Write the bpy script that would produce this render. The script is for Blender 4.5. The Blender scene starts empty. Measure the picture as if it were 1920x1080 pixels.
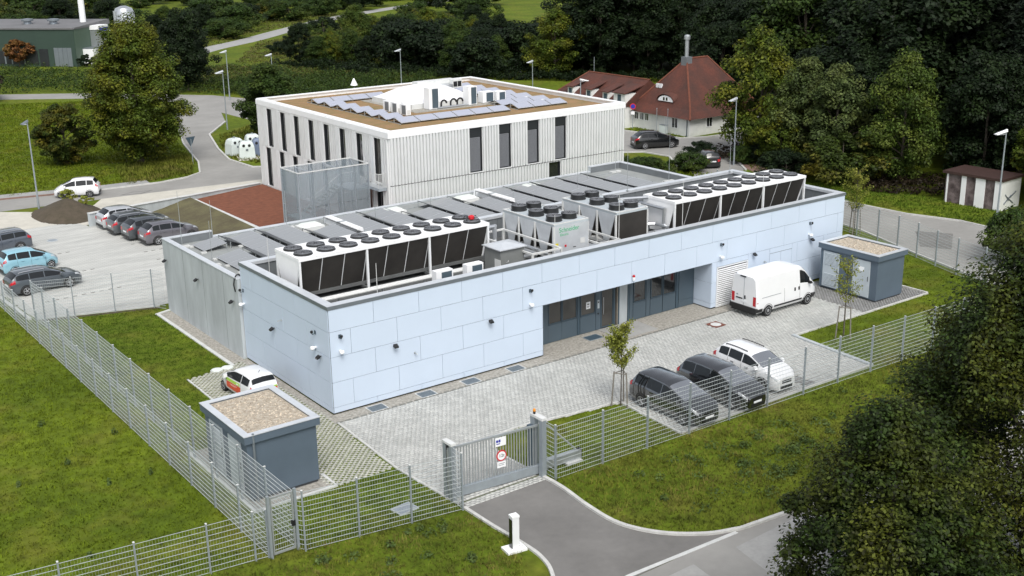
import bpy, math, random
import numpy as np
from mathutils import Vector, Matrix, Quaternion
S = bpy.context.scene
COL = S.collection
rnd = random.Random(7)
NR = np.random.RandomState(11)
R = math.radians

# ------------------------------------------------------------------ camera, light, exposure
cam_d = bpy.data.cameras.new('camera')
cam = bpy.data.objects.new('camera', cam_d); COL.objects.link(cam)
yaw, pitch, roll = 0.6352078, -0.3021022, -0.0144573
fw = Vector((math.cos(pitch)*math.sin(yaw), math.cos(pitch)*math.cos(yaw), math.sin(pitch)))
rt = fw.cross(Vector((0, 0, 1))).normalized(); up = rt.cross(fw)
rr = math.cos(roll)*rt + math.sin(roll)*up; uu = -math.sin(roll)*rt + math.cos(roll)*up
M = Matrix((rr, uu, -fw)).transposed().to_4x4(); M.translation = Vector((-23.22413, -45.67531, 21.86797))
cam.matrix_world = M
cam_d.sensor_width = 36; cam_d.lens = 2194.221/1920*36
cam_d.clip_start = 0.5; cam_d.clip_end = 1500
S.camera = cam

SUN_EL, SUN_AZ = 52.0, 205.0          # azimuth clockwise from +Y
w = bpy.data.worlds.new('World'); S.world = w; w.use_nodes = True
nt = w.node_tree; nt.nodes.clear()
sky = nt.nodes.new('ShaderNodeTexSky'); sky.sky_type = 'NISHITA'; sky.sun_disc = False
sky.sun_elevation = R(SUN_EL); sky.sun_rotation = R(SUN_AZ); sky.air_density = 1.0; sky.dust_density = 3.0
hs = nt.nodes.new('ShaderNodeHueSaturation'); hs.inputs['Saturation'].default_value = 0.32   # overcast: a grey sky
bg = nt.nodes.new('ShaderNodeBackground'); bg.inputs['Strength'].default_value = 0.15
wo = nt.nodes.new('ShaderNodeOutputWorld')
nt.links.new(sky.outputs[0], hs.inputs['Color']); nt.links.new(hs.outputs[0], bg.inputs[0]); nt.links.new(bg.outputs[0], wo.inputs[0])
sd = bpy.data.lights.new('sun', 'SUN'); sd.energy = 1.5; sd.angle = R(28); sd.color = (1, 0.965, 0.91)
sun = bpy.data.objects.new('sun', sd); COL.objects.link(sun)
az = R(SUN_AZ); el = R(SUN_EL)
to_sun = Vector((math.sin(az)*math.cos(el), math.cos(az)*math.cos(el), math.sin(el)))
sun.rotation_euler = to_sun.to_track_quat('Z', 'Y').to_euler()
S.view_settings.view_transform = 'Standard'; S.view_settings.look = 'None'
S.view_settings.gamma = 1; S.view_settings.use_curve_mapping = False
S.view_settings.exposure = 0.45

# ------------------------------------------------------------------ materials
def mat(name, col, rough=0.6, metal=0.0, var=0.0, scale=3.0, bump=0.0, bscale=None, col2=None, spec=0.5,
        island=0.0, coat=0.0, stretch=None, alpha=1.0, fine=0.0):
    m = bpy.data.materials.new(name); m.use_nodes = True
    n = m.node_tree.nodes; l = m.node_tree.links
    b = n['Principled BSDF']; b.inputs['Roughness'].default_value = rough; b.inputs['Metallic'].default_value = metal
    b.inputs['Specular IOR Level'].default_value = spec
    if coat: b.inputs['Coat Weight'].default_value = coat; b.inputs['Coat Roughness'].default_value = 0.06
    b.inputs['Alpha'].default_value = alpha
    c = (*col, 1); out = None
    if var or col2 or island or bump or fine:
        tc = n.new('ShaderNodeTexCoord'); src = tc.outputs['Object']
        if stretch:
            mp = n.new('ShaderNodeMapping'); mp.inputs['Scale'].default_value = stretch
            l.new(src, mp.inputs['Vector']); src = mp.outputs[0]
    if var or col2:
        nz = n.new('ShaderNodeTexNoise'); nz.inputs['Scale'].default_value = scale; nz.inputs['Detail'].default_value = 6
        nz.inputs['Roughness'].default_value = 0.62
        l.new(src, nz.inputs['Vector'])
        r = n.new('ShaderNodeValToRGB'); r.color_ramp.elements[0].position = 0.32; r.color_ramp.elements[1].position = 0.68
        a = col2 if col2 else tuple(x*(1-var) for x in col); bcol = col if col2 else tuple(min(1, x*(1+var)) for x in col)
        r.color_ramp.elements[0].color = (*a, 1); r.color_ramp.elements[1].color = (*bcol, 1)
        l.new(nz.outputs['Fac'], r.inputs[0]); out = r.outputs[0]
    def mul(out, fac_out, lo, hi):
        mr = n.new('ShaderNodeMapRange'); mr.inputs['To Min'].default_value = lo; mr.inputs['To Max'].default_value = hi
        l.new(fac_out, mr.inputs['Value'])
        mx = n.new('ShaderNodeMix'); mx.data_type = 'RGBA'; mx.blend_type = 'MULTIPLY'; mx.inputs[0].default_value = 1
        if out: l.new(out, mx.inputs[6])
        else: mx.inputs[6].default_value = c
        l.new(mr.outputs[0], mx.inputs[7]); return mx.outputs[2]
    if fine:
        nf = n.new('ShaderNodeTexNoise'); nf.inputs['Scale'].default_value = scale*9; nf.inputs['Detail'].default_value = 4
        l.new(src, nf.inputs['Vector']); mrr = nf.outputs['Fac']; out = mul(out, mrr, 1-fine, 1+fine)
    if island:
        g = n.new('ShaderNodeNewGeometry'); out = mul(out, g.outputs['Random Per Island'], 1-island, 1+island)
    if out: l.new(out, b.inputs['Base Color'])
    else: b.inputs['Base Color'].default_value = c
    if bump:
        n2 = n.new('ShaderNodeTexNoise'); n2.inputs['Scale'].default_value = bscale or scale*6; n2.inputs['Detail'].default_value = 4
        l.new(src, n2.inputs['Vector'])
        bp = n.new('ShaderNodeBump'); bp.inputs['Strength'].default_value = bump; bp.inputs['Distance'].default_value = 0.03
        l.new(n2.outputs['Fac'], bp.inputs['Height']); l.new(bp.outputs[0], b.inputs['Normal'])
    return m

def leafmat(name, col, yellow=None, island=0.55, fac=0.25, zl=None):
    """leaf colour: patches of a second, yellower tone by noise, and a per-leaf random brightness"""
    m = bpy.data.materials.new(name); m.use_nodes = True
    n = m.node_tree.nodes; l = m.node_tree.links; b = n['Principled BSDF']
    b.inputs['Roughness'].default_value = 0.62; b.inputs['Specular IOR Level'].default_value = 0.25
    tc = n.new('ShaderNodeTexCoord'); nz = n.new('ShaderNodeTexNoise'); nz.inputs['Scale'].default_value = 0.45; nz.inputs['Detail'].default_value = 5
    l.new(tc.outputs['Object'], nz.inputs['Vector'])
    r = n.new('ShaderNodeValToRGB'); r.color_ramp.elements[0].position = 0.45; r.color_ramp.elements[1].position = 0.70
    r.color_ramp.elements[0].color = (*col, 1); r.color_ramp.elements[1].color = (*(yellow or col), 1)
    l.new(nz.outputs['Fac'], r.inputs[0])
    g = n.new('ShaderNodeNewGeometry'); mr = n.new('ShaderNodeMapRange'); mr.inputs['To Min'].default_value = 1-island; mr.inputs['To Max'].default_value = 1+island
    l.new(g.outputs['Random Per Island'], mr.inputs['Value'])
    mx = n.new('ShaderNodeMix'); mx.data_type = 'RGBA'; mx.blend_type = 'MULTIPLY'; mx.inputs[0].default_value = 1
    l.new(r.outputs[0], mx.inputs[6]); l.new(mr.outputs[0], mx.inputs[7]); l.new(mx.outputs[2], b.inputs['Base Color'])
    tr = n.new('ShaderNodeBsdfTranslucent'); l.new(mx.outputs[2], tr.inputs['Color'])
    ms = n.new('ShaderNodeMixShader'); ms.inputs[0].default_value = fac
    l.new(b.outputs[0], ms.inputs[1]); l.new(tr.outputs[0], ms.inputs[2]); l.new(ms.outputs[0], n['Material Output'].inputs['Surface'])
    return m

Mt = {}
def dm(key, *a, **k): Mt[key] = mat(key, *a, **k)
dm('cladding', (.545, .632, .745), .42, var=.02, scale=.6, spec=.4)
dm('dark_core', (.05, .055, .06), .8)
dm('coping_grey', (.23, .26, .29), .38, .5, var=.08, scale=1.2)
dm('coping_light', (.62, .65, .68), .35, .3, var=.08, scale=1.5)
dm('parapet_grey', (.15, .165, .175), .55, var=.1, scale=1.5)
dm('roof_membrane', (.27, .285, .28), .75, var=.12, scale=.7, bump=.1)
dm('roof_deck_dark', (.10, .105, .105), .8, var=.2, scale=1.1)
dm('concrete', (.42, .455, .47), .75, var=.16, scale=1.1, bump=.12, bscale=14, stretch=(1, 1, .22), fine=.08)
dm('concrete_pale', (.55, .56, .55), .75, var=.1, scale=2.0, bump=.1, fine=.08)
dm('white_paint', (.83, .84, .85), .45, var=.03, scale=1.5)
dm('white_metal', (.74, .76, .77), .38, var=.04, scale=1.2)
dm('off_white', (.62, .63, .62), .5, var=.06, scale=2)
dm('plaster', (.70, .71, .69), .8, var=.08, scale=1.2, bump=.08)
dm('slate_panel', (.070, .100, .125), .45, var=.05, scale=1.0)
dm('slate_frame', (.05, .08, .105), .4)
dm('kiosk_blue', (.088, .120, .155), .6, var=.06, scale=1.0)
dm('kiosk_rim', (.20, .25, .30), .5, var=.07, scale=2)
dm('kiosk_door', (.45, .50, .53), .45, var=.05, scale=3)
dm('glass_dark', (.018, .020, .022), .06, spec=.8, coat=.5)
dm('glass_brown', (.05, .047, .042), .10, spec=.7, var=.35, scale=.7)
dm('glass_car', (.010, .012, .014), .05, spec=.35)
Mt['glass_screen'] = mat('glass_screen', (.03, .034, .038), .05, spec=1.0, coat=1.0); Mt['glass_screen'].node_tree.nodes['Principled BSDF'].inputs['IOR'].default_value = 2.8; Mt['glass_screen'].node_tree.nodes['Principled BSDF'].inputs['Coat IOR'].default_value = 2.6
dm('rib_metal', (.66, .675, .675), .5, .05, var=.04, scale=.8)
dm('blind_grey', (.16, .17, .18), .5)
dm('blind_light', (.22, .23, .25), .5)
dm('frame_dark', (.02, .023, .026), .4)
dm('galv', (.44, .47, .48), .42, .55, var=.08, scale=3)
dm('galv_wire', (.52, .56, .57), .45, .35)
dm('post_grey', (.33, .37, .40), .45, .4, var=.06, scale=3)
dm('black_plastic', (.012, .012, .013), .5)
dm('black_gloss', (.010, .011, .012), .2, coat=.4)
dm('tyre', (.018, .018, .019), .85)
dm('rim_silver', (.52, .53, .55), .3, .8)
dm('red_lamp', (.45, .012, .022), .2, coat=.6)
dm('lamp_clear', (.62, .65, .68), .12, .3, coat=.6)
dm('plate', (.72, .74, .76), .5)
dm('red_paint', (.55, .02, .03), .4)
dm('blue_paint', (.02, .03, .35), .5)
dm('yellow_paint', (.70, .62, .03), .5)
dm('green_paint', (.03, .42, .18), .5)
dm('orange', (.75, .28, .02), .35)
dm('lime', (.38, .62, .08), .4)
dm('stripe_red', (.62, .07, .02), .4)
dm('coil', (.032, .029, .026), .62, var=.35, scale=.6)
dm('fan_black', (.016, .017, .018), .45)
dm('solar_cell_skylit', (.245, .255, .26), .30, spec=.8, coat=.4)
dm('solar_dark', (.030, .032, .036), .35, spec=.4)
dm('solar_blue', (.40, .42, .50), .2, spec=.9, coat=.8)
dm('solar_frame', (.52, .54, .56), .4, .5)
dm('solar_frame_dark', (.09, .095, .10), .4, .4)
dm('sedum', (.30, .175, .085), .95, col2=(.19, .145, .055), scale=1.1, bump=.5, bscale=9, fine=.35)
dm('red_gravel', (.165, .056, .028), .95, var=.25, scale=2.2, bump=.5, bscale=24, fine=.35)
dm('gravel', (.42, .40, .355), .9, col2=(.21, .20, .175), scale=7, bump=.9, bscale=22, fine=.5)
dm('gravel_roof', (.50, .45, .37), .9, col2=(.28, .23, .17), scale=6, bump=.9, bscale=22, fine=.45)
dm('asphalt', (.165, .16, .152), .85, var=.16, scale=.35, bump=.12, bscale=40, fine=.12)
dm('asphalt_street', (.27, .265, .25), .85, var=.12, scale=.25, bump=.1, bscale=30, fine=.10)
dm('asphalt_patch', (.31, .31, .30), .85, var=.12, scale=.8, fine=.12)
dm('kerb', (.50, .50, .48), .8, var=.12, scale=2.5, fine=.1)
dm('joint', (.19, .19, .17), .9, var=.2, scale=2)
dm('paver', (.43, .435, .415), .72, var=.10, scale=.35, island=.11, fine=.05)
dm('paver_dark', (.22, .22, .215), .75, var=.1, scale=.6, island=.14)
dm('lattice', (.42, .42, .37), .8, island=.14, var=.1, scale=1)
dm('soil', (.085, .066, .045), .95, col2=(.055, .045, .028), scale=1.6, bump=.6, bscale=12, fine=.3)
dm('mound_grass', (.125, .115, .055), .95, col2=(.075, .062, .034), scale=.7, bump=.6, bscale=10, fine=.3)
dm('sand', (.50, .48, .42), .9, var=.1, scale=.8, fine=.12)
dm('brick_red', (.20, .125, .10), .85, var=.15, scale=3)
dm('roof_tile', (.105, .032, .020), .8, col2=(.055, .024, .018), scale=.55, bump=.3, bscale=9, fine=.4)
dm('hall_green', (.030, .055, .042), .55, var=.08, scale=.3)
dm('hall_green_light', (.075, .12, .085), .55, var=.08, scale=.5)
dm('hall_roof', (.14, .14, .145), .8, var=.12, scale=.4)
dm('bark', (.075, .062, .048), .9, var=.25, scale=3, bump=.5, bscale=12)
dm('bark_light', (.20, .18, .15), .9, var=.2, scale=3)
dm('stake', (.20, .185, .16), .85, var=.15, scale=4)
dm('shed_brown', (.045, .022, .018), .7, var=.15, scale=2)
dm('mural', (.20, .16, .16), .8, col2=(.035, .022, .022), scale=1.6, fine=.4)
dm('rust', (.16, .055, .035), .8, var=.2, scale=6)
dm('pipe_silver', (.55, .57, .59), .32, .75)
dm('bank_white', (.60, .66, .64), .5, var=.04, scale=2)
dm('bank_blue', (.14, .18, .26), .5)
dm('mesh_frame', (.42, .46, .50), .45, .4)
dm('gull_white', (.66, .70, .66), .7)
def meshmat():
    """perforated sheet: holes too small to see, so part of the light passes"""
    m = bpy.data.materials.new('perforated_sheet'); m.use_nodes = True
    n = m.node_tree.nodes; l = m.node_tree.links; b = n['Principled BSDF']
    b.inputs['Base Color'].default_value = (.36, .42, .46, 1); b.inputs['Metallic'].default_value = .3; b.inputs['Roughness'].default_value = .5
    t = n.new('ShaderNodeBsdfTransparent'); t.inputs[0].default_value = (1, 1, 1, 1)
    ms = n.new('ShaderNodeMixShader'); ms.inputs[0].default_value = .58
    l.new(b.outputs[0], ms.inputs[1]); l.new(t.outputs[0], ms.inputs[2]); l.new(ms.outputs[0], n['Material Output'].inputs['Surface'])
    return m
Mt['perforated'] = meshmat()
def paint(name, col, rough=.28, metal=0.0, coat=.8): Mt[name] = mat(name, col, rough, metal, coat=coat, var=.02, scale=1.5); return Mt[name]
paint('car_white', (.76, .77, .78)); paint('car_black', (.008, .009, .011), .22, coat=1.0); Mt['car_black'].node_tree.nodes['Principled BSDF'].inputs['Coat IOR'].default_value = 2.1; paint('car_deepblack', (.007, .008, .009), .22); paint('car_slate', (.085, .10, .115), .28, .3)
paint('car_lightblue', (.27, .50, .60), .3, .2); paint('car_darkgrey', (.085, .095, .105), .28, .3); paint('car_bluegrey', (.09, .105, .13), .28, .3)
paint('car_silver', (.55, .57, .59), .3, .5); paint('car_purplegrey', (.15, .145, .165), .3, .4); paint('car_anthracite', (.065, .075, .085), .28, .3)
def grassmat(name, a, b2, c3, s1=.12, s2=1.6):
    m = bpy.data.materials.new(name); m.use_nodes = True
    n = m.node_tree.nodes; l = m.node_tree.links; bs = n['Principled BSDF']; bs.inputs['Roughness'].default_value = .9; bs.inputs['Specular IOR Level'].default_value = .15
    g = n.new('ShaderNodeNewGeometry')
    def nz(s, d=5):
        t = n.new('ShaderNodeTexNoise'); t.inputs['Scale'].default_value = s; t.inputs['Detail'].default_value = d; l.new(g.outputs['Position'], t.inputs['Vector']); return t.outputs['Fac']
    r = n.new('ShaderNodeValToRGB'); r.color_ramp.elements[0].position = .36; r.color_ramp.elements[1].position = .64
    r.color_ramp.elements[0].color = (*a, 1); r.color_ramp.elements[1].color = (*b2, 1); l.new(nz(s1), r.inputs[0])
    r2 = n.new('ShaderNodeValToRGB'); r2.color_ramp.elements[0].position = .50; r2.color_ramp.elements[1].position = .74
    r2.color_ramp.elements[0].color = (0, 0, 0, 1); r2.color_ramp.elements[1].color = (1, 1, 1, 1); l.new(nz(s1*2.7), r2.inputs[0])
    mx = n.new('ShaderNodeMix'); mx.data_type = 'RGBA'; l.new(r2.outputs[0], mx.inputs[0]); l.new(r.outputs[0], mx.inputs[6]); mx.inputs[7].default_value = (*c3, 1)
    mr = n.new('ShaderNodeMapRange'); mr.inputs['From Min'].default_value = .25; mr.inputs['From Max'].default_value = .75; mr.inputs['To Min'].default_value = .62; mr.inputs['To Max'].default_value = 1.38
    l.new(nz(s2, 8), mr.inputs['Value'])
    mr3 = n.new('ShaderNodeMapRange'); mr3.inputs['To Min'].default_value = .72; mr3.inputs['To Max'].default_value = 1.28; l.new(g.outputs['Random Per Island'], mr3.inputs['Value'])
    m2 = n.new('ShaderNodeMix'); m2.data_type = 'RGBA'; m2.blend_type = 'MULTIPLY'; m2.inputs[0].default_value = 1; l.new(mx.outputs[2], m2.inputs[6]); l.new(mr.outputs[0], m2.inputs[7])
    if 'blade' in name:
        m3 = n.new('ShaderNodeMix'); m3.data_type = 'RGBA'; m3.blend_type = 'MULTIPLY'; m3.inputs[0].default_value = 1; l.new(m2.outputs[2], m3.inputs[6]); l.new(mr3.outputs[0], m3.inputs[7]); m2 = m3
    l.new(m2.outputs[2], bs.inputs['Base Color'])
    bp = n.new('ShaderNodeBump'); bp.inputs['Strength'].default_value = .5; bp.inputs['Distance'].default_value = .06; l.new(nz(9, 4), bp.inputs['Height']); l.new(bp.outputs[0], bs.inputs['Normal'])
    Mt[name] = m
grassmat('meadow', (.070, .104, .007), (.108, .145, .010), (.125, .128, .018))
grassmat('blades', (.078, .112, .006), (.115, .155, .008), (.130, .140, .014))
grassmat('blades_dark', (.050, .090, .007), (.078, .125, .009), (.110, .128, .018))  # darker green than the plain blades
grassmat('blades_rough', (.080, .102, .014), (.130, .142, .020), (.165, .142, .040), s1=.2)
Mt['weed'] = leafmat('weed', (.062, .100, .022), (.10, .14, .04), island=.45)
Mt['leaf_green'] = leafmat('leaf_green', (.030, .058, .009), (.062, .088, .012))
Mt['leaf_dark'] = leafmat('leaf_dark', (.008, .018, .005), (.018, .034, .007))
Mt['leaf_olive'] = leafmat('leaf_olive', (.060, .092, .009), (.150, .150, .012), island=.65)
Mt['leaf_autumn'] = leafmat('leaf_autumn', (.034, .054, .007), (.15, .125, .012))
Mt['leaf_front'] = leafmat('leaf_front', (.022, .040, .006), (.080, .088, .010), island=.85)  # leaf highlights put into the colour as yellow patches and strong contrast
Mt['leaf_fresh'] = leafmat('leaf_fresh', (.20, .225, .035), (.30, .27, .06))
Mt['leaf_grey'] = leafmat('leaf_grey', (.058, .085, .024), (.10, .12, .030), island=.6)
Mt['leaf_light'] = leafmat('leaf_light', (.050, .085, .012), (.10, .125, .018), island=.6)
Mt['leaf_rough'] = leafmat('leaf_rough', (.085, .092, .022), (.135, .125, .030), island=.4)
Mt['leaf_red'] = leafmat('leaf_red', (.14, .060, .018), (.17, .11, .02))
Mt['needle'] = leafmat('needle', (.007, .014, .006), (.013, .022, .007), island=.5, fac=.1)
Mt['needle_brown'] = leafmat('needle_brown', (.018, .013, .007), (.034, .022, .010), island=.5, fac=.1)
Mt['needle_larch'] = leafmat('needle_larch', (.024, .044, .010), (.042, .068, .013), island=.5, fac=.15)

# ------------------------------------------------------------------ mesh helpers
def fast_mesh(name, V, F4):
    """V (n,3) array, F4 (m,k) index array of equal polygons"""
    me = bpy.data.meshes.new(name); V = np.asarray(V, np.float32); F4 = np.asarray(F4, np.int32); k = F4.shape[1]
    me.vertices.add(len(V)); me.vertices.foreach_set('co', V.ravel())
    me.loops.add(F4.size); me.loops.foreach_set('vertex_index', F4.ravel())
    me.polygons.add(len(F4)); me.polygons.foreach_set('loop_start', np.arange(0, F4.size, k, dtype=np.int32))
    me.update(calc_edges=True); return me
class MB:
    def __init__(s): s.v = []; s.f = []
    def add(s, vs, fs):
        o = len(s.v); s.v += [tuple(p) for p in vs]; s.f += [tuple(i+o for i in f) for f in fs]; return s
    def b(s, x0, x1, y0, y1, z0, z1):
        return s.add([(x0,y0,z0),(x1,y0,z0),(x1,y1,z0),(x0,y1,z0),(x0,y0,z1),(x1,y0,z1),(x1,y1,z1),(x0,y1,z1)],
              [(0,3,2,1),(4,5,6,7),(0,1,5,4),(1,2,6,5),(2,3,7,6),(3,0,4,7)])
    def c(s, x, y, z, sx, sy, sz, rz=0):
        o = len(s.v); s.b(-sx/2, sx/2, -sy/2, sy/2, -sz/2, sz/2); ca, sa = math.cos(rz), math.sin(rz)
        for i in range(o, o+8):
            a, b_, c_ = s.v[i]; s.v[i] = (x+a*ca-b_*sa, y+a*sa+b_*ca, z+c_)
        return s
    def prism(s, pts, z0, z1):
        n = len(pts); z0f = z0 if callable(z0) else (lambda p: z0); z1f = z1 if callable(z1) else (lambda p: z1)
        return s.add([(p[0], p[1], z0f(p)) for p in pts]+[(p[0], p[1], z1f(p)) for p in pts],
              [tuple(range(n-1, -1, -1)), tuple(range(n, 2*n))]+[(i, (i+1) % n, n+(i+1) % n, n+i) for i in range(n)])
    def hull8(s, lo, hi):   # 4 lower and 4 upper corner points, counter-clockwise
        return s.add(list(lo)+list(hi), [(3,2,1,0),(4,5,6,7),(0,1,5,4),(1,2,6,5),(2,3,7,6),(3,0,4,7)])
    def poly(s, pts): return s.add(pts, [tuple(range(len(pts)))])
    def tube(s, p0, p1, r0, r1=None, n=8, cap=True):
        r1 = r0 if r1 is None else r1; p0 = Vector(p0); p1 = Vector(p1); d = (p1-p0).normalized()
        a = d.orthogonal().normalized(); b_ = d.cross(a); vs = []
        for p, r in ((p0, r0), (p1, r1)):
            for i in range(n):
                t = 2*math.pi*i/n; vs.append(p+a*(r*math.cos(t))+b_*(r*math.sin(t)))
        fs = [(i, (i+1) % n, n+(i+1) % n, n+i) for i in range(n)]
        if cap: fs += [tuple(range(n-1, -1, -1)), tuple(range(n, 2*n))]
        return s.add(vs, fs)
    def path(s, pts, r, n=6):
        for a, b_ in zip(pts[:-1], pts[1:]): s.tube(a, b_, r, r, n)
        return s
    def lathe(s, prof, n=16, c=(0, 0, 0), ax='z', cap=True):
        vs = []
        for r, z in prof:
            for i in range(n):
                t = 2*math.pi*i/n; p = (r*math.cos(t), r*math.sin(t), z)
                if ax == 'y': p = (p[0], p[2], p[1])
                if ax == 'x': p = (p[2], p[0], p[1])
                vs.append((c[0]+p[0], c[1]+p[1], c[2]+p[2]))
        m = len(prof); fs = []
        for j in range(m-1):
            for i in range(n): fs.append((j*n+i, j*n+(i+1) % n, (j+1)*n+(i+1) % n, (j+1)*n+i))
        if cap: fs += [tuple(range(n-1, -1, -1)), tuple(range((m-1)*n, m*n))]
        return s.add(vs, fs)
    def mesh(s, name, m, smooth=False, angle=40):
        me = bpy.data.meshes.new(name); me.from_pydata(s.v, [], s.f); me.update()
        if smooth:
            me.polygons.foreach_set('use_smooth', [True]*len(me.polygons)); me.set_sharp_from_angle(angle=R(angle))
        if m: me.materials.append(Mt[m] if isinstance(m, str) else m)
        return me
    def build(s, name, m, parent=None, loc=(0, 0, 0), rz=0, smooth=False, angle=40):
        return obj(name, s.mesh(name, m, smooth, angle), parent, loc, rz)
def obj(name, me, parent=None, loc=(0, 0, 0), rz=0):
    o = bpy.data.objects.new(name, me); COL.objects.link(o); o.location = loc; o.rotation_euler = (0, 0, rz)
    if parent: o.parent = parent
    return o
def thing(name, label, cat, loc=(0, 0, 0), rz=0, group=None):
    o = bpy.data.objects.new(name, None); COL.objects.link(o); o.location = loc; o.rotation_euler = (0, 0, rz)
    o.empty_display_size = .3
    return tag(o, label, cat, group)
def tag(o, label, cat, group=None):
    o['label'] = label; o['category'] = cat
    if group: o['group'] = group
    return o
def kind(o, k): o['kind'] = k; return o
def struct(name, mb, m, **k): return kind(mb.build(name, m, **k), 'structure')
def tree_of(root):
    d = {}
    for o in bpy.data.objects:
        if o.parent: d.setdefault(o.parent.name, []).append(o)
    return d
def dup(root, loc, rz=0, label=None, group=None, scale=None):
    """copy a thing with its parts and their sub-parts"""
    def cp(o, par):
        c = o.copy(); COL.objects.link(c); c.parent = par
        for ch in list(o.children): cp(ch, c)
        return c
    r = cp(root, None); r.location = loc; r.rotation_euler = (0, 0, rz)
    if scale is not None: r.scale = scale if hasattr(scale, '__len__') else (scale,)*3
    if label: r['label'] = label
    if group: r['group'] = group
    return r
def text(s, size, m, name, parent, mw, extrude=.004):
    cu = bpy.data.curves.new(name, 'FONT'); cu.body = s; cu.size = size; cu.extrude = extrude; cu.align_x = 'CENTER'; cu.align_y = 'CENTER'
    o = bpy.data.objects.new(name, cu); COL.objects.link(o)
    me = bpy.data.meshes.new_from_object(o.evaluated_get(bpy.context.evaluated_depsgraph_get()))
    bpy.data.objects.remove(o); bpy.data.curves.remove(cu)
    me.name = name; me.materials.clear(); me.materials.append(Mt[m])
    t = bpy.data.objects.new(name, me); COL.objects.link(t); t.parent = parent; t.matrix_local = mw; return t
FRONT = Matrix(((1, 0, 0, 0), (0, 0, -1, 0), (0, 1, 0, 0), (0, 0, 0, 1)))      # text upright, facing -Y
def pip(px, py, poly):
    inside = np.zeros(len(px), bool); n = len(poly); j = n-1
    for i in range(n):
        xi, yi = poly[i]; xj, yj = poly[j]
        c = ((yi > py) != (yj > py)) & (px < (xj-xi)*(py-yi)/(yj-yi+1e-12)+xi)
        inside ^= c; j = i
    return inside
def strip(pts, wd, z0, z1, mb=None):
    """a band of constant width along a polyline"""
    mb = mb or MB(); P = [Vector((p[0], p[1])) for p in pts]; L = []; Rr = []
    for i, p in enumerate(P):
        d = (P[min(i+1, len(P)-1)]-P[max(i-1, 0)]).normalized(); nrm = Vector((-d.y, d.x))
        L.append(p+nrm*wd/2); Rr.append(p-nrm*wd/2)
    for i in range(len(P)-1):
        q = [Rr[i], Rr[i+1], L[i+1], L[i]]
        mb.hull8([(a.x, a.y, z0) for a in q], [(a.x, a.y, z1) for a in q])
    return mb
def smooth_line(pts, n=6):
    out = []; P = [np.array(p, float) for p in pts]; P = [2*P[0]-P[1]]+P+[2*P[-1]-P[-2]]
    for i in range(1, len(P)-2):
        for k in range(n):
            t = k/n; a, b_, c, d = P[i-1], P[i], P[i+1], P[i+2]
            out.append(tuple(.5*((2*b_)+(-a+c)*t+(2*a-5*b_+4*c-d)*t*t+(-a+3*b_-3*c+d)*t**3)))
    out.append(tuple(P[-2])); return out
# ------------------------------------------------------------------ ground, roads, pavements
def sheet(name, pts, z, m): return struct(name, MB().poly([(p[0], p[1], z) for p in pts]), m)
sheet('ground', [(-500, -300), (700, -300), (700, 800), (-500, 800)], 0.0, 'meadow')
# front road, driveway with flared mouth
RK = smooth_line([(3.72, -10.95), (3.72, -12.4), (3.52, -14.2), (3.55, -16.0), (4.3, -17.5), (5.6, -18.6), (6.9, -19.1)])
LK = smooth_line([(-.36, -11.3), (-.34, -13.0), (-.25, -14.9), (-.28, -16.0), (-.62, -17.1), (-1.5, -18.3), (-3.2, -19.2)])
sheet('front_road', [(-60, -18.2), (-3.2, -19.2), (6.9, -19.12), (12, -19.55), (24, -20.0), (38, -14.5), (41.5, -9.0), (44.3, -.5), (46.8, 6.2), (47.3, 9.5), (47.2, 22), (53, 30), (57.5, 34), (61, 31.5), (56, 26), (54.2, 18), (53.3, 9.7), (53.4, 6.9), (54.6, 3.0), (54.2, -4), (51, -13), (44, -22), (30, -27.2), (10, -26.3), (-60, -25.2)], .008, 'asphalt_street')
sheet('driveway', LK[::-1]+[(-.36, -10.95), (3.72, -10.95)]+RK[1:], .012, 'asphalt')
mb = strip(RK+[(9, -19.3), (12, -19.55), (24, -20.0), (38, -14.5), (41.5, -9.0), (44.3, -.5), (46.8, 6.2), (47.3, 9.5)], .16, 0, .10)
strip(LK, .14, 0, .09, mb); struct('kerb', mb, 'kerb')
struct('kerb', strip([(-3.2, -19.22), (1.4, -18.98), (6.6, -19.16)], .17, .004, .024), 'concrete_pale')
struct('kerb', strip([(53.2, 15), (53.3, 9.7), (53.4, 6.9), (54.6, 3.0), (54.2, -4), (51, -13)], .16, 0, .11), 'kerb')
sheet('road_patch', [(5.75, -19.9), (9.6, -19.75), (12.6, -20.0), (12.0, -22.4), (5.3, -22.1)], .013, 'asphalt_patch')
sheet('road_patch', [(1.6, -19.85), (3.7, -19.8), (3.2, -23.5), (0.4, -23.6)], .0135, 'asphalt_patch')
sheet('road_patch', [(46.2, .6), (49.6, 3.4), (51.0, 1.2), (47.2, -1.2)], .0137, 'asphalt')
# street behind, side street and house forecourt
sheet('street', [(-80, 68), (-20, 61.5), (-.4, 58.5), (3.75, 57.5), (7.6, 56.7), (12.8, 56.3), (15.6, 56.9), (17.3, 58.1), (19.2, 63.1), (22, 74), (28, 92), (33.5, 104.8),
       (24.7, 116.7), (15.7, 123.5), (-40, 150), (-40, 156), (17, 129), (28, 121), (39.5, 107.5), (44, 95), (47, 78), (44, 70), (37, 70), (34.5, 80), (34, 92), (31.5, 85), (26.4, 77.6), (23.6, 68.6), (22.1, 62.4), (22.3, 57.5), (24, 56.3), (40, 55.5),
       (56, 52.5), (62.3, 50.0), (63.7, 42.2), (66.5, 40.6), (73, 40.0), (73, 36.5), (66, 35.5), (61, 32.5), (56.6, 26.5), (54.4, 27), (53.0, 31.5), (55.6, 35.5), (55.2, 38.6), (52.5, 40.6), (44, 44), (21, 51.6), (-1.5, 53.9), (-20, 57), (-80, 63)], .010, 'asphalt_street')
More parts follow.
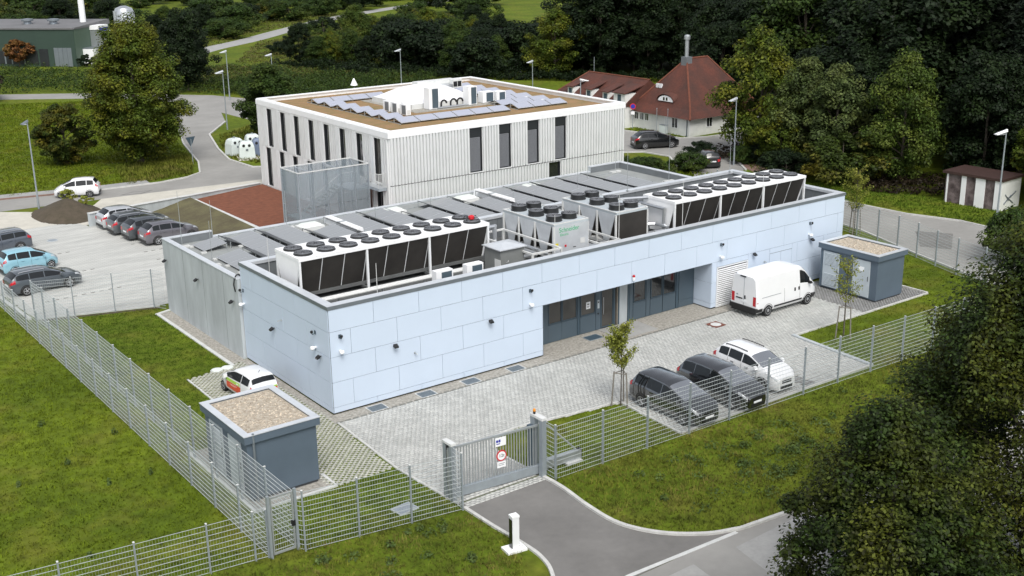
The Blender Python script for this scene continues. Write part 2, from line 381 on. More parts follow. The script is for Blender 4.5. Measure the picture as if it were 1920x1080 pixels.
struct('kerb', strip([(-80, 68), (-20, 61.5), (-.4, 58.5), (3.75, 57.5), (7.6, 56.7)], .2, 0, .12), 'brick_red')
struct('kerb', strip([(7.65, 56.7), (12.8, 56.3), (15.6, 56.9), (17.3, 58.1), (19.2, 63.1), (22, 74), (28, 92)], .16, 0, .12), 'kerb')
struct('pavement', strip([(-80, 69), (-20, 62.4), (-.3, 59.4), (3.9, 58.4), (7.7, 57.6), (12, 57.2)], 1.5, 0, .11), 'asphalt_patch')
struct('kerb', strip([(24, 56.3), (22.3, 57.5), (22.1, 62.4), (23.6, 68.6), (26.4, 77.6), (31.5, 85)], .2, 0, .11), 'kerb')
struct('kerb', strip([(56.6, 26.3), (61, 32.3), (66, 35.3), (73, 36.3)], .2, 0, .11), 'kerb')
struct('kerb', strip([(62.3, 50.2), (63.75, 42.0), (66.5, 40.75), (73, 40.15)], .2, 0, .11), 'kerb')
struct('kerb', strip([(53.0, 31.4), (55.8, 35.5), (55.4, 38.8), (52.5, 40.9), (44, 44.2)], .2, 0, .11), 'kerb')
sheet('forecourt_island', [(53.1, 31.5), (55.7, 35.5), (55.3, 38.7), (52.5, 40.7), (44, 44), (42.5, 36), (44, 30)], .016, 'meadow')
sheet('red_brick_path', [(56.6, 25.5), (57.5, 27.5), (61, 32), (62.5, 31.6), (59.5, 27.5), (58, 24.5)], .015, 'brick_red')
sheet('street_patch', [(8.2, 53.6), (9.6, 54.2), (11.2, 53.7), (9.9, 53.0)], .0145, 'asphalt')
sheet('street_patch', [(8.45, 53.6), (9.6, 54.05), (10.9, 53.65), (9.8, 53.15)], .0185, 'asphalt_street')
# gravel track climbing away in the distance
tk = smooth_line([(48, 139), (56, 158), (64, 168), (78, 180), (96, 198), (122, 222), (158, 246), (210, 275)], 5)
struct('gravel_track', strip(tk, 5.0, 0, .02), 'asphalt_patch')
struct('gravel_track', strip([(50, 139), (58, 134), (70, 122), (78, 108)], 2.2, 0, .02), 'soil')
# car park, sand apron
sheet('sand_apron', [(-30, 54), (-1.5, 53.8), (.6, 52.0), (2.6, 45.6), (-8, 46.6), (-30, 48)], .012, 'sand')
m = Mt['carpark_paving'] = mat('carpark_paving', (.56, .565, .535), .75, col2=(.41, .415, .395), scale=.6, stretch=(.30, 2.6, 1), fine=.10)
n = m.node_tree.nodes; l = m.node_tree.links; b = n['Principled BSDF']
old = b.inputs['Base Color'].links[0].from_socket; br = n.new('ShaderNodeTexBrick'); tc = n.new('ShaderNodeTexCoord')
br.inputs['Scale'].default_value = 1; br.inputs['Brick Width'].default_value = .42; br.inputs['Row Height'].default_value = .21; br.inputs['Mortar Size'].default_value = .014
br.inputs['Color1'].default_value = (.93, .93, .93, 1); br.inputs['Color2'].default_value = (1, 1, 1, 1); br.inputs['Mortar'].default_value = (.72, .72, .70, 1)
l.new(tc.outputs['Object'], br.inputs['Vector']); mx = n.new('ShaderNodeMix'); mx.data_type = 'RGBA'; mx.blend_type = 'MULTIPLY'; mx.inputs[0].default_value = 1
l.new(old, mx.inputs[6]); l.new(br.outputs[0], mx.inputs[7]); l.new(mx.outputs[2], b.inputs['Base Color'])
CARPARK = [(-7.0, 23.6), (-.3, 21.5), (8.7, 21.6), (8.4, 34.3), (7.9, 43.4), (2.6, 44.1), (2.4, 46.2), (-8, 46.9), (-7.6, 31)]
sheet('car_park', CARPARK, .016, 'carpark_paving')
mb = MB()                                                             # dark stones marking the bays
for x0, x1, ys in ((-5.5, -1.0, (26.6, 31.9, 37.4)), (3.4, 7.9, (34.1, 36.75, 39.0, 31.6, 29.2, 41.2))):
    for y in ys:
        for k in range(9): mb.c(x0+(x1-x0)*k/8, y+.16*k/8, .019, .26, .14, .008)
kind(mb.build('bay_marking_stones', 'joint'), 'stuff')['label'] = 'dark marking stones set in the pale car park paving'
struct('kerb', strip([(-7.05, 23.45), (-.35, 21.35)], .12, 0, .09), 'concrete_pale')
struct('kerb', strip([(-7.35, 23.6), (-7.75, 31), (-8.2, 47)], .2, 0, .13), 'concrete_pale')
struct('soil_bed', MB().poly([(-6.9, 23.25, .008), (-.4, 21.2, .008), (-.4, 20.9, .008), (-6.9, 22.9, .008)]), 'soil')

# yard with real paving stones, kiosk apron, grass pavers
YARD = [(-.28, -.95), (31.4, -.95), (31.4, -6.1), (25.05, -6.1), (24.62, -11.5), (11.25, -11.5), (11.42, -7.25), (5.7, -6.55), (4.6, -6.75), (3.85, -7.4), (3.62, -8.3), (3.7, -9.2), (3.72, -10.85), (-.36, -10.85), (-.62, -6.7)]
sheet('yard_bed', YARD, .010, 'joint')
def stones(name, poly, lx, ly, gap, z0, z1, m, rz=0.0, bond=.5, holes=(), label=None, jitter=.004):
    P = np.array(poly); ca, sa = math.cos(rz), math.sin(rz); Rm = np.array([[ca, sa], [-sa, ca]]); Q = P@Rm.T
    x0, y0 = Q.min(0); x1, y1 = Q.max(0); C = []
    j = 0; y = y0
    while y < y1:
        C += [(x+(bond*lx if j % 2 else 0), y) for x in np.arange(x0-lx, x1, lx)]; y += ly; j += 1
    C = np.array(C)+np.array([lx/2, ly/2]); cw = C@Rm
    k = pip(cw[:, 0], cw[:, 1], poly)
    for h in holes: k &= ~pip(cw[:, 0], cw[:, 1], h)
    C = C[k]; n = len(C); a, b2, ch = (lx-gap)/2, (ly-gap)/2, .004
    zt = z1+NR.uniform(-jitter, jitter*.6, n)
    V = np.zeros((n, 8, 3)); sg = np.array([(-1, -1), (1, -1), (1, 1), (-1, 1)])
    for i in range(4):
        V[:, i, 0] = C[:, 0]+sg[i, 0]*a; V[:, i, 1] = C[:, 1]+sg[i, 1]*b2; V[:, i, 2] = z0
        V[:, 4+i, 0] = C[:, 0]+sg[i, 0]*(a-ch); V[:, 4+i, 1] = C[:, 1]+sg[i, 1]*(b2-ch); V[:, 4+i, 2] = zt
    V[:, :, :2] = V[:, :, :2]@Rm
    base = (np.arange(n)*8)[:, None, None]; F = np.array([(4, 5, 6, 7), (0, 1, 5, 4), (1, 2, 6, 5), (2, 3, 7, 6), (3, 0, 4, 7)])[None]+base
    me = fast_mesh(name, V.reshape(-1, 3), F.reshape(-1, 4)); me.materials.append(Mt[m])
    o = kind(obj(name, me), 'stuff')
    if label: o['label'] = label
    return o
MAN = [(22.75, -2.55), (23.55, -2.55), (23.55, -1.75), (22.75, -1.75)]
BAND = [(19.9, -11.5), (20.55, -11.5), (20.75, -6.3), (20.1, -6.3)]
GRATES = [(1.65, -.18), (4.42, -.18), (7.05, -.18), (9.85, -.18)]
stones('paving_stones', YARD, .235, .175, .017, .012, .040, 'paver', holes=[MAN, BAND], label='pale grey rectangular paving stones of the fenced yard')
stones('paving_stones', BAND, .21, .32, .02, .012, .040, 'paver_dark', label='dark stones marking a parking bay beside the white car')
PAD = [(31.4, -6.1), (37.3, -6.1), (37.3, -.3), (31.4, -.3)]
sheet('kiosk_apron', PAD, .011, 'joint')
stones('paving_stones', PAD, .24, .16, .03, .012, .042, 'paver_dark', rz=R(45), label='darker herringbone paving stones around the right kiosk')
stones('threshold_stones', [(-.3, -11.35), (3.7, -11.35), (3.7, -10.9), (-.3, -10.9)], .24, .15, .02, .006, .030, 'paver', label='row of pale stones across the gate threshold')
LAT = [(-3.75, -6.5), (-.75, -6.6), (-.34, -.2), (-.5, 9.3), (-1.6, 9.0), (-3.65, 8.6)]
sheet('lattice_bed', LAT, .010, 'meadow')
def lattice(poly, z0, z1, pitch=.20, wd=.07):
    for nm, rz in (('a', R(45)), ('b', R(-45))):
        P = np.array(poly); ca, sa = math.cos(rz), math.sin(rz); Rm = np.array([[ca, sa], [-sa, ca]]); Q = P@Rm.T
        x0, y0 = Q.min(0); x1, y1 = Q.max(0); C = np.array([(x, y) for y in np.arange(y0, y1, pitch) for x in np.arange(x0, x1, pitch)])
        cw = C@Rm; C = C[pip(cw[:, 0], cw[:, 1], poly)]; n = len(C); V = np.zeros((n, 8, 3)); sg = [(-1, -1), (1, -1), (1, 1), (-1, 1)]
        zt = z1+NR.uniform(-.006, .004, n)
        for i in range(4):
            V[:, i, 0] = C[:, 0]+sg[i][0]*pitch*.47; V[:, i, 1] = C[:, 1]+sg[i][1]*wd/2; V[:, i, 2] = z0
            V[:, 4+i] = V[:, i]; V[:, 4+i, 2] = zt-(0 if nm == 'a' else .004)
        V[:, :, :2] = V[:, :, :2]@Rm
        F = np.array([(4, 5, 6, 7), (0, 1, 5, 4), (1, 2, 6, 5), (2, 3, 7, 6), (3, 0, 4, 7)])[None]+(np.arange(n)*8)[:, None, None]
        yield V.reshape(-1, 3), F.reshape(-1, 4)
(Va, Fa), (Vb, Fb) = lattice(LAT, .011, .045)
me = fast_mesh('grass_paver_lattice', np.vstack([Va, Vb]), np.vstack([Fa, Fb+len(Va)])); me.materials.append(Mt['lattice'])
kind(obj('grass_paver_lattice', me), 'stuff')['label'] = 'concrete grass paver lattice beside the left kiosk'
struct('kerb', strip([(-3.7, 8.62), (-3.76, 5.0), (-3.76, .35)], .09, 0, .05), 'concrete_pale')
struct('kerb', strip([(3.66, -10.1), (3.58, -8.3), (3.8, -7.3), (4.5, -6.62), (5.7, -6.45), (11.46, -7.16)], .12, 0, .075), 'kerb')
struct('kerb', strip([(11.46, -7.1), (11.2, -11.55)], .12, 0, .075), 'kerb')
struct('kerb', strip([(11.2, -11.52), (24.6, -11.5)], .13, 0, .075), 'kerb')
struct('kerb', strip([(24.68, -11.6), (25.1, -6.05)], .22, 0, .11), 'concrete')
struct('kerb', strip([(25.0, -6.13), (31.4, -6.12), (37.32, -6.12)], .12, 0, .08), 'kerb')
struct('kerb', strip([(37.36, -6.1), (37.36, -.3)], .12, 0, .10), 'kerb')
struct('kerb', strip([(-.30, -.95), (-.62, -6.7), (-.36, -10.9)], .11, 0, .052), 'kerb')
# gravel strips
sheet('gravel_strip', [(-.45, -.99), (12.42, -.99), (12.42, .02), (-.45, .02)], .022, 'gravel')
sheet('gravel_strip', [(12.42, -.99), (24.95, -.99), (24.95, 1.4), (12.42, 1.4)], .0225, 'gravel')
sheet('gravel_strip', [(24.95, -.99), (31.4, -.99), (31.4, .02), (24.95, .02)], .0215, 'gravel')
sheet('gravel_strip', [(-.45, .02), (-.02, .02), (-.02, 9.5), (-.45, 9.5)], .0212, 'gravel')
sheet('gravel_strip', [(-.98, 9.3), (-.2, 9.3), (-.2, 19.9), (-.98, 19.9)], .023, 'gravel')
struct('kerb', strip([(-1.06, 9.0), (-1.06, 19.75)], .2, 0, .06), 'concrete_pale')
struct('kerb', strip([(-1.16, 19.8), (-.2, 20.15)], .2, 0, .065), 'concrete_pale')
mb = MB()
for x in np.arange(-.2, 12.3, .42): mb.c(x, -.93, .03, .30, .12, .03)
for x in np.arange(12.5, 31.3, .42): mb.c(x, -.93, .03, .30, .12, .03)
kind(mb.build('edging_stones', 'joint'), 'stuff')['label'] = 'line of dark edging stones between gravel strip and yard'
struct('entrance_slab', MB().b(17.35, 20.1, -.66, 1.33, 0, .05), 'asphalt_patch')
sheet('kiosk_gravel', [(-7.0, -6.45), (-3.5, -6.45), (-3.5, .3), (-7.0, .3)], .0205, 'gravel')
struct('kerb', strip([(-6.98, .4), (-6.98, -6.5), (-3.4, -6.5), (-3.4, -5.2)], .16, 0, .07), 'concrete_pale')
# red planted field, its kerb, the grass ramp, retaining wall, soil heap
RED = [(12.05, 21.6), (18.85, 21.6), (18.95, 48.1), (12.05, 46.2)]
struct('red_gravel_field', MB().prism(RED, -.02, .40), 'red_gravel')
struct('kerb', MB().prism([(11.55, 21.6), (12.03, 21.6), (12.03, 46.15), (11.55, 46.0)], -.03, .47), 'concrete_pale')
mb = MB(); nx, ny = 14, 16
def mz(u, v): return .45*(1-u)**1.2*(1+.5*v)+.10*math.sin(u*9+v*7)*u*(1-u)+.04*math.sin(u*21+v*17)*u*(1-u)
vs = []
for j in range(ny+1):
    for i in range(nx+1):
        u, v = i/nx, j/ny; y = 21.6+v*24.4; xb = 8.6-1.2*v
        vs.append((11.54+(xb-11.54)*u, y-.4*u*v, .004+mz(u, v)))
mb.add(vs, [(j*(nx+1)+i, j*(nx+1)+i+1, (j+1)*(nx+1)+i+1, (j+1)*(nx+1)+i) for j in range(ny) for i in range(nx)])
struct('grass_ramp', mb, 'mound_grass', smooth=True, angle=80)
A, B2 = Vector((2.65, 44.12)), Vector((18.75, 48.25)); d = (B2-A).normalized(); nn = Vector((-d.y, d.x))*.13
q = [A-nn, B2-nn, B2+nn, A+nn]
rw = thing('retaining_wall', 'long low concrete retaining wall behind the car park, sloping down to the ribbed building', 'wall')
MB().hull8([(p.x, p.y, -.02) for p in q], [(q[0].x, q[0].y, 1.02), (q[1].x, q[1].y, .50), (q[2].x, q[2].y, .50), (q[3].x, q[3].y, 1.02)]).build('wall', 'concrete', rw)
q = [A-nn*1.5, B2-nn*1.5, B2+nn*1.5, A+nn*1.5]
MB().hull8([(q[0].x, q[0].y, 1.022), (q[1].x, q[1].y, .502), (q[2].x, q[2].y, .502), (q[3].x, q[3].y, 1.022)], [(q[0].x, q[0].y, 1.07), (q[1].x, q[1].y, .55), (q[2].x, q[2].y, .55), (q[3].x, q[3].y, 1.07)]).build('capping', 'concrete_pale', rw)
sheet('wall_path', [(2.4, 44.6), (2.0, 47.0), (5.4, 51.5), (6.5, 53.2), (21, 51.6), (18.8, 48.6)], .019, 'sand')
mb = MB(); vs = []; nx = 18
for j in range(nx+1):
    for i in range(nx+1):
        u, v = i/nx*2-1, j/nx*2-1; r2 = u*u+v*v; z = 1.25*max(0, 1-r2**.6)**1.1+.07*math.sin(u*8+3*v)*max(0, 1-r2)
        vs.append((2.6+2.7*u-.25*v, 49.6+4.0*v+.5*u, z-.02))
mb.add(vs, [(j*(nx+1)+i, j*(nx+1)+i+1, (j+1)*(nx+1)+i+1, (j+1)*(nx+1)+i) for j in range(nx) for i in range(nx)])
struct('soil_heap', mb, 'soil', smooth=True, angle=80)
# ------------------------------------------------------------------ pale blue panel building
H, L, W, RH = 5.336, 36.68, 9.55, 1.241
bb = thing('panel_clad_building', 'long low building clad in pale blue panels with machinery on its roof', 'building')
X1, X2, ZR, YR = 12.40, 24.92, H-2*RH, 1.40
ZD = 4.0
mb = MB(); mb.b(0.0, X1, .0, .34, .06, 5.18); mb.b(X2, L, .0, .34, .06, 5.18); mb.b(X1, X2, 0, .34, ZR+.012, 5.18)
mb.b(0, .34, .34, W, .06, 5.18); mb.b(L-.34, L, .34, W, .06, 5.18); mb.b(.34, L-.34, W-.34, W, .06, 5.18)
mb.b(X1, X2, YR, YR+.2, 0, ZR); mb.b(X1-.2, X1, .34, YR+.2, .0, ZR); mb.b(X2, X2+.2, .34, YR+.2, .0, ZR); mb.b(X1-.2, X2+.2, .34, YR+.2, ZR+.012, ZR+.2)
mb.build('wall', 'dark_core', bb)
MB().b(.34, L-.34, .34, W-.34, ZD-.2, ZD).build('roof_deck', 'roof_deck_dark', bb)
mb = MB(); mb.b(.36, L-.36, .342, .36, ZD, 5.17); mb.b(.36, L-.36, W-.36, W-.342, ZD, 5.17); mb.b(.342, .36, .36, W-.36, ZD, 5.17); mb.b(L-.36, L-.342, .36, W-.36, ZD, 5.17)
mb.build('parapet_lining', 'parapet_grey', bb)
mb = MB()
for x in np.arange(1.2, L-.5, 1.0): mb.b(x, x+.03, W-.385, W-.362, ZD, 5.15); mb.b(x, x+.03, .362, .385, ZD, 5.15)
for y in np.arange(1.2, W-.5, 1.0): mb.b(.362, .385, y, y+.03, ZD, 5.15); mb.b(L-.385, L-.362, y, y+.03, ZD, 5.15)
mb.build('lining_seams', 'parapet_grey', bb)
# coping: grey edge, sloped top painted paler as if lit by the sky, one length per metre and a half or so
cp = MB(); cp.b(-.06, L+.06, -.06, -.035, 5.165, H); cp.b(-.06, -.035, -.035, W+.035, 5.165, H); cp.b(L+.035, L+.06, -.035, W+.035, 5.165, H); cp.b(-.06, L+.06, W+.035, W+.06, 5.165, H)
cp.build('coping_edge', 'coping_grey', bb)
x = -.06; k = 0
def coping(nm, x0, x1, y0, y1): MB().b(x0, x1, y0, y1, 5.182, H+.006).build('coping', 'coping_light', bb)
ts = list(np.linspace(.42, L-.42, 13))
for a, b_ in zip(ts[:-1], ts[1:]): coping('f', a+.006, b_-.006, -.033, .42); coping('b', a+.006, b_-.006, W-.42, W+.033)
ts = list(np.linspace(-.033, W+.033, 5))
for a, b_ in zip(ts[:-1], ts[1:]): coping('l', -.033, .414, a+.006, b_-.006); coping('r', L-.414, L+.033, a+.006, b_-.006)
# cladding panels with open joints
G = .009
def sub(r, h):
    x0, x1, z0, z1 = r; a0, a1, c0, c1 = h
    if a1 <= x0 or a0 >= x1 or c1 <= z0 or c0 >= z1: return [r]
    out = []
    if a0 > x0: out.append((x0, a0, z0, z1))
    if a1 < x1: out.append((a1, x1, z0, z1))
    m0, m1 = max(x0, a0), min(x1, a1)
    if c0 > z0: out.append((m0, m1, z0, c0))
    if c1 < z1: out.append((m0, m1, c1, z1))
    return [o for o in out if o[1]-o[0] > .05 and o[3]-o[2] > .05]
def rows(span, off_odd, off_even, holes, base=.10):
    zs = [5.16, H-RH, H-2*RH, H-3*RH, H-4*RH, base]; out = []
    for i in range(5):
        o = off_odd if i % 2 == 0 else off_even
        js = [span[0]]+[o+2.5*k for k in range(-2, 20) if span[0]+.1 < o+2.5*k < span[1]-.1]+[span[1]]
        for a, b_ in zip(js[:-1], js[1:]):
            rs = [(a, b_, zs[i+1], zs[i])]
            for h in holes: rs = [p for r in rs for p in sub(r, h)]
            out += rs
    return out
LOUV = (25.30, 27.95, .05, 2.52); HD = (29.86, 31.88, .30, 2.53)
pc = 0
for x0, x1, z0, z1 in rows((0, L), 2.35, 1.09, [(X1, X2, -1, ZR), LOUV, HD]):
    t = NR.uniform(-.003, .003); MB().b(x0+G, x1-G, -.034+t, -.004, z0+G, z1-G).build('cladding_panel', 'cladding', bb)
for y0, y1, z0, z1 in rows((0.0, W), .87, 2.25, []):
    t = NR.uniform(-.003, .003); MB().b(-.034+t, -.004, y0+G, y1-G, z0+G, z1-G).build('cladding_panel', 'cladding', bb)
for y0, y1, z0, z1 in rows((0.0, W), .87, 2.25, []):
    MB().b(L+.004, L+.034, y0+G, y1-G, z0+G, z1-G).build('cladding_panel', 'cladding', bb)
# right and left cheek of the recess
for z0, z1 in ((.08, H-4*RH), (H-4*RH, H-3*RH), (H-3*RH, ZR)):
    MB().b(X2-.035, X2-.004, -.034, YR-.01, z0+G, z1-G).build('cladding_panel', 'cladding', bb)
MB().b(X1+.004, X1+.035, .0, YR-.01, .05, ZR).build('recess_cheek', 'slate_panel', bb)
MB().b(X1+.04, X2-.04, -.03, YR-.01, ZR-.006, ZR+.006).build('recess_soffit', 'slate_panel', bb)
# flush double door in the cladding
for a, b_ in ((29.86, 30.86), (30.86, 31.88)):
    MB().b(a+.012, b_-.012, -.030, -.003, .14, 2.51).build('door', 'cladding', bb)
# louvre
lv = MB().b(LOUV[0]+.01, LOUV[1]-.01, -.002, .0, LOUV[2]+.02, LOUV[3]-.01).build('louvre', 'frame_dark', bb)
fr = MB(); fr.b(LOUV[0]+.012, LOUV[0]+.07, -.07, -.004, .07, 2.50); fr.b(LOUV[1]-.07, LOUV[1]-.012, -.07, -.004, .07, 2.50); fr.b(LOUV[0]+.07, LOUV[1]-.07, -.07, -.004, 2.44, 2.50); fr.b(LOUV[0]+.07, LOUV[1]-.07, -.07, -.004, .07, .12)
fr.build('frame', 'white_metal', lv)
sl = MB().hull8([(LOUV[0]+.072, -.075, 0), (LOUV[1]-.072, -.075, 0), (LOUV[1]-.072, -.012, .02), (LOUV[0]+.072, -.012, .02)], [(LOUV[0]+.072, -.075, .050), (LOUV[1]-.072, -.075, .050), (LOUV[1]-.072, -.012, .066), (LOUV[0]+.072, -.012, .066)]).mesh('slat', 'white_paint')
for k in range(19): obj('slat', sl, lv, (0, 0, .15+k*.119))
# entrance front inside the recess
yb = YR-.004
def slab(x0, x1, z0, z1, nm='door_panel', m='slate_panel', t=.05): return MB().b(x0+.008, x1-.008, yb-t, yb, z0+.006, z1-.006).build(nm, m, bb)
def window(x0, x1, z0, z1, g='glass_brown'):
    wf = MB(); f = .05; wf.b(x0, x0+f, yb-.06, yb, z0, z1); wf.b(x1-f, x1, yb-.06, yb, z0, z1); wf.b(x0+f, x1-f, yb-.06, yb, z0, z0+f); wf.b(x0+f, x1-f, yb-.06, yb, z1-f, z1)
    o = wf.build('window', 'slate_frame', bb); MB().b(x0+f+.002, x1-f-.002, yb-.03, yb-.012, z0+f+.002, z1-f-.002).build('pane', g, o); return o
slab(12.45, 13.45, .03, ZR-.02, 'door_panel', 'slate_frame')
MB().b(13.45, 13.82, yb-.05, yb, .03, ZR-.02).build('door_post', 'slate_panel', bb)
for a, b_ in ((13.82, 14.78), (14.78, 15.86), (16.08, 17.2)):
    slab(a, b_, .04, 1.05); window(a+.02, b_-.02, 1.07, ZR-.02)
slab(15.88, 16.06, .04, ZR-.02, 'door_post', 'slate_frame'); slab(17.22, 17.58, .04, ZR-.02, 'door_post')
dr = window(17.6, 18.5, .10, ZR-.02); dr.name = 'glass_door'
MB().b(17.70, 17.73, yb-.13, yb-.10, .9, 1.9).build('handle', 'rim_silver', dr)
MB().b(18.52, 18.60, yb-.08, yb, .03, ZR-.02).build('door_post', 'slate_frame', bb)
MB().b(18.72, 18.80, yb-.12, yb, .03, ZR-.02).build('door_post', 'bark_light', bb)
MB().b(18.86, 18.94, yb-.08, yb, .03, ZR-.02).build('door_post', 'slate_frame', bb)
MB().b(18.96, 19.58, yb-.03, yb, .03, ZR-.02).build('concrete_pier', 'concrete', bb)
MB().b(19.6, 19.72, yb-.06, yb, .03, ZR-.02).build('door_post', 'slate_frame', bb)
for a, b_ in ((20.02, 21.0), (21.35, 22.3), (22.34, 23.36)):
    slab(a, b_, .04, 1.05); window(a+.02, b_-.02, 1.07, ZR-.02, 'glass_dark')
slab(19.74, 20.0, .04, ZR-.02); slab(21.02, 21.33, .04, ZR-.02, 'door_post', 'slate_panel'); slab(23.4, 23.6, .04, ZR-.02, 'door_post', 'slate_frame')
for z0, z1 in ((.04, .45), (.45, ZR-.02)): slab(23.62, 24.86, z0, z1)
def fixture(nm, label, cat, loc, parts, grp=None, rz=0):
    t = thing(nm, label, cat, loc, rz, grp)
    for n_, mb_, m_ in parts: mb_.build(n_, m_, t, smooth=True)
    return t
# signs on the entrance
s = thing('notice_sign', 'small white camera notice on the dark entrance window', 'sign', (16.66, yb-.04, 1.62))
MB().b(-.15, .15, -.012, 0, -.2, .2).build('board', 'white_paint', s)
MB().b(-.07, .03, -.016, -.013, .03, .11).b(.04, .09, -.016, -.013, .05, .09).b(-.09, .09, -.016, -.013, -.06, -.035).b(-.09, .06, -.016, -.013, -.11, -.09).build('pictogram', 'black_plastic', s)
s = thing('door_intercom', 'slim white intercom panel beside the glass entrance door', 'intercom', (17.38, yb-.055, 1.55))
MB().b(-.07, .07, -.03, 0, -.24, .24).build('panel', 'kiosk_door', s); MB().b(-.04, .04, -.036, -.031, .08, .17).build('screen', 'glass_dark', s)
MB().lathe([(.05, 0), (.05, .03)], 10, (0, -.031, -.55), 'y').build('key_reader', 'black_plastic', s)
# wall fixtures: floodlights, wall lamps, dome cameras, taps, alarm
def flood(): return [('bracket', MB().b(-.02, .02, -.10, 0, -.02, .02), 'black_plastic'), ('lamp_body', MB().hull8([(-.11, -.27, -.10), (.11, -.27, -.10), (.11, -.10, -.05), (-.11, -.10, -.05)], [(-.11, -.25, -.02), (.11, -.25, -.02), (.11, -.10, .07), (-.11, -.10, .07)]), 'black_plastic'),
       ('lamp_glass', MB().b(-.09, .09, -.279, -.275, -.09, -.03), 'glass_dark')]
def ulamp(): return [('back_plate', MB().b(-.06, .06, -.03, 0, -.09, .09), 'slate_frame'), ('arm', MB().path([(0, -.03, -.06), (0, -.16, -.07), (0, -.19, .0)], .022), 'slate_frame'), ('lamp_head', MB().lathe([(.05, -.03), (.075, .02), (.06, .09)], 10, (0, -.19, .02)), 'black_plastic')]
def dome(): return [('bracket', MB().b(-.05, .05, -.14, 0, -.02, .05), 'white_paint'), ('housing', MB().lathe([(.03, .09), (.10, .06), (.12, 0), (.11, -.05)], 12, (0, -.20, 0)), 'white_paint'), ('lens_dome', MB().lathe([(.085, -.05), (.07, -.09), (.03, -.12)], 12, (0, -.20, 0)), 'lamp_clear')]
def tap(): return [('flange', MB().lathe([(.06, 0), (.06, .02)], 10, (0, -.02, 0), 'y'), 'galv'), ('spout', MB().path([(0, -.02, 0), (0, -.16, .0), (.0, -.2, -.05)], .03, 8), 'galv')]
LZ = R(-90)
for nm, f, cat, loc, rz, lab in (
    ('floodlight', flood, 'floodlight', (-.22, 19.7, 3.24), LZ, 'black floodlight on the concrete wall nearest the car park'),
    ('floodlight', flood, 'floodlight', (-.22, 14.98, 3.18), LZ, 'black floodlight halfway along the concrete wall'),
    ('floodlight', flood, 'floodlight', (-.22, 10.22, 3.1), LZ, 'black floodlight on the concrete wall next to the blue panels'),
    ('floodlight', flood, 'floodlight', (-.036, 5.79, 2.76), LZ, 'black floodlight in the middle of the short panelled end wall'),
    ('floodlight', flood, 'floodlight', (-.036, .87, 2.71), LZ, 'black floodlight on the end wall near the building corner'),
    ('floodlight', flood, 'floodlight', (3.38, -.036, 2.75), 0, 'black floodlight on the long wall nearest the front corner'),
    ('floodlight', flood, 'floodlight', (8.97, -.036, 2.78), 0, 'black floodlight on the long wall left of the entrance recess'),
    ('floodlight', flood, 'floodlight', (28.35, -.036, 2.82), 0, 'black floodlight above the white van'),
    ('floodlight', flood, 'floodlight', (33.58, -.036, 2.85), 0, 'black floodlight on the wall above the right kiosk'),
    ('wall_lamp', ulamp, 'wall lamp', (-.036, 9.29, 3.87), LZ, 'small curved wall lamp at the far edge of the end wall'),
    ('wall_lamp', ulamp, 'wall lamp', (-.036, 1.31, 3.77), LZ, 'small curved wall lamp on the end wall close to the corner'),
    ('wall_lamp', ulamp, 'wall lamp', (.51, -.036, 3.82), 0, 'small curved wall lamp on the long wall beside the corner'),
    ('wall_lamp', ulamp, 'wall lamp', (11.56, -.036, 3.83), 0, 'small curved wall lamp above the left end of the entrance'),
    ('wall_lamp', ulamp, 'wall lamp', (25.55, -.036, 3.86), 0, 'small curved wall lamp above the white louvre'),
    ('wall_lamp', ulamp, 'wall lamp', (33.42, -.036, 3.87), 0, 'small curved wall lamp high above the right kiosk'),
    ('dome_camera', dome, 'camera', (-.036, 9.29, 3.15), LZ, 'white dome camera at the far edge of the end wall'),
    ('dome_camera', dome, 'camera', (-.036, 1.31, 3.03), LZ, 'white dome camera on the end wall close to the corner'),
    ('dome_camera', dome, 'camera', (.49, -.036, 3.11), 0, 'white dome camera on the long wall beside the corner'),
    ('dome_camera', dome, 'camera', (11.55, -.036, 3.1), 0, 'white dome camera at the left end of the entrance recess'),
    ('dome_camera', dome, 'camera', (25.52, -.036, 3.14), 0, 'white dome camera just above the white louvre'),
    ('dome_camera', dome, 'camera', (33.38, -.036, 3.16), 0, 'white dome camera on the wall above the right kiosk'),
    ('wall_outlet', tap, 'pipe outlet', (-.036, 4.91, 3.41), LZ, 'short grey pipe outlet on the short end wall'),
    ('wall_outlet', tap, 'pipe outlet', (4.52, -.036, 2.08), 0, 'short grey pipe outlet on the long wall near the corner'),
    ('wall_outlet', tap, 'pipe outlet', (29.39, -.036, 2.13), 0, 'short grey pipe outlet between louvre and flush door')):
    fixture(nm, lab, cat, loc, f(), {'floodlight': 'black floodlights on the walls', 'wall_lamp': 'curved wall lamps', 'dome_camera': 'white dome cameras', 'wall_outlet': 'grey pipe outlets on the blue wall'}[nm], rz)
fixture('alarm_beacon', 'red topped white alarm beacon above the entrance recess', 'alarm', (18.68, -.036, 3.2), [('housing', MB().lathe([(.07, -.16), (.08, .02)], 10, (0, -.09, 0)), 'white_paint'), ('beacon', MB().lathe([(.08, .02), (.075, .12), (.03, .15)], 10, (0, -.09, 0)), 'red_lamp')])
fixture('drain_hose', 'black hose loop over the edge of the concrete wall', 'hose', (-.02, 9.85, 4.2), [('hose', MB().path([(-.22, 0, -.5), (-.28, 0, -.1), (-.22, .0, .2), (-.05, .1, .36), (.15, .2, .33), (.25, .25, .1)], .035, 8), 'black_plastic')])
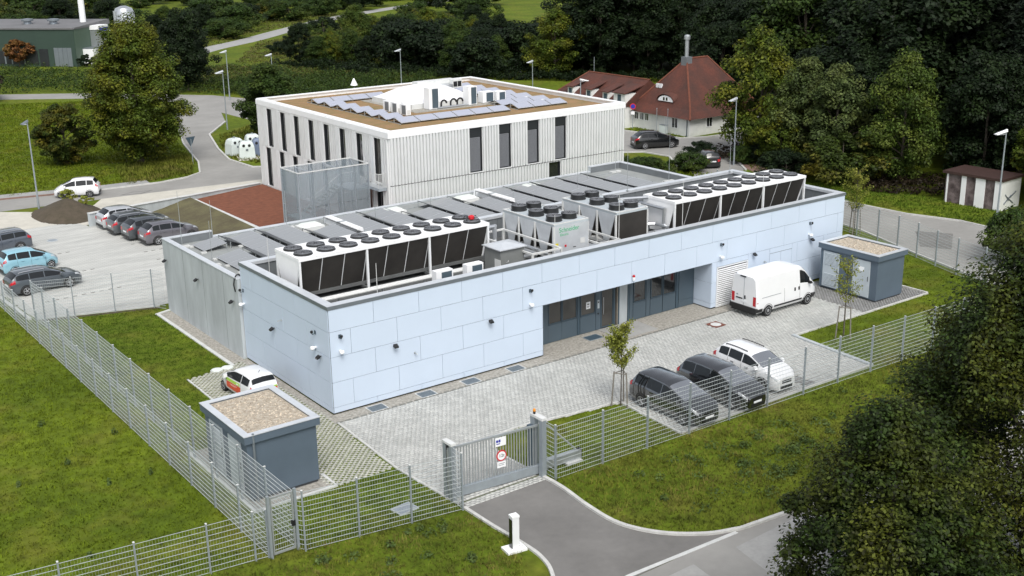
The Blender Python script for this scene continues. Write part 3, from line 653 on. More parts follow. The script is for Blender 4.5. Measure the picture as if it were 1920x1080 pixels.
for i, (gx, gy) in enumerate(GRATES):
    g = thing('drain_grate', 'grey steel grate in the gravel strip, %s' % ['nearest the front corner', 'second from the front corner', 'third from the front corner', 'beside the entrance recess'][i], 'grate', (gx+.35, gy-.36, .024), 0, 'light well grates along the facade')
    MB().b(-.46, .46, -.36, -.32, 0, .022).b(-.46, .46, .32, .36, 0, .022).b(-.46, -.42, -.32, .32, 0, .022).b(.42, .46, -.32, .32, 0, .022).build('frame', 'concrete_pale', g)
    MB().b(-.42, .42, -.32, .32, 0, .006).build('pit_cover', 'slate_frame', g)
    gm = MB()
    for k in range(21): gm.b(-.41+k*.04, -.41+k*.04+.012, -.318, .318, .008, .018)
    kind(gm.build('bars', 'post_grey', g), 'stuff')
g = thing('doormat', 'dark grey foot grate in the gravel before the entrance window', 'grate', (16.35, .55, .024)); MB().b(-.5, .5, -.35, .35, 0, .02).build('frame', 'post_grey', g); MB().b(-.45, .45, -.3, .3, .02, .026).build('mat_insert', 'slate_frame', g)

# ------------------------------------------------------------------ low concrete annex behind it
HC = 4.42; ZA = 3.98; Y0, Y1, XA, XB = W+.07, 20.25, -.2, 35.75
ax = thing('concrete_annex', 'low raw concrete annex with grey flat roof full of solar panels', 'building')
mb = MB(); mb.b(XA, XA+.28, Y0-.02, Y1, 0, HC); mb.b(XB-.3, XB, Y0, Y1, 0, HC); mb.b(XA+.28, XB-.3, Y1-.3, Y1, 0, 4.06); mb.b(XA+.28, 2.8, Y1-.3, Y1, 4.06, HC); mb.b(32.6, XB-.3, Y1-.3, Y1, 4.06, HC)
mb.build('wall', 'concrete', ax)
MB().b(XA+.28, XB-.3, Y0, Y1-.3, ZA-.2, ZA).build('roof', 'roof_membrane', ax)
mb = MB(); mb.b(XA-.03, XA+.31, Y0-.02, Y1+.03, HC+.002, HC+.05); mb.b(XA+.31, 2.83, Y1-.33, Y1+.03, HC+.002, HC+.05); mb.b(2.83, 32.57, Y1-.33, Y1+.03, 4.062, 4.12)
mb.b(32.57, XB-.33, Y1-.33, Y1+.03, HC+.002, HC+.05); mb.b(XB-.33, XB+.03, Y0, Y1+.03, HC+.002, HC+.05)
mb.build('coping', 'coping_light', ax)
mb = MB(); mb.b(XA+.282, XA+.30, Y0, Y1-.3, ZA, HC); mb.b(XA+.3, 2.8, Y1-.32, Y1-.302, ZA, HC); mb.b(XB-.32, XB-.302, Y0, Y1-.3, ZA, HC); mb.b(32.6, XB-.32, Y1-.32, Y1-.302, ZA, HC); mb.build('parapet_lining', 'parapet_grey', ax)
mb = MB()
for y in np.arange(11.5, 19.9, 2.8): mb.b(XA-.006, XA+.001, y, y+.02, .05, HC-.02)
mb.build('formwork_joint', 'parapet_grey', ax)
# tent rows of solar panels: low to the west, high at the open ridge, low again to the east
PL = 1.72; GRP_A = 'rows of tented solar panels on the annex roof'
def tilt(x0, z0, x1, z1, y0, y1, t=.035, inset=0.0):
    d = Vector((x1-x0, 0, z1-z0)).normalized(); nn = Vector((-d.z, 0, d.x))*t
    return ([(x0, y0, z0), (x1, y0, z0), (x1, y1, z1), (x0, y1, z1)] if False else [(x0, y0, z0), (x1, y0, z1), (x1, y1, z1), (x0, y1, z0)], [(x0+nn.x, y0, z0+nn.z), (x1+nn.x, y0, z1+nn.z), (x1+nn.x, y1, z1+nn.z), (x0+nn.x, y1, z0+nn.z)])
def panel_mesh(x0, z0, x1, z1, cell, frame):
    lo, hi = tilt(x0, z0, x1, z1, 0, PL-.02); f = MB().hull8(lo, hi).mesh('solar_panel', frame)
    d = Vector((x1-x0, 0, z1-z0)).normalized(); o = .035; s_ = .03
    nn = Vector((-d.z, 0, d.x)); a = Vector((x0, 0, z0))+d*s_+nn*(o+.003); b_ = Vector((x1, 0, z1))-d*s_+nn*(o+.003); c = MB()
    ym = (PL-.02)/2
    for y0, y1 in ((s_, ym-.008), (ym+.008, PL-.02-s_)): c.poly([(a.x, y0, a.z), (b_.x, y0, b_.z), (b_.x, y1, b_.z), (a.x, y1, a.z)])
    return f, c.mesh('cells', cell)
WEST = panel_mesh(-1.50, .10, -.08, .34, 'solar_cell_skylit', 'solar_frame'); EAST = panel_mesh(.10, .42, .82, .12, 'solar_dark', 'solar_frame_dark')  # west panels painted pale as if mirroring the sky, east ones left dark
rowy = [17.2-PL*k for k in range(5)]
legm = MB().tube((0, 0, 0), (0, 0, .32), .025, n=6).mesh('leg', 'galv'); footm = MB().c(0, 0, .04, .34, .22, .08).mesh('ballast_block', 'concrete_pale')
legl = MB().tube((0, 0, 0), (0, 0, .40), .025, n=6).mesh('leg', 'galv')
desc = ['first tent row of solar panels, next to the concrete wall', 'second tent row of solar panels from the concrete wall', 'third tent row of solar panels from the concrete wall', 'fourth tent row of solar panels, broken by a skylight', 'fifth tent row of solar panels, before the stair tower', 'sixth tent row of solar panels, broken by a pale skylight', 'seventh tent row of solar panels in the middle of the annex', 'eighth tent row of solar panels behind the left machine', 'ninth tent row of solar panels, broken by a skylight', 'tenth tent row of solar panels behind the first chiller', 'eleventh tent row of solar panels behind the second chiller', 'twelfth tent row of solar panels, fourth from the far end', 'thirteenth tent row of solar panels, third from the far end', 'fourteenth tent row of solar panels, second from the far end', 'last tent row of solar panels, beside the far parapet']
for k in range(14):
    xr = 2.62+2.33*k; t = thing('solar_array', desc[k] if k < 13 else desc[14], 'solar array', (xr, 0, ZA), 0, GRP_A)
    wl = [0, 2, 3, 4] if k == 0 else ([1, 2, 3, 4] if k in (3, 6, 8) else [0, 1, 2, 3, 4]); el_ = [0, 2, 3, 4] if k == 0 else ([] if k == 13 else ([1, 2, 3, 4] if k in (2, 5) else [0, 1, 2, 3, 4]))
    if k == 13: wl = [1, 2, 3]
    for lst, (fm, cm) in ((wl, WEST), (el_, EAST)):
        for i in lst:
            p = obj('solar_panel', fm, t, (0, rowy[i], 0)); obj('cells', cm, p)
    for i in range(6):
        y = rowy[0]+PL-.06-PL*i
        if k == 13 and i in (0, 5): continue
        obj('leg', legm, t, (-.12, y, 0)); obj('leg', legl, t, (.12, y, 0)); obj('ballast_block', footm, t, (-1.55, y, 0))
    MB().b(-1.5, .8, rowy[4]+.02, rowy[4]+.06, 0, .05).b(-1.5, .8, rowy[0]+PL-.08, rowy[0]+PL-.04, 0, .05).build('base_rail', 'galv', t)
for x, y, lab in ((8.5, 18.35, 'low pale skylight on the annex roof before the stair tower, nearer the car park'), (14.5, 18.45, 'low pale skylight on the annex roof at the corner of the ribbed building'), (20.25, 18.45, 'low pale skylight on the annex roof under the long ribbed wall'), (25.9, 18.5, 'low pale skylight on the annex roof, farthest along the ribbed wall')):
    s = thing('roof_skylight', lab, 'skylight', (x, y, ZA), 0, 'small skylights on the annex roof')
    MB().b(-.75, .75, -.55, .55, 0, .22).build('upstand', 'off_white', s); MB().hull8([(-.66, -.46, .22), (.66, -.46, .22), (.66, .46, .22), (-.66, .46, .22)], [(-.5, -.3, .36), (.5, -.3, .36), (.5, .3, .36), (-.5, .3, .36)]).build('dome', 'gull_white', s)
for x, y, lab in ((10.15, 17.2, 'long white roof duct beside the skylight before the stair tower'), (21.9, 17.6, 'long white roof duct by the ribbed wall'),):
    d = thing('roof_duct', lab, 'duct', (x, y, ZA)); MB().hull8([(-.28, -2.2, .0), (.28, -2.2, .0), (.28, 1.9, .0), (-.28, 1.9, .0)], [(-.22, -2.2, .42), (.22, -2.2, .42), (.22, 1.9, .42), (-.22, 1.9, .42)]).build('casing', 'white_paint', d); MB().b(-.32, .32, -.1, .1, .42, .45).build('joint_band', 'galv', d)
# lightning rods
def rod(x, y, z, h, lab, grp='thin lightning rods on the flat roofs'):
    t = thing('lightning_rod', lab, 'lightning rod', (x, y, z), 0, grp)
    MB().b(-.45, -.02, -.16, .16, 0, .10).b(.02, .45, -.16, .16, 0, .10).build('base_block', 'concrete_pale', t); MB().tube((0, 0, 0), (0, 0, h), .020, .010, 6).build('rod', 'galv', t)
rod(.57, 19.1, ZA, 3.4, 'thin lightning rod on a pale base in the annex corner by the car park')
rod(.38, 14.2, ZA, 2.6, 'thin lightning rod on a pale base halfway along the concrete wall')
rod(2.4, 18.9, ZA, 2.6, 'thin lightning rod beside the first solar row')
for x, y in ((7.4, 19.3), (12.4, 17.0), (16.9, 17.6), (22.6, 16.2), (27.8, 15.7), (30.2, 17.5)): rod(x, y, ZA, 2.4, 'thin lightning rod among the solar rows of the annex roof', 'rods among the solar rows')
rod(34.2, 19.0, ZA, 3.4, 'thin lightning rod on a pale base at the far annex corner'); rod(34.9, 14.0, ZA, 3.6, 'thin lightning rod on a pale base along the far annex parapet')
for x, y, h in ((3.2, 1.0, 2.6), (14.2, 1.2, 3.2), (18.9, 1.4, 3.6), (23.4, 1.0, 3.8), (1.2, 8.6, 2.6), (30.0, .9, 3.2)):
    t = thing('lightning_rod', 'thin lightning rod standing in the machinery trough of the panel clad roof', 'lightning rod', (x, y, ZD), 0, 'rods in the machinery trough'); MB().tube((0, 0, 0), (0, 0, h), .022, .012, 6).build('rod', 'off_white', t); MB().b(-.2, .2, -.2, .2, 0, .08).build('base_block', 'concrete_pale', t)
for x, y in ((35.9, 9.1), (26.5, 9.15)): 
    t = thing('lightning_rod', 'thin lightning rod at the rear right parapet of the panel clad roof', 'lightning rod', (x, y, H), 0, 'rods at the rear parapet'); MB().tube((0, 0, 0), (0, 0, 2.6), .022, .012, 6).build('rod', 'galv', t); MB().b(-.06, .06, -.06, .06, 0, .06).build('base_plate', 'galv', t)
# ------------------------------------------------------------------ rooftop machinery
def fan_parts(r, hgt, m_ring):
    ring = MB().lathe([(r*1.06, 0), (r*1.06, .03), (r, .05), (r, hgt), (r*.94, hgt), (r*.94, .02)], 20, cap=False).mesh('fan', m_ring, True)
    bl = MB()
    for k in range(7):
        a = 2*math.pi*k/7; c, s_ = math.cos(a), math.sin(a); p = lambda rr_, t, z: (rr_*math.cos(a+t), rr_*math.sin(a+t), z)
        bl.hull8([p(r*.22, -.25, hgt*.5), p(r*.9, -.22, hgt*.42), p(r*.9, .30, hgt*.62), p(r*.22, .30, hgt*.66)], [p(r*.22, -.25, hgt*.5+.012), p(r*.9, -.22, hgt*.42+.012), p(r*.9, .30, hgt*.62+.012), p(r*.22, .30, hgt*.66+.012)])
    blades = bl.mesh('fan_blades', 'fan_black'); hub = MB().lathe([(r*.30, hgt*.4), (r*.30, hgt*.98), (r*.12, hgt*1.05)], 12).mesh('hub', 'fan_black', True)
    g = MB()
    for rr_ in (.45, .62, .79, .93): g.lathe([(r*rr_-.008, hgt), (r*rr_-.008, hgt+.012), (r*rr_+.008, hgt+.012), (r*rr_+.008, hgt)], 18, cap=False)
    for k in range(6):
        a = math.pi*k/3; g.tube((r*.2*math.cos(a), r*.2*math.sin(a), hgt+.01), (r*math.cos(a), r*math.sin(a), hgt+.01), .010, n=4)
    well = MB().lathe([(r*.93, .012), (.001, .012)], 20, cap=False).mesh('fan_well', 'black_plastic')
    return ring, blades, hub, g.mesh('guard', 'blind_light'), well
FA = fan_parts(.46, .10, 'fan_black'); FB = fan_parts(.44, .30, 'fan_black')
def put_fan(parent, x, y, z, F, a=0):
    f = obj('fan', F[0], parent, (x, y, z))
    for nm, me in zip(('fan_blades', 'hub', 'guard', 'fan_well'), F[1:]): o = obj(nm, me, f, (0, 0, 0), a if nm == 'fan_blades' else 0)
    return f
def dry_cooler(label, x0, x1, y0, y1, zt, plain_left=True):
    t = thing('dry_cooler', label, 'cooling unit', ((x0+x1)/2, (y0+y1)/2, ZD), 0, 'two long dry coolers on the roof')
    hx, hy, h = (x1-x0)/2, (y1-y0)/2, zt-ZD; zb = .42; n = 9; bw = 2*hx/n
    MB().b(-hx, hx, -hy, hy, h-.16, h).build('fan_deck', 'white_paint', t)
    inn = .62
    for sx in (-1, 1):
        X = sx*(hx-.02); X2_ = X-sx*.05
        e = MB().hull8([(min(X, X2_), -hy+inn, zb), (max(X, X2_), -hy+inn, zb), (max(X, X2_), hy-inn, zb), (min(X, X2_), hy-inn, zb)], [(min(X, X2_), -hy+.02, h-.162), (max(X, X2_), -hy+.02, h-.162), (max(X, X2_), hy-.02, h-.162), (min(X, X2_), hy-.02, h-.162)])
        e.build('end_panel', 'white_paint', t)
    for sy in (-1, 1):
        for k in range(n):
            a, b_ = -hx+.09+k*(2*hx-.18)/n, -hx+.09+(k+1)*(2*hx-.18)/n
            y_t, y_b = sy*(hy-.05), sy*(hy-inn-.05); q0, q1 = sorted((y_b, y_b-sy*.08)), sorted((y_t, y_t-sy*.08))
            MB().hull8([(a+.022, q0[0], zb), (b_-.022, q0[0], zb), (b_-.022, q0[1], zb), (a+.022, q0[1], zb)], [(a+.022, q1[0], h-.165), (b_-.022, q1[0], h-.165), (b_-.022, q1[1], h-.165), (a+.022, q1[1], h-.165)]).build('coil_panel', 'coil', t)
        for k in range(n+1):
            dv = MB()
            x = -hx+.09+k*(2*hx-.18)/n; y_t, y_b = sy*(hy-.045), sy*(hy-inn-.045); q0, q1 = sorted((y_b, y_b-sy*.09)), sorted((y_t, y_t-sy*.09))
            dv.hull8([(x-.019, q0[0], zb), (x+.019, q0[0], zb), (x+.019, q0[1], zb), (x-.019, q0[1], zb)], [(x-.019, q1[0], h-.163), (x+.019, q1[0], h-.163), (x+.019, q1[1], h-.163), (x-.019, q1[1], h-.163)]); dv.build('coil_divider', 'white_metal', t)
        pass
        for x in (-hx+.07, -hx+.09+3*(2*hx-.18)/n, -hx+.09+6*(2*hx-.18)/n, hx-.07):
            MB().b(x-.055, x+.055, min(sy*(hy-.02), sy*(hy-.13)), max(sy*(hy-.02), sy*(hy-.13)), 0, h-.161).build('leg', 'white_metal', t)
    fr = MB(); fr.b(-hx+.1, hx-.1, -hy+inn-.08, hy-inn+.08, zb-.16, zb-.01)
    for x in (-hx+.2, -hx/3, hx/3, hx-.2): fr.b(x-.06, x+.06, -hy+.1, hy-.1, zb-.30, zb-.17)
    fr.build('base_frame', 'roof_deck_dark', t)
    for j, y in enumerate((-.56, .56)):
        for k in range(n): put_fan(t, -hx+bw*(k+.5), y, h, FA, NR.uniform(0, 6))
    return t
dc1 = dry_cooler('long white dry cooler with two rows of fans, at the left end of the roof', .95, 12.38, 4.60, 7.22, 6.4)
dc2 = dry_cooler('long white dry cooler with two rows of fans, at the right end of the roof', 23.45, 34.92, 1.70, 4.38, 6.4)
def chiller(label, x0, x1, y0, y1, zt, logo):
    t = thing('chiller', label, 'cooling unit', ((x0+x1)/2, (y0+y1)/2, ZD), 0, 'two grey chillers in the middle of the roof')
    hx, hy, h = (x1-x0)/2, (y1-y0)/2, zt-ZD; zb = .45
    MB().b(-hx, hx, -hy, hy, h-.12, h).build('fan_deck', 'kiosk_door', t)
    rl = MB()
    for sx in (-1, 1): rl.b(sx*hx-.03, sx*hx+.03, -hy, hy, h+.002, h+.05)
    rl.b(-hx+.03, hx-.03, hy-.06, hy, h+.002, h+.05); rl.b(-hx+.03, hx-.03, -hy, -hy+.06, h+.002, h+.05); rl.build('deck_rim', 'off_white', t)
    n = 3; ml = (2*hy-(.25 if logo else .1))/n; ys = -hy+(.25 if logo else .1)
    for sx in (-1, 1):
        X = sx*hx
        for k in range(n):
            a, b_ = ys+k*ml+.03, ys+(k+1)*ml-.03; xs = sorted((X, X-sx*.04)); q = .34*ml
            MB().hull8([(xs[0], a+q, zb), (xs[1], a+q, zb), (xs[1], b_-q, zb), (xs[0], b_-q, zb)], [(xs[0], a, h-.125), (xs[1], a, h-.125), (xs[1], b_, h-.125), (xs[0], b_, h-.125)]).build('side_panel', 'coping_light', t)
        for y in (-hy+.05, ys+ml, ys+2*ml, hy-.05): MB().b(X-.045, X+.045, y-.045, y+.045, 0, h-.126).build('leg', 'off_white', t)
    for k in range(n):
        a, b_ = ys+k*ml+.05, ys+(k+1)*ml-.05; q = .34*ml
        for y_t, y_b in ((a, a+q), (b_, b_-q)):
            MB().hull8([(-hx+.06, y_b-.03, zb), (hx-.06, y_b-.03, zb), (hx-.06, y_b+.03, zb), (-hx+.06, y_b+.03, zb)], [(-hx+.06, y_t-.03, h-.13), (hx-.06, y_t-.03, h-.13), (hx-.06, y_t+.03, h-.13), (-hx+.06, y_t+.03, h-.13)]).build('coil_panel', 'coil', t)
    MB().b(-hx, hx, -hy+.1, hy-.1, zb-.2, zb-.02).build('base_frame', 'off_white', t)
    cm = MB()
    for k in range(2): cm.lathe([(.3, -1.4+k*1.9), (.3, -.1+k*1.9)], 14, (-.4+.8*k, 0, .16), 'y')
    cm.build('compressor', 'slate_frame', t, smooth=True)
    fy = np.linspace(ys+ml*.42, hy-ml*.42, 3)
    for y in fy:
        for x in (-.53, .53): put_fan(t, x, y, h, FB, NR.uniform(0, 6))
    if logo:
        MB().b(-hx+.01, hx-.01, -hy-.02, -hy+.22, zb-.05, h-.127).build('front_panel', 'coping_light', t)
        MB().b(-hx+.25, hx-.35, -hy-.03, -hy-.021, zb+.0, zb+.12).build('grille', 'black_plastic', t)
        text('Schneider', .36, 'green_paint', 'lettering', t, Matrix.Translation((-.18, -hy-.022, h-.36))@FRONT)
        text('Electric', .20, 'green_paint', 'lettering', t, Matrix.Translation((-.52, -hy-.022, h-.62))@FRONT)
        MB().b(-hx+.06, -hx+.26, -hy-.03, -hy-.021, zb+.35, zb+.70).build('yellow_label', 'yellow_paint', t)
        MB().b(-.5, -.38, -hy-.04, -hy-.021, zb+.42, zb+.54).build('isolator_switch', 'red_paint', t)
        MB().b(.1, .3, -hy-.03, -hy-.021, zb+.30, zb+.34).build('name_plate', 'black_plastic', t)
        MB().b(.62, .96, -hy-.03, -hy-.021, zb+.45, zb+.75).build('hatch', 'off_white', t)
    else:
        MB().b(-hx+.1, hx-.1, -hy+.0, -hy+.05, zb+.05, h-.15).build('front_coil', 'coil', t)
    return t
chiller('grey chiller with six fans and green lettering on its front', 15.2, 17.6, 2.5, 7.2, 6.2, True)
chiller('grey chiller with six fans and a dark open front', 19.6, 22.0, 2.4, 7.25, 6.2, False)
# pipes
def pipes(label, runs, m, r, brackets=None, grp=None):
    t = thing('pipe_run', label, 'pipes', runs[0][0], 0, grp); o = Vector(runs[0][0])
    for pts in runs:
        P = [Vector(p)-o for p in pts]; mb_ = MB().path(P, r, 8)
        for p in P[1:-1]: mb_.lathe([(r*.2, -r), (r*1.1, -r*.6), (r*1.1, r*.6), (r*.2, r)], 8, p)
        mb_.build('pipe', m, t, smooth=True)
    if brackets:
        bm = MB()
        for p in brackets: q = Vector(p)-o; bm.b(q.x-.04, q.x+.04, q.y-.04, q.y+.04, ZD-o.z, q.z)
        bm.build('bracket', 'galv', t)
    return t
pipes('two white pipes along the front of the left dry cooler', [[(1.6, 3.75, 4.45), (11.0, 3.75, 4.45)], [(1.6, 3.5, 4.45), (11.0, 3.5, 4.45)]], 'off_white', .07, [(x, 3.62, 4.4) for x in (2.5, 5, 7.5, 10)])
pipes('bundle of silver pipes between left dry cooler and first chiller', [[(12.5, 5.4, 5.9), (13.3, 5.4, 5.9), (13.3, 5.4, 4.6), (15.1, 5.4, 4.6)], [(12.5, 6.3, 5.6), (13.9, 6.3, 5.6), (13.9, 6.3, 4.35), (15.4, 6.3, 4.35)], [(12.9, 3.4, 4.5), (14.6, 3.4, 4.5), (14.6, 5.0, 4.5)], [(13.2, 2.4, 4.3), (15.1, 2.4, 4.3)], [(12.5, 4.9, 4.95), (14.2, 4.9, 4.95), (14.2, 2.8, 4.95), (14.9, 2.8, 4.6)], [(13.5, 1.5, 4.25), (13.5, 5.5, 4.25)]], 'pipe_silver', .11, [(14.9, 5.4, 4.5), (14.6, 3.4, 4.4), (13.6, 2.4, 4.2)])
pipes('silver pipes between the two chillers', [[(17.75, 3.2, 4.35), (19.5, 3.2, 4.35)], [(18.6, 2.2, 4.3), (18.6, 7.0, 4.3)], [(17.75, 5.2, 4.6), (19.5, 5.2, 4.6)]], 'pipe_silver', .10)
pipes('white pipe frame and silver valves at the end of the right dry cooler', [[(22.3, 4.4, 5.5), (23.3, 4.4, 5.9), (23.3, 2.4, 5.9), (23.25, 2.4, 4.4)], [(22.35, 3.6, 4.9), (23.2, 3.0, 4.9), (23.2, 2.0, 4.9), (23.2, 2.0, 4.3)], [(22.2, 2.9, 4.45), (23.3, 2.9, 4.45)], [(22.3, 2.1, 4.7), (23.3, 2.1, 4.7)], [(22.4, 5.2, 6.1), (23.4, 3.9, 6.3)]], 'pipe_silver', .10, [(22.6, 2.9, 4.4), (22.8, 4.4, 5.5)])
def steel_frame(label, x0, x1, y0, y1, h):
    t = thing('support_frame', label, 'steel frame', (x0, y0, ZD)); a, b_ = x1-x0, y1-y0
    for x in (0, a):
        for y in (0, b_): MB().b(x-.05, x+.05, y-.05, y+.05, 0, h).build('post', 'off_white', t)
    MB().b(-.05, a+.05, -.05, .05, h+.002, h+.1).b(-.05, a+.05, b_-.05, b_+.05, h+.002, h+.1).b(-.05, .05, .052, b_-.052, h+.002, h+.1).b(a-.05, a+.05, .052, b_-.052, h+.002, h+.1).build('beam', 'off_white', t)
steel_frame('pale steel pipe frame before the left side of the first chiller', 13.0, 14.95, 1.6, 6.9, 1.1)
steel_frame('pale steel pipe frame between the chillers', 17.85, 19.3, 1.8, 7.0, .8)
Mt['shaft_grey'] = mat('shaft_grey', (.19, .20, .195), .55, var=.08, scale=1.5)
k = thing('air_shaft', 'grey metal shaft housing with low pyramid lid beside the left dry cooler', 'roof housing', (12.3, 3.15, ZD))
MB().b(-.78, .78, -.72, .72, 0, 1.42).build('housing', 'shaft_grey', k)
MB().hull8([(-.9, -.84, 1.425), (.9, -.84, 1.425), (.9, .84, 1.425), (-.9, .84, 1.425)], [(-.9, -.84, 1.47), (.9, -.84, 1.47), (.9, .84, 1.47), (-.9, .84, 1.47)]).add([(-.9, -.84, 1.472), (.9, -.84, 1.472), (.9, .84, 1.472), (-.9, .84, 1.472), (0, 0, 1.66)], [(0, 1, 4), (1, 2, 4), (2, 3, 4), (3, 0, 4)]).build('lid', 'coping_light', k)
MB().b(-.8, -.781, -.715, -.2, 0, .9).build('access_panel', 'off_white', k); MB().tube((-.4, -.75, .7), (-.4, -.9, .85), .03, n=6).build('handle', 'off_white', k)
def ac_unit(x, y, z, lab, grp, sx=.9, sy=.36, h=.75, rz=0, face='slate_panel', two=False):
    t = thing('air_conditioner', lab, 'air conditioner', (x, y, z), rz, grp)
    MB().b(-sx/2, sx/2, -sy/2, sy/2, .06, h).build('casing', 'white_paint', t)
    MB().b(-sx*.18 if not two else -sx*.42, sx*.42, -sy/2-.02, -sy/2-.002, .12, h-.08).build('fan_grille', face, t)
    MB().b(-sx/2+.05, -sx/2+.13, -sy/2, sy/2, 0, .058).b(sx/2-.13, sx/2-.05, -sy/2, sy/2, 0, .058).build('foot', 'galv', t)
    MB().b(sx/2+.001, sx/2+.02, -sy*.3, sy*.3, .15, .45).build('service_cover', 'off_white', t)
    return t
ac_unit(7.15, 1.35, ZD+.72, 'small white air conditioner on the front roof edge, left one', 'small air conditioners at the front parapet', 1.0, .4, .75)
ac_unit(9.0, 1.35, ZD+.72, 'small white air conditioner on the front roof edge, right one', 'small air conditioners at the front parapet', 1.0, .4, .75)
fr = thing('bracket_frame', 'pale steel stand carrying the two small air conditioners', 'steel frame', (6.6, 1.35, ZD)); MB().b(0, 3.0, -.2, -.15, .62, .70).b(0, 3.0, .15, .2, .62, .70).build('rail', 'off_white', fr)
for x in (.05, 1.5, 2.95): MB().b(x-.03, x+.03, -.03, .03, 0, .618).build('post', 'off_white', fr)
bird = thing('fan_motor', 'red and black fan motor lying on the last fan of the left dry cooler', 'motor', (11.75, 5.4, 6.53))
MB().lathe([(.10, 0), (.17, .04), (.17, .18), (.08, .24)], 12).build('housing', 'red_paint', bird, smooth=True)
bm = MB()
for a in range(4): bm.path([(0, 0, .1), (.42*math.cos(a*1.57+.4), .42*math.sin(a*1.57+.4), .14), (.50*math.cos(a*1.57+.4), .50*math.sin(a*1.57+.4), .02)], .018, 5)
bm.build('bracket', 'black_plastic', bird)
# ------------------------------------------------------------------ ribbed white building with planted roof
WX, WY, WA, WW, WD, WZ, WT = 18.85, 25.95, -.014, 22.07, 22.35, 7.36, 7.78
wb = thing('ribbed_office_building', 'square two storey building with pale ribbed metal walls and a planted brown roof', 'building', (WX, WY, 0), WA)
FW = [(6.85, 8.0), (9.55, 10.66), (12.22, 13.34), (14.9, 16.02)]                # upper front windows
def lx(y): return y-25.95
LWU = [(lx(a), lx(b)) for a, b in ((45.34, 46.36), (42.74, 43.72), (40.2, 41.16), (37.58, 38.52), (34.95, 35.9), (32.33, 33.27), (29.65, 30.63), (26.96, 27.97))]
LWL = [(a+.62, b+.62) for a, b in LWU[:6]]+[(2.6, 3.5), (.95, 1.9)]
def ribs(u0, u1, z0, z1, pitch, side, mb, dep=.13):
    n = max(1, round((u1-u0)/pitch)); p = (u1-u0)/n; prof = []
    for i in range(n):
        a = u0+i*p; prof += [(a, 0), (a+p*.30, 0), (a+p*.36, dep), (a+p*.94, dep)]
    prof += [(u1, 0)]
    P = [((u, -d) if side == 'front' else (-d, u)) for u, d in prof]
    vs = [(x, y, z0) for x, y in P]+[(x, y, z1) for x, y in P]; k = len(P)
    mb.add(vs, [((i, i+1, k+i+1, k+i) if side == 'front' else (i+1, i, k+i, k+i+1)) for i in range(k-1)])
core = MB(); core.b(.14, WW-.02, .14, WD-.02, 0, WZ)
core.build('wall', 'dark_core', wb)
mb = MB(); us = [0.0]+[v for ab in FW for v in ab]+[WW]
for a, b_ in zip(us[0::2], us[1::2]): ribs(a, b_, 3.93, WZ, .277, 'front', mb)
LD = (14.3, 15.46)
for a, b_, z0, z1 in ((0, WW, 3.84, 3.885), (0, LD[0], .0, 3.84), (LD[1], WW, .0, 3.84)): ribs(a, b_, z0, z1, .277, 'front', mb)
for a, b_ in FW: ribs(a, b_, 3.93, 3.99, .277, 'front', mb)
mb.build('ribbed_cladding', 'rib_metal', wb)
mb = MB(); MB().b(0, WW, -.03, .13, 3.887, 3.928).build('storey_joint', 'frame_dark', wb)
def side_panels(wins, z0, z1, mb, flat):
    ys = sorted(wins); prev = 0.0
    for a, b_ in ys:
        if a-prev > .1: ribs(prev, a, z0, z1, .30, 'left', mb)
        MB().b(-.135, .12, b_+.01, b_+.52, z0, z1).build('smooth_wall_panel', 'white_metal', wb); prev = b_+.53
    if WD-prev > .1: ribs(prev, WD, z0, z1, .30, 'left', mb)
mb = MB(); flat = MB(); side_panels(LWU, 3.99, WZ-.14, mb, flat); side_panels(LWL, .42, 3.84, mb, flat)
for z0, z1 in ((3.84, 3.99), (WZ-.14, WZ), (0.0, .42)): ribs(0, WD, z0, z1, .30, 'left', mb)
mb.build('ribbed_cladding', 'rib_metal', wb)
mb = MB(); ribs(0, WD, 0, WZ, .30, 'left', mb); mb.v = [(WW-x, y, z) for x, y, z in mb.v]; mb.f = [f[::-1] for f in mb.f]; mb.build('ribbed_cladding', 'rib_metal', wb)
mb = MB(); ribs(0, WW, 0, WZ, .30, 'front', mb); mb.v = [(x, WD-y, z) for x, y, z in mb.v]; mb.f = [f[::-1] for f in mb.f]; mb.build('ribbed_cladding', 'rib_metal', wb)
def wwin(side, a, b_, z0, z1, blind=0.0, glass='glass_dark'):
    f = .05; mbf = MB()
    def B(mb_, u0, u1, d0, d1, q0, q1): return mb_.b(u0, u1, d0, d1, q0, q1) if side == 'front' else mb_.b(d0, d1, u0, u1, q0, q1)
    B(mbf, a, a+f, -.05, .136, z0, z1); B(mbf, b_-f, b_, -.05, .136, z0, z1); B(mbf, a+f, b_-f, -.05, .136, z1-f, z1); B(mbf, a+f, b_-f, -.05, .136, z0, z0+f)
    o = mbf.build('window', 'frame_dark', wb)
    B(MB(), a+f+.002, b_-f-.002, .08, .10, z0+f+.002, z1-f-.002).build('pane', glass, o)
    B(MB(), a-.05, b_+.05, -.12, -.052, z0-.05, z0-.004).build('sill', 'white_paint', o)
    if blind:
        bl = MB(); zt = z1-f-(z1-z0)*(1-blind)
        z = z0+f+.03
        while z < zt: B(bl, a+f+.03, b_-f-.08, .01, .05, z, z+.045); z += .075
        kind(bl.build('blind_slats', 'blind_light', o), 'stuff')
        B(MB(), a+f+.01, b_-f-.01, .0, .06, zt+.02, z1-f-.003).build('blind_box', 'frame_dark', o)
    return o
for i, (a, b_) in enumerate(FW): wwin('front', a, b_, 4.0, WZ-.01, .80)
wwin('front', LD[0], LD[1], 1.0, 3.83)
for i, (a, b_) in enumerate(LWU): wwin('left', a, b_, 3.99, WZ-.15, glass='glass_brown' if i == 7 else 'glass_dark')
for a, b_ in LWL: wwin('left', a, b_, .5 if a > 2 else .42, 3.83)
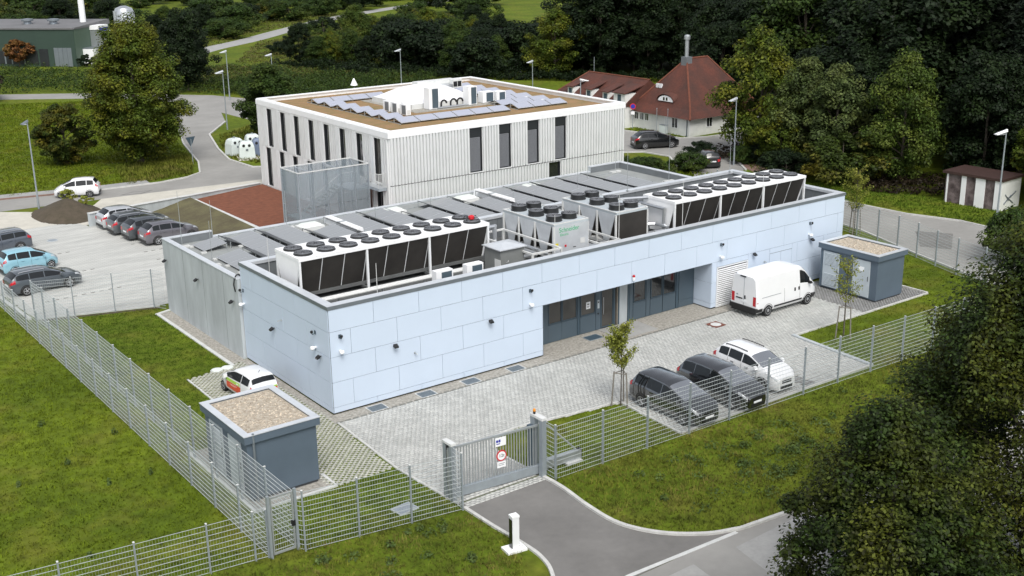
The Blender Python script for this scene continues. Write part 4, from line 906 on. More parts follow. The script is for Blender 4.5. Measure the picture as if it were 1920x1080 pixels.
# fascia, coping and planted roof
mb = MB(); e = .12
mb.b(-e, WW+e, -e, .30, WZ+.004, WT); mb.b(-e, WW+e, WD-.30, WD+e, WZ+.004, WT); mb.b(-e, .30, .301, WD-.301, WZ+.004, WT); mb.b(WW-.30, WW+e, .301, WD-.301, WZ+.004, WT)
mb.build('fascia', 'white_paint', wb)
e = .05; mb = MB(); mb.b(-e, WW+e, -e, .42, WT+.002, WT+.07); mb.b(-e, WW+e, WD-.42, WD+e, WT+.002, WT+.07); mb.b(-e, .42, .421, WD-.421, WT+.002, WT+.07); mb.b(WW-.42, WW+e, .421, WD-.421, WT+.002, WT+.07)
mb.build('coping', 'white_paint', wb)
RD = 7.50
MB().b(.302, WW-.302, .302, WD-.302, WZ+.002, RD).build('roof', 'sedum', wb)
MB().b(7.2, 16.9, 8.0, 17.2, RD+.002, RD+.02).build('gravel_field', 'gravel', wb)
def wp(x, y): return (x, y)
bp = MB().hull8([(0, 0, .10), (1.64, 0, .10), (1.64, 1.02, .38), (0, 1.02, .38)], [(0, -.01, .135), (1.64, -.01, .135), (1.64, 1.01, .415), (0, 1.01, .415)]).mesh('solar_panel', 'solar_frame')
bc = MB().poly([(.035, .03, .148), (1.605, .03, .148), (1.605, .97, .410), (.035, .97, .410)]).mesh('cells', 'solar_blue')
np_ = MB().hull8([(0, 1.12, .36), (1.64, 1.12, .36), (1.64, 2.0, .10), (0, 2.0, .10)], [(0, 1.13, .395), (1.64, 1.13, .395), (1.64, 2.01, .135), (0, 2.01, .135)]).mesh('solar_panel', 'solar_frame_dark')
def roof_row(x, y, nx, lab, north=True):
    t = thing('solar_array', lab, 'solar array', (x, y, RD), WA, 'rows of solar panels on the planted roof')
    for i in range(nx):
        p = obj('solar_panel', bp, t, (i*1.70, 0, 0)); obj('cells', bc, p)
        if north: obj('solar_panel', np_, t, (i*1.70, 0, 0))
    m_ = MB()
    for i in range(nx+1): m_.b(i*1.70-.04, i*1.70+.0, .05, 1.95, .0, .06); m_.b(i*1.70-.04, i*1.70, 1.0, 1.1, .062, .37)
    m_.build('mounting_rail', 'galv', t)
nums = ['front', 'second', 'third', 'fourth', 'fifth', 'sixth']
for k in range(1, 6): roof_row(22.3, 29.8+2.24*k, 1, '%s pair of solar panels from the front in the left column of the planted roof' % nums[k])
roof_row(22.3, 29.8, 6, 'long front row of pale solar panels along the planted roof edge')
roof_row(22.3, 29.8+2.24*6, 4, 'back row of pale solar panels left of the white dome')
for k in range(6): roof_row(33.3 if k < 2 else 34.9, 29.8+2.24*k, 3 if k < 2 else 2, '%s row of solar panels in the right column of the planted roof' % nums[k])
roof_row(31.5, 29.8+2.24*6, 4, 'farthest row of solar panels behind the steel duct')
dm_ = thing('roof_dome', 'big smooth white rooflight dome in the middle of the planted roof', 'skylight', (30.1, 38.8, RD))
MB().b(-3.25, 3.25, -3.2, 3.2, 0, .42).build('upstand', 'off_white', dm_)
vs = []; nx = 20
for j in range(nx+1):
    for i in range(nx+1):
        u, v = i/nx*2-1, j/nx*2-1; z = .425+1.05*((1-abs(u)**2.6)*(1-abs(v)**2.2))**.8; vs.append((u*3.2, v*3.15, z))
MB().add(vs, [(j*(nx+1)+i, j*(nx+1)+i+1, (j+1)*(nx+1)+i+1, (j+1)*(nx+1)+i) for j in range(nx) for i in range(nx)]).build('dome_shell', 'white_paint', dm_, smooth=True, angle=60)
ac_unit(28.3, 34.9, RD, 'tall white heat pump in front of the dome on the planted roof', 'heat pumps on the planted roof', .95, .8, 1.75)
ac_unit(32.05, 34.8, RD, 'tall white heat pump right of the hose loops on the planted roof', 'heat pumps on the planted roof', .85, .8, 1.55)
ac_unit(33.75, 34.9, RD, 'squat white air conditioner beside the right tall heat pump', 'squat units on the planted roof', 1.15, .7, .95)
ac_unit(35.0, 34.8, RD, 'squat white air conditioner, rightmost unit on the planted roof', 'squat units on the planted roof', .95, .7, .88)
for y, lab in ((36.2, 'small air conditioner farthest back, left of the dome'), (35.0, 'small air conditioner in the middle of three left of the dome'), (33.6, 'small air conditioner nearest the front row of panels')): ac_unit(25.0, y, RD, lab, 'three small air conditioners left of the dome', .95, .42, .88, R(-90), 'blind_grey')
h_ = thing('hose_loops', 'three black hose loops between the heat pumps on the planted roof', 'hoses', (29.4, 34.9, RD)); mb = MB()
for k, (x, r) in enumerate(((.1, .26), (1.05, .28), (1.7, .28))): mb.path([(x+r*math.cos(a), 0, .35+r*math.sin(a)) for a in np.linspace(0, math.pi, 9)]+[(x-r, 0, 0)], .075, 8)
mb.build('hose', 'black_plastic', h_, smooth=True); MB().path([(-.8, -.3, .1), (2.2, -.25, .1)], .06).path([(-.8, -.5, .1), (2.2, -.45, .1)], .06).build('pipe', 'pipe_silver', h_)
d_ = thing('steel_duct', 'round stainless ventilation drum with horizontal white duct and hood on the planted roof', 'duct', (33.4, 40.6, RD))
MB().lathe([(.95, 0), (.95, 1.1), (.2, 1.2)], 18).build('drum', 'pipe_silver', d_, smooth=True); MB().b(-3.0, .9, -.35, .55, 1.0, 1.45).build('duct_box', 'off_white', d_); MB().hull8([(.2, -.9, .75), (1.2, -.9, .75), (1.2, -.36, .75), (.2, -.36, .75)], [(.2, -.9, 1.45), (1.2, -.9, 1.45), (1.2, -.36, 1.5), (.2, -.36, 1.5)]).build('hood', 'off_white', d_); MB().b(.3, .68, -.92, -.905, .85, 1.3).b(.74, 1.12, -.92, -.905, .85, 1.3).build('hood_grille', 'black_plastic', d_)
bx = thing('roof_box', 'flat white box lying on the planted roof by the far right corner', 'box', (37.6, 33.0, RD)); MB().b(-.15, .15, -3.0, 3.0, 0, .2).build('box', 'white_paint', bx); MB().b(-.16, .16, -.03, .03, .202, .22).build('band', 'galv', bx)

# ------------------------------------------------------------------ outside stair in a perforated cage
st = thing('stair_tower', 'free standing escape stair caged in grey perforated metal beside the ribbed building', 'stair tower', (12.48, 27.7, .40))
SL, SW, SH = 5.6, 2.7, 5.0
xs = np.linspace(0, SL, 6); ys_ = np.linspace(0, SW, 3)
for i in range(5):
    for z0, z1 in ((0, 2.45), (2.47, SH-.02)):
        MB().b(xs[i]+.015, xs[i+1]-.015, -.03, -.02, z0+.02, z1).build('cage_panel', 'perforated', st)
        MB().b(xs[i]+.015, xs[i+1]-.015, SW+.02, SW+.03, z0+.02, z1).build('cage_panel', 'perforated', st)
for i in range(2):
    for z0, z1 in ((0, 2.45), (2.47, SH-.02)): MB().b(-.03, -.02, ys_[i]+.015, ys_[i+1]-.015, z0+.02, z1).build('cage_panel', 'perforated', st)
MB().b(SL+.02, SL+.03, SW/2, SW-.015, .02, SH-.02).build('cage_panel', 'perforated', st); MB().b(SL+.02, SL+.03, .015, SW/2, .02, 3.1).build('cage_panel', 'perforated', st)
for i, x in enumerate(xs):
    for y in (0.05, SW-.05): MB().b(x-.05, x+.05, y-.05, y+.05, 0, SH).build('post', 'mesh_frame', st)
rl = MB(); rl.b(-.05, SL+.05, -.06, .0, SH+.002, SH+.07); rl.b(-.05, SL+.05, SW, SW+.06, SH+.002, SH+.07); rl.b(-.05, .01, .002, SW-.002, SH+.002, SH+.07); rl.b(SL-.01, SL+.05, .002, SW-.002, SH+.002, SH+.07); rl.build('top_rail', 'off_white', st)
br = MB()
for i in range(5): br.path([(xs[i], 0, SH-.03), (xs[i+1], SW, SH-.03)], .018, 5)
for i in (1, 3): br.path([(xs[i], 0, SH-.08), (xs[i], SW, SH-.08)], .03, 5)
br.build('top_bracing', 'mesh_frame', st)
tm = MB().b(-.14, .14, 0, 1.05, 0, .04).mesh('tread', 'galv')
for k in range(9): obj('tread', tm, st, (4.0-.28*k, 1.5, 3.05-.17*k))
for k in range(8): obj('tread', tm, st, (1.6+.28*k, .15, 1.42-.17*k))
sg = MB()
for y in (1.45, 2.58): sg.hull8([(1.5, y, 1.45), (4.1, y, 3.02), (4.1, y+.05, 3.02), (1.5, y+.05, 1.45)], [(1.5, y, 1.75), (4.1, y, 3.32), (4.1, y+.05, 3.32), (1.5, y+.05, 1.75)])
for y in (.1, 1.22): sg.hull8([(1.5, y, 1.35), (3.9, y, 0), (3.9, y+.05, 0), (1.5, y+.05, 1.35)], [(1.5, y, 1.65), (3.9, y, .25), (3.9, y+.05, .25), (1.5, y+.05, 1.65)])
sg.build('stringer', 'galv', st); MB().b(.2, 1.55, .1, 2.6, 1.5, 1.58).build('half_landing', 'galv', st); MB().b(4.1, SL, .1, SW-.1, 3.15, 3.26).build('top_landing', 'mesh_frame', st)
hr = MB().path([(1.5, 1.48, 2.7), (4.1, 1.48, 4.25), (5.5, 1.48, 4.25)], .025).path([(1.5, 1.2, 2.55), (3.9, 1.2, 1.1)], .025); hr.build('handrail', 'off_white', st)
br_ = MB().b(SL+.03, 6.44, -1.35, 1.1, 3.15, 3.36).build('bridge', 'mesh_frame', st)
rb = MB(); rb.b(SL+.04, 6.44, -1.34, -1.31, 4.38, 4.42)
for x in np.linspace(SL+.06, 6.40, 9): rb.b(x-.012, x+.012, -1.335, -1.312, 3.362, 4.378)
rb.b(SL+.035, SL+.06, -1.30, .0, 4.38, 4.42)
for y in np.linspace(-1.25, -.05, 8): rb.b(SL+.035, SL+.058, y-.012, y+.012, 3.362, 4.378)
rb.build('railing', 'off_white', st)
# ------------------------------------------------------------------ kiosks
def kiosk(label, x0, x1, y0, y1, h):
    t = thing('transformer_kiosk', label, 'kiosk', (x0, y0, .02)); a, b_ = x1-x0, y1-y0; o = .13
    MB().b(0, a, 0, b_, .12, h-.32).build('wall', 'kiosk_blue', t); MB().b(.05, a-.05, .05, b_-.05, 0, .119).build('plinth', 'dark_core', t)
    r = MB(); r.b(-o, a+o, -o, .12, h-.318, h); r.b(-o, a+o, b_-.12, b_+o, h-.318, h); r.b(-o, .12, .121, b_-.121, h-.318, h); r.b(a-.12, a+o, .121, b_-.121, h-.318, h); roof = r.build('roof_rim', 'kiosk_blue', t)
    e = .02; r = MB(); r.b(-o-e, a+o+e, -o-e, .15, h+.002, h+.03); r.b(-o-e, a+o+e, b_-.15, b_+o+e, h+.002, h+.03); r.b(-o-e, .15, .151, b_-.151, h+.002, h+.03); r.b(a-.15, a+o+e, .151, b_-.151, h+.002, h+.03); r.build('roof_flashing', 'coping_light', t)
    MB().b(.121, a-.121, .121, b_-.121, h-.3, h-.06).build('gravel_fill', 'gravel_roof', t)
    n = 620
    pm = MB()
    for _ in range(n):
        x, y, s_ = rnd.uniform(.2, a-.2), rnd.uniform(.2, b_-.2), rnd.uniform(.02, .055); an = rnd.uniform(0, 3)
        c, q = math.cos(an)*s_, math.sin(an)*s_; z = h-.06
        pm.add([(x+c, y+q, z), (x-q, y+c, z), (x-c, y-q, z), (x+q, y-c, z), (x, y, z+s_*.8)], [(0, 1, 4), (1, 2, 4), (2, 3, 4), (3, 0, 4)])
    kind(pm.build('pebbles', 'pebble', t), 'stuff')
    return t
Mt['pebble'] = mat('pebble', (.42, .36, .28), .85, island=.55)
k1 = kiosk('slate blue transformer kiosk with gravel roof in the near left corner of the fence', -6.78, -3.76, -5.72, -1.55, 2.88)
def vent_door(t, y0, y1, z0, z1, side_x, vents=((.62, .95), (.05, .38)), solid=False, notice=False):
    d = MB().b(side_x-.045, side_x-.003, y0, y1, z0, z1).build('door', 'kiosk_door', t); hgt = z1-z0
    if not solid:
        for a, b_ in vents:
            MB().b(side_x-.050, side_x-.046, y0+.12, y1-.12, z0+hgt*a, z0+hgt*b_).build('vent', 'slate_frame', d); sm = MB(); z = z0+hgt*a+.02
            while z < z0+hgt*b_-.03: sm.hull8([(side_x-.075, y0+.13, z), (side_x-.051, y0+.13, z+.03), (side_x-.051, y1-.13, z+.03), (side_x-.075, y1-.13, z)], [(side_x-.075, y0+.13, z+.015), (side_x-.051, y0+.13, z+.045), (side_x-.051, y1-.13, z+.045), (side_x-.075, y1-.13, z+.015)]); z += .075
            kind(sm.build('vent_slats', 'kiosk_door', d), 'stuff')
    MB().b(side_x-.07, side_x-.046, y0+.10, y0+.13, z0+hgt*.45, z0+hgt*.58).build('handle', 'black_plastic', d)
    if notice: MB().b(side_x-.052, side_x-.046, (y0+y1)/2-.2, (y0+y1)/2+.2, z0+hgt*.70, z0+hgt*.82).build('notice', 'white_paint', d)
    return d
vent_door(k1, 2.35, 3.65, .25, 2.4, 0.0); vent_door(k1, .55, 1.75, .25, 2.4, 0.0, solid=True)
MB().tube((.25, -.10, .0), (.25, -.10, 2.95), .05, n=8).build('downpipe', 'coping_grey', k1)
k2 = kiosk('slate blue transformer kiosk with two pale doors beside the white van', 33.32, 35.85, -5.30, -1.12, 2.88)
vent_door(k2, 2.75, 3.95, .2, 2.42, 0.0); vent_door(k2, .5, 1.72, .2, 2.42, 0.0, solid=True, notice=True)
# ------------------------------------------------------------------ farm house with red roof, long wing with dormers
hs_ = thing('red_roof_house', 'white house with steep hipped red tile roof and eyebrow window', 'house', (65.0, 42.0, 0))
HX, HY, EZ = 11.0, 9.3, 2.15
MB().b(0, HX, 0, HY, 0, EZ+.05).build('wall', 'plaster', hs_)
R0, R1 = (3.9, HY/2, 7.55), (7.1, HY/2, 7.55); o = .55; ez = EZ-.25; bz = 2.75; bi = .45
A4 = [(-o, -o, ez), (HX+o, -o, ez), (HX+o, HY+o, ez), (-o, HY+o, ez)]; B4 = [(bi, bi, bz), (HX-bi, bi, bz), (HX-bi, HY-bi, bz), (bi, HY-bi, bz)]
rf = MB().add(A4+B4+[R0, R1], [(0, 1, 5, 4), (1, 2, 6, 5), (2, 3, 7, 6), (3, 0, 4, 7), (4, 5, 9, 8), (5, 6, 9), (6, 7, 8, 9), (7, 4, 8), (3, 2, 1, 0)]).build('roof', 'roof_tile', hs_)
rdg = MB()
for a, b_ in ((B4[0], R0), (B4[3], R0), (B4[1], R1), (B4[2], R1), (R0, R1), (A4[0], B4[0]), (A4[1], B4[1]), (A4[3], B4[3])): rdg.tube(a, b_, .11, n=6)
rdg.build('ridge_tiles', 'stripe_tile' if 'stripe_tile' in Mt else 'roof_tile', rf)
Mt['ridge'] = mat('ridge', (.15, .048, .026), .8, var=.2, scale=3); rf.children[0].data.materials[0] = Mt['ridge']
MB().b(3.4, 4.3, 4.2, 5.0, 6.6, 7.75).build('chimney', 'parapet_grey', hs_)
cp_ = MB().lathe([(.22, 7.76), (.22, 9.6), (.34, 9.62), (.34, 9.95), (.2, 10.1)], 10, (3.85, 4.6, 0)).build('flue', 'galv', hs_, smooth=True)
def house_window(t, x, y, z, w_, h_, side):
    f = MB(); 
    if side == 'left': f.b(x-.05, x-.002, y-w_/2-.07, y+w_/2+.07, z-.07, z+h_+.07); g = MB().b(x-.056, x-.051, y-w_/2, y-.03, z, z+h_).b(x-.056, x-.051, y+.03, y+w_/2, z, z+h_)
    else: f.b(x-w_/2-.07, x+w_/2+.07, y-.05, y-.002, z-.07, z+h_+.07); g = MB().b(x-w_/2, x-.03, y-.056, y-.051, z, z+h_).b(x+.03, x+w_/2, y-.056, y-.051, z, z+h_)
    o = f.build('window', 'white_paint', t); g.build('pane', 'glass_dark', o); return o
for y in (2.2, 6.55, 7.35, 8.2): house_window(hs_, 0, y, .75 if y < 3 else 1.0, .8 if y < 3 else .5, 1.0 if y < 3 else .7, 'left')
house_window(hs_, 2.9, 0, .85, .75, .9, 'front'); house_window(hs_, 7.5, 0, .85, .75, .9, 'front')
MB().b(-.05, -.002, 4.9, 5.8, .05, 1.9).build('door', 'off_white', hs_); MB().tube((-.06, .35, 0), (-.06, .35, 1.9), .05, n=6).build('downpipe', 'slate_frame', hs_)
ey = MB(); n_ = 12                                                     # eyebrow dormer: window plate plus curved hood, facing -x
slope = lambda z: bi+(z-bz)/(7.55-bz)*(3.9-bi)
yc = 4.4; pts = [(slope(3.35)-.25, yc+1.15*math.cos(a), 3.25+.62*math.sin(a)) for a in np.linspace(0, math.pi, n_)]
MB().poly(pts).build('eyebrow_window', 'white_paint', hs_)
for dy in (-.32, .12): MB().b(slope(3.35)-.28, slope(3.35)-.26, yc+dy, yc+dy+.24, 3.34, 3.68).build('pane', 'glass_dark', hs_)
hood = MB(); back = [(slope(4.3), yc+1.3*math.cos(a), 3.9+.42*math.sin(a)*.6) for a in np.linspace(0, math.pi, n_)]; front = [(slope(3.35)-.35, yc+1.32*math.cos(a), 3.25+.76*math.sin(a)) for a in np.linspace(0, math.pi, n_)]
hood.add(front+back, [(i, i+1, n_+i+1, n_+i) for i in range(n_-1)]); hood.build('eyebrow_hood', 'roof_tile', hs_, smooth=True)
for y in (6.1, 6.6): MB().b(slope(4.5)-.12, slope(4.5)+.12, y, y+.34, 4.42, 4.85).build('roof_window', 'plate', hs_)
wg = thing('dormer_wing', 'long low wing with red tile roof and four white dormers behind the house', 'house', (63.6, 50.6, 0))
WL, WWd, WE, WR = 12.5, 7.0, 2.5, 5.05
MB().b(0, WWd, 0, WL, 0, WE).build('wall', 'plaster', wg)
o = .4; A4 = [(-o, -.1, WE-.15), (WWd+o, -.1, WE-.15), (WWd+o, WL+o, WE-.15), (-o, WL+o, WE-.15)]; rA, rB = (WWd/2, -.1, WR), (WWd/2, WL-2.2, WR)
wr = MB().add(A4+[rA, rB], [(3, 0, 4, 5), (1, 2, 5, 4), (2, 3, 5), (0, 1, 4), (3, 2, 1, 0)]).build('roof', 'roof_tile', wg)
MB().tube(rA, rB, .1, n=6).tube(rB, A4[3], .09, n=6).build('ridge_tiles', 'ridge', wr)
sx = lambda z: -o+(z-(WE-.15))/(WR-(WE-.15))*(WWd/2+o)
def dormer(y, w_, z0, z1):
    x = sx(z0)+.05; d = MB().add([(x, y-w_/2, z0-.1), (x, y+w_/2, z0-.1), (x, y+w_/2, z1), (x, y-w_/2, z1), (sx(z1), y-w_/2, z1), (sx(z1), y+w_/2, z1)], [(0, 3, 2, 1), (0, 4, 3), (1, 2, 5), (3, 4, 5, 2)]).build('dormer', 'plaster', wg)
    zt = z1+.75; h2 = w_/2+.15
    MB().hull8([(x-.2, y-h2, z1+.0), (sx(zt), y-h2, zt-.02), (sx(zt), y+h2, zt-.02), (x-.2, y+h2, z1+.0)], [(x-.2, y-h2, z1+.09), (sx(zt), y-h2, zt+.07), (sx(zt), y+h2, zt+.07), (x-.2, y+h2, z1+.09)]).build('dormer_roof', 'roof_tile', d)
    MB().b(x-.03, x-.004, y-.28, y+.28, z0+.12, z1-.12).build('window', 'slate_frame', d)
for y, w_ in ((9.8, .95), (6.5, .95), (3.6, .95)): dormer(y, w_, 2.75, 3.6)
dormer(1.0, 1.9, 2.6, 3.75)
MB().tube((3.5, 9.4, 5.0), (3.5, 9.4, 6.8), .03, n=5).build('antenna', 'post_grey', wg)
# ------------------------------------------------------------------ green hall and plant far left
A = Vector((36.2, 156.2)); dv = Vector((-.695, .719)); pv = Vector((.719, .695))
gh = thing('green_hall', 'long dark green metal hall with grey roof and two roof vents', 'hall', (A.x, A.y, 0), math.atan2(-dv.y, -dv.x))
# local: -x runs along the wall away to the left, +y goes back
MB().b(-60, 0, 0, 12, 0, 6.1).build('wall', 'hall_green', gh)
MB().hull8([(-60, -.2, 6.1), (.15, -.2, 6.1), (.15, 12.2, 6.1), (-60, 12.2, 6.1)], [(-60, -.2, 6.35), (.15, -.2, 6.35), (.15, 12, 6.9), (-60, 12, 6.9)]).build('roof', 'hall_roof', gh)
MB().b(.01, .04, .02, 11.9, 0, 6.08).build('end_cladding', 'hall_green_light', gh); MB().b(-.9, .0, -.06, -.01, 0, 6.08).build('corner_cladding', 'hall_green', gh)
for k in range(4): MB().b(-3.9+.8*k, -3.9+.8*k+.76, -.08, -.02, .05, 3.1).build('gate_panel', 'coping_grey', gh)
MB().b(-6.6, -5.0, -.05, -.01, .05, 2.9).build('gate_opening', 'frame_dark', gh)
MB().b(-20, -6.9, -.05, -.01, .4, 2.6).build('window_band', 'frame_dark', gh)
for x in (-9.5, -11.8, -13.0): MB().b(x, x+.25, -.08, -.052, .4, 2.5).build('window_post', 'coping_grey', gh)
for x in (-6.4, -11.2): MB().lathe([(.7, 0), (.6, .6), (1.0, .7), (1.0, 1.0), (.2, 1.1)], 12, (x, 5.2, 6.4)).build('roof_vent', 'coping_grey', gh, smooth=True)
ch = thing('steel_chimney', 'slim white steel chimney beside the green hall', 'chimney', (40.2, 163.5, 0)); MB().lathe([(.55, 0), (.48, 20), (.44, 32)], 14).build('shaft', 'white_paint', ch, smooth=True); MB().lathe([(.9, 4), (1.0, 5.5), (.6, 6.2)], 12).build('collar', 'pipe_silver', ch, smooth=True)
t = thing('container', 'low white container box at the foot of the green hall', 'container', (39.2, 158.2, 0), R(45)); MB().b(-1.3, 1.3, -1.2, 1.2, .1, 2.7).build('body', 'white_paint', t); MB().b(-1.31, 1.31, -1.21, 1.21, 2.702, 2.85).build('lid', 'coping_grey', t)
t = thing('filter_unit', 'grey filter tower with white roof caps beside the chimney', 'filter unit', (41.2, 160.8, 0), R(45)); MB().b(-1.5, 1.5, -1.4, 1.4, 0, 5.6).build('body', 'pipe_silver', t); MB().b(-.06, .06, -1.46, -1.402, 0, 5.2).build('downpipe', 'black_plastic', t); MB().b(-1.6, -.05, -1.6, 1.5, 5.603, 6.3).b(.05, 1.6, -1.6, 1.5, 5.603, 6.3).build('cap', 'white_paint', t); MB().b(-1.61, 1.61, -1.62, -1.602, 5.3, 5.9).build('trim', 'blue_paint', t)
t = thing('plant_annex', 'white plant annex half hidden behind the big tree', 'building', (44.6, 163.2, 0), R(45)); MB().b(-1.8, 1.8, -1.8, 1.8, 0, 4.6).build('wall', 'white_paint', t); MB().b(-1.9, 1.9, -1.9, 1.9, 4.602, 5.0).build('roof', 'white_paint', t); MB().b(-1.4, -.4, -1.85, -1.802, 3.4, 4.0).b(.3, 1.3, -1.85, -1.802, 3.4, 4.0).build('window', 'frame_dark', t)
t = thing('silo', 'rounded metal silo rising behind the big tree', 'silo', (51.9, 176.8, 0)); MB().lathe([(1.9, 0), (1.9, 6.9), (1.5, 7.8), (.5, 8.2)], 18).build('shell', 'pipe_silver', t, smooth=True); MB().tube((-2.0, -.6, 0), (-2.0, -.6, 7.4), .25, n=8).build('pipe', 'galv', t)
# ------------------------------------------------------------------ painted shed on the right
sh = thing('painted_shed', 'flat roofed brown shed with white pillars and faded animal mural', 'shed', (59.6, 2.9, 0), R(3))
MB().b(.05, 2.9, .05, 4.75, 0, 2.35).build('wall', 'mural', sh); MB().b(-.15, 3.1, -.15, 4.95, 2.352, 2.55).build('roof', 'shed_brown', sh)
for y0, y1 in ((-.02, .55), (1.35, 2.15), (2.95, 3.35), (4.5, 4.62)): MB().b(-.02, .045, y0, y1, 0, 2.34).build('pillar', 'white_paint', sh)
MB().b(.0, 2.9, -.03, .045, 0, 2.34).build('end_wall', 'plaster', sh)
mb = MB()
for a, b_ in (((.5, .5), (1.5, 1.1)), ((.9, 1.0), (1.9, .4)), ((1.3, .9), (2.2, 1.3)), ((.6, 1.25), (1.2, .7))): mb.tube((a[0], -.034, a[1]), (b_[0], -.034, b_[1]), .06, n=4)
mb.build('faded_graffiti', 'coping_grey', sh)
# ------------------------------------------------------------------ vehicles: a lofted body with glass, lamps and wheels as parts. +X is forward
def loft(sp):
    L2 = sp['L']/2
    def ip(tab):
        xs, zs = zip(*tab); xs, zs = np.array(xs, float), np.array(zs, float); d = sp.get('soft', .05)
        return lambda x: np.mean([np.interp(np.clip(x+k*d, -L2, L2), xs, zs) for k in (-1, -.5, 0, .5, 1)], axis=0)
    top, belt, plan = ip(sp['top']), ip(sp['belt']), ip(sp['plan']); tum = sp.get('tum', .27); sill = sp.get('sill', .2)
    def ring(x):
        w_, zt, zb = float(plan(x)), float(top(x)), float(belt(x)); zb = min(zb, zt-.02); h = zt-zb
        yr = w_*.955-.05-tum*h
        return np.array([(0, sill), (w_*.86, sill), (w_*.965, sill+.12), (w_, sill+.30), (w_*.99, sill+.55*(zb-sill)+.08), (w_*.955, zb), (yr, zb+h*.87), (yr*.80, zt), (0, zt+.025)])
    def S_(x, v, side=1):
        r = ring(x); i = min(int(v), 7); f = v-i; p = r[i]*(1-f)+r[i+1]*f
        return np.array((x, side*p[0], p[1]))
    return S_, ring, L2
def patch(S_, x0, x1, v0, v1, nx, nv, off, side=1):
    """grid on the body surface pushed outward; across the middle if side == 0"""
    vs = []; nrm_in = None
    vv = np.linspace(v0, v1, nv+1); cols = [(v, 1) for v in vv]
    if side == 0: cols = [(v, 1) for v in vv]+[(v, -1) for v in vv[::-1][1:]]
    if side == -1: cols = [(v, -1) for v in vv]
    m = len(cols)
    for x in np.linspace(x0, x1, nx+1):
        for v, s_ in cols:
            p = S_(x, v, s_); a = S_(x+.01, v, s_)-S_(x-.01, v, s_); v2 = min(v+.02, 7.99); b_ = S_(x, v2, s_)-S_(x, v2-.04, s_)
            nn = np.cross(a, b_)*s_; q = np.linalg.norm(nn); nn = nn/q if q > 1e-9 else np.array((0, 0, 1.)); nn = nn if nn@(p-np.array((x*.9, 0, .72))) > 0 else -nn; vs.append(p+nn*off)
    fs = [(i*m+j, (i+1)*m+j, (i+1)*m+j+1, i*m+j+1) for i in range(nx) for j in range(m-1)]
    return MB().add(vs, fs)
_wh = {}
def wheel_mesh(r, wdt, rim):
    key = (r, rim)
    if key in _wh: return _wh[key]
    ty = MB().lathe([(r*.62, -wdt/2), (r*.93, -wdt/2), (r, -wdt*.3), (r, wdt*.3), (r*.93, wdt/2), (r*.62, wdt/2)], 20, ax='y').mesh('tyre', 'tyre', True, 50)
    rm = MB(); k5 = 5 if rim != 'steel' else 0
    rm.lathe([(r*.64, wdt/2-.02), (r*.66, wdt/2+.004), (r*.58, wdt/2+.004), (r*.56, wdt/2-.05)], 20, ax='y', cap=False)
    if k5:
        for k in range(k5):
            for d in (-.13, .13):
                a = 2*math.pi*k/k5+d; c, s_ = math.cos(a), math.sin(a); rm.tube((r*.10*c, wdt/2-.01, r*.10*s_), (r*.60*c, wdt/2-.012, r*.60*s_), r*.055, r*.05, 5)
        rm.lathe([(r*.16, wdt/2+.002), (.01, wdt/2+.006)], 10, ax='y')
    else: rm.lathe([(r*.58, wdt/2-.01), (r*.42, wdt/2-.03), (r*.28, wdt/2+.0), (r*.05, wdt/2+.02)], 18, ax='y')
    rm = rm.mesh('rim', 'rim_silver', True, 40)
    dk = MB().lathe([(r*.62, wdt/2-.055), (.01, wdt/2-.055)], 18, ax='y', cap=False).mesh('brake_disc', 'black_plastic')
    _wh[key] = (ty, rm, dk); return _wh[key]
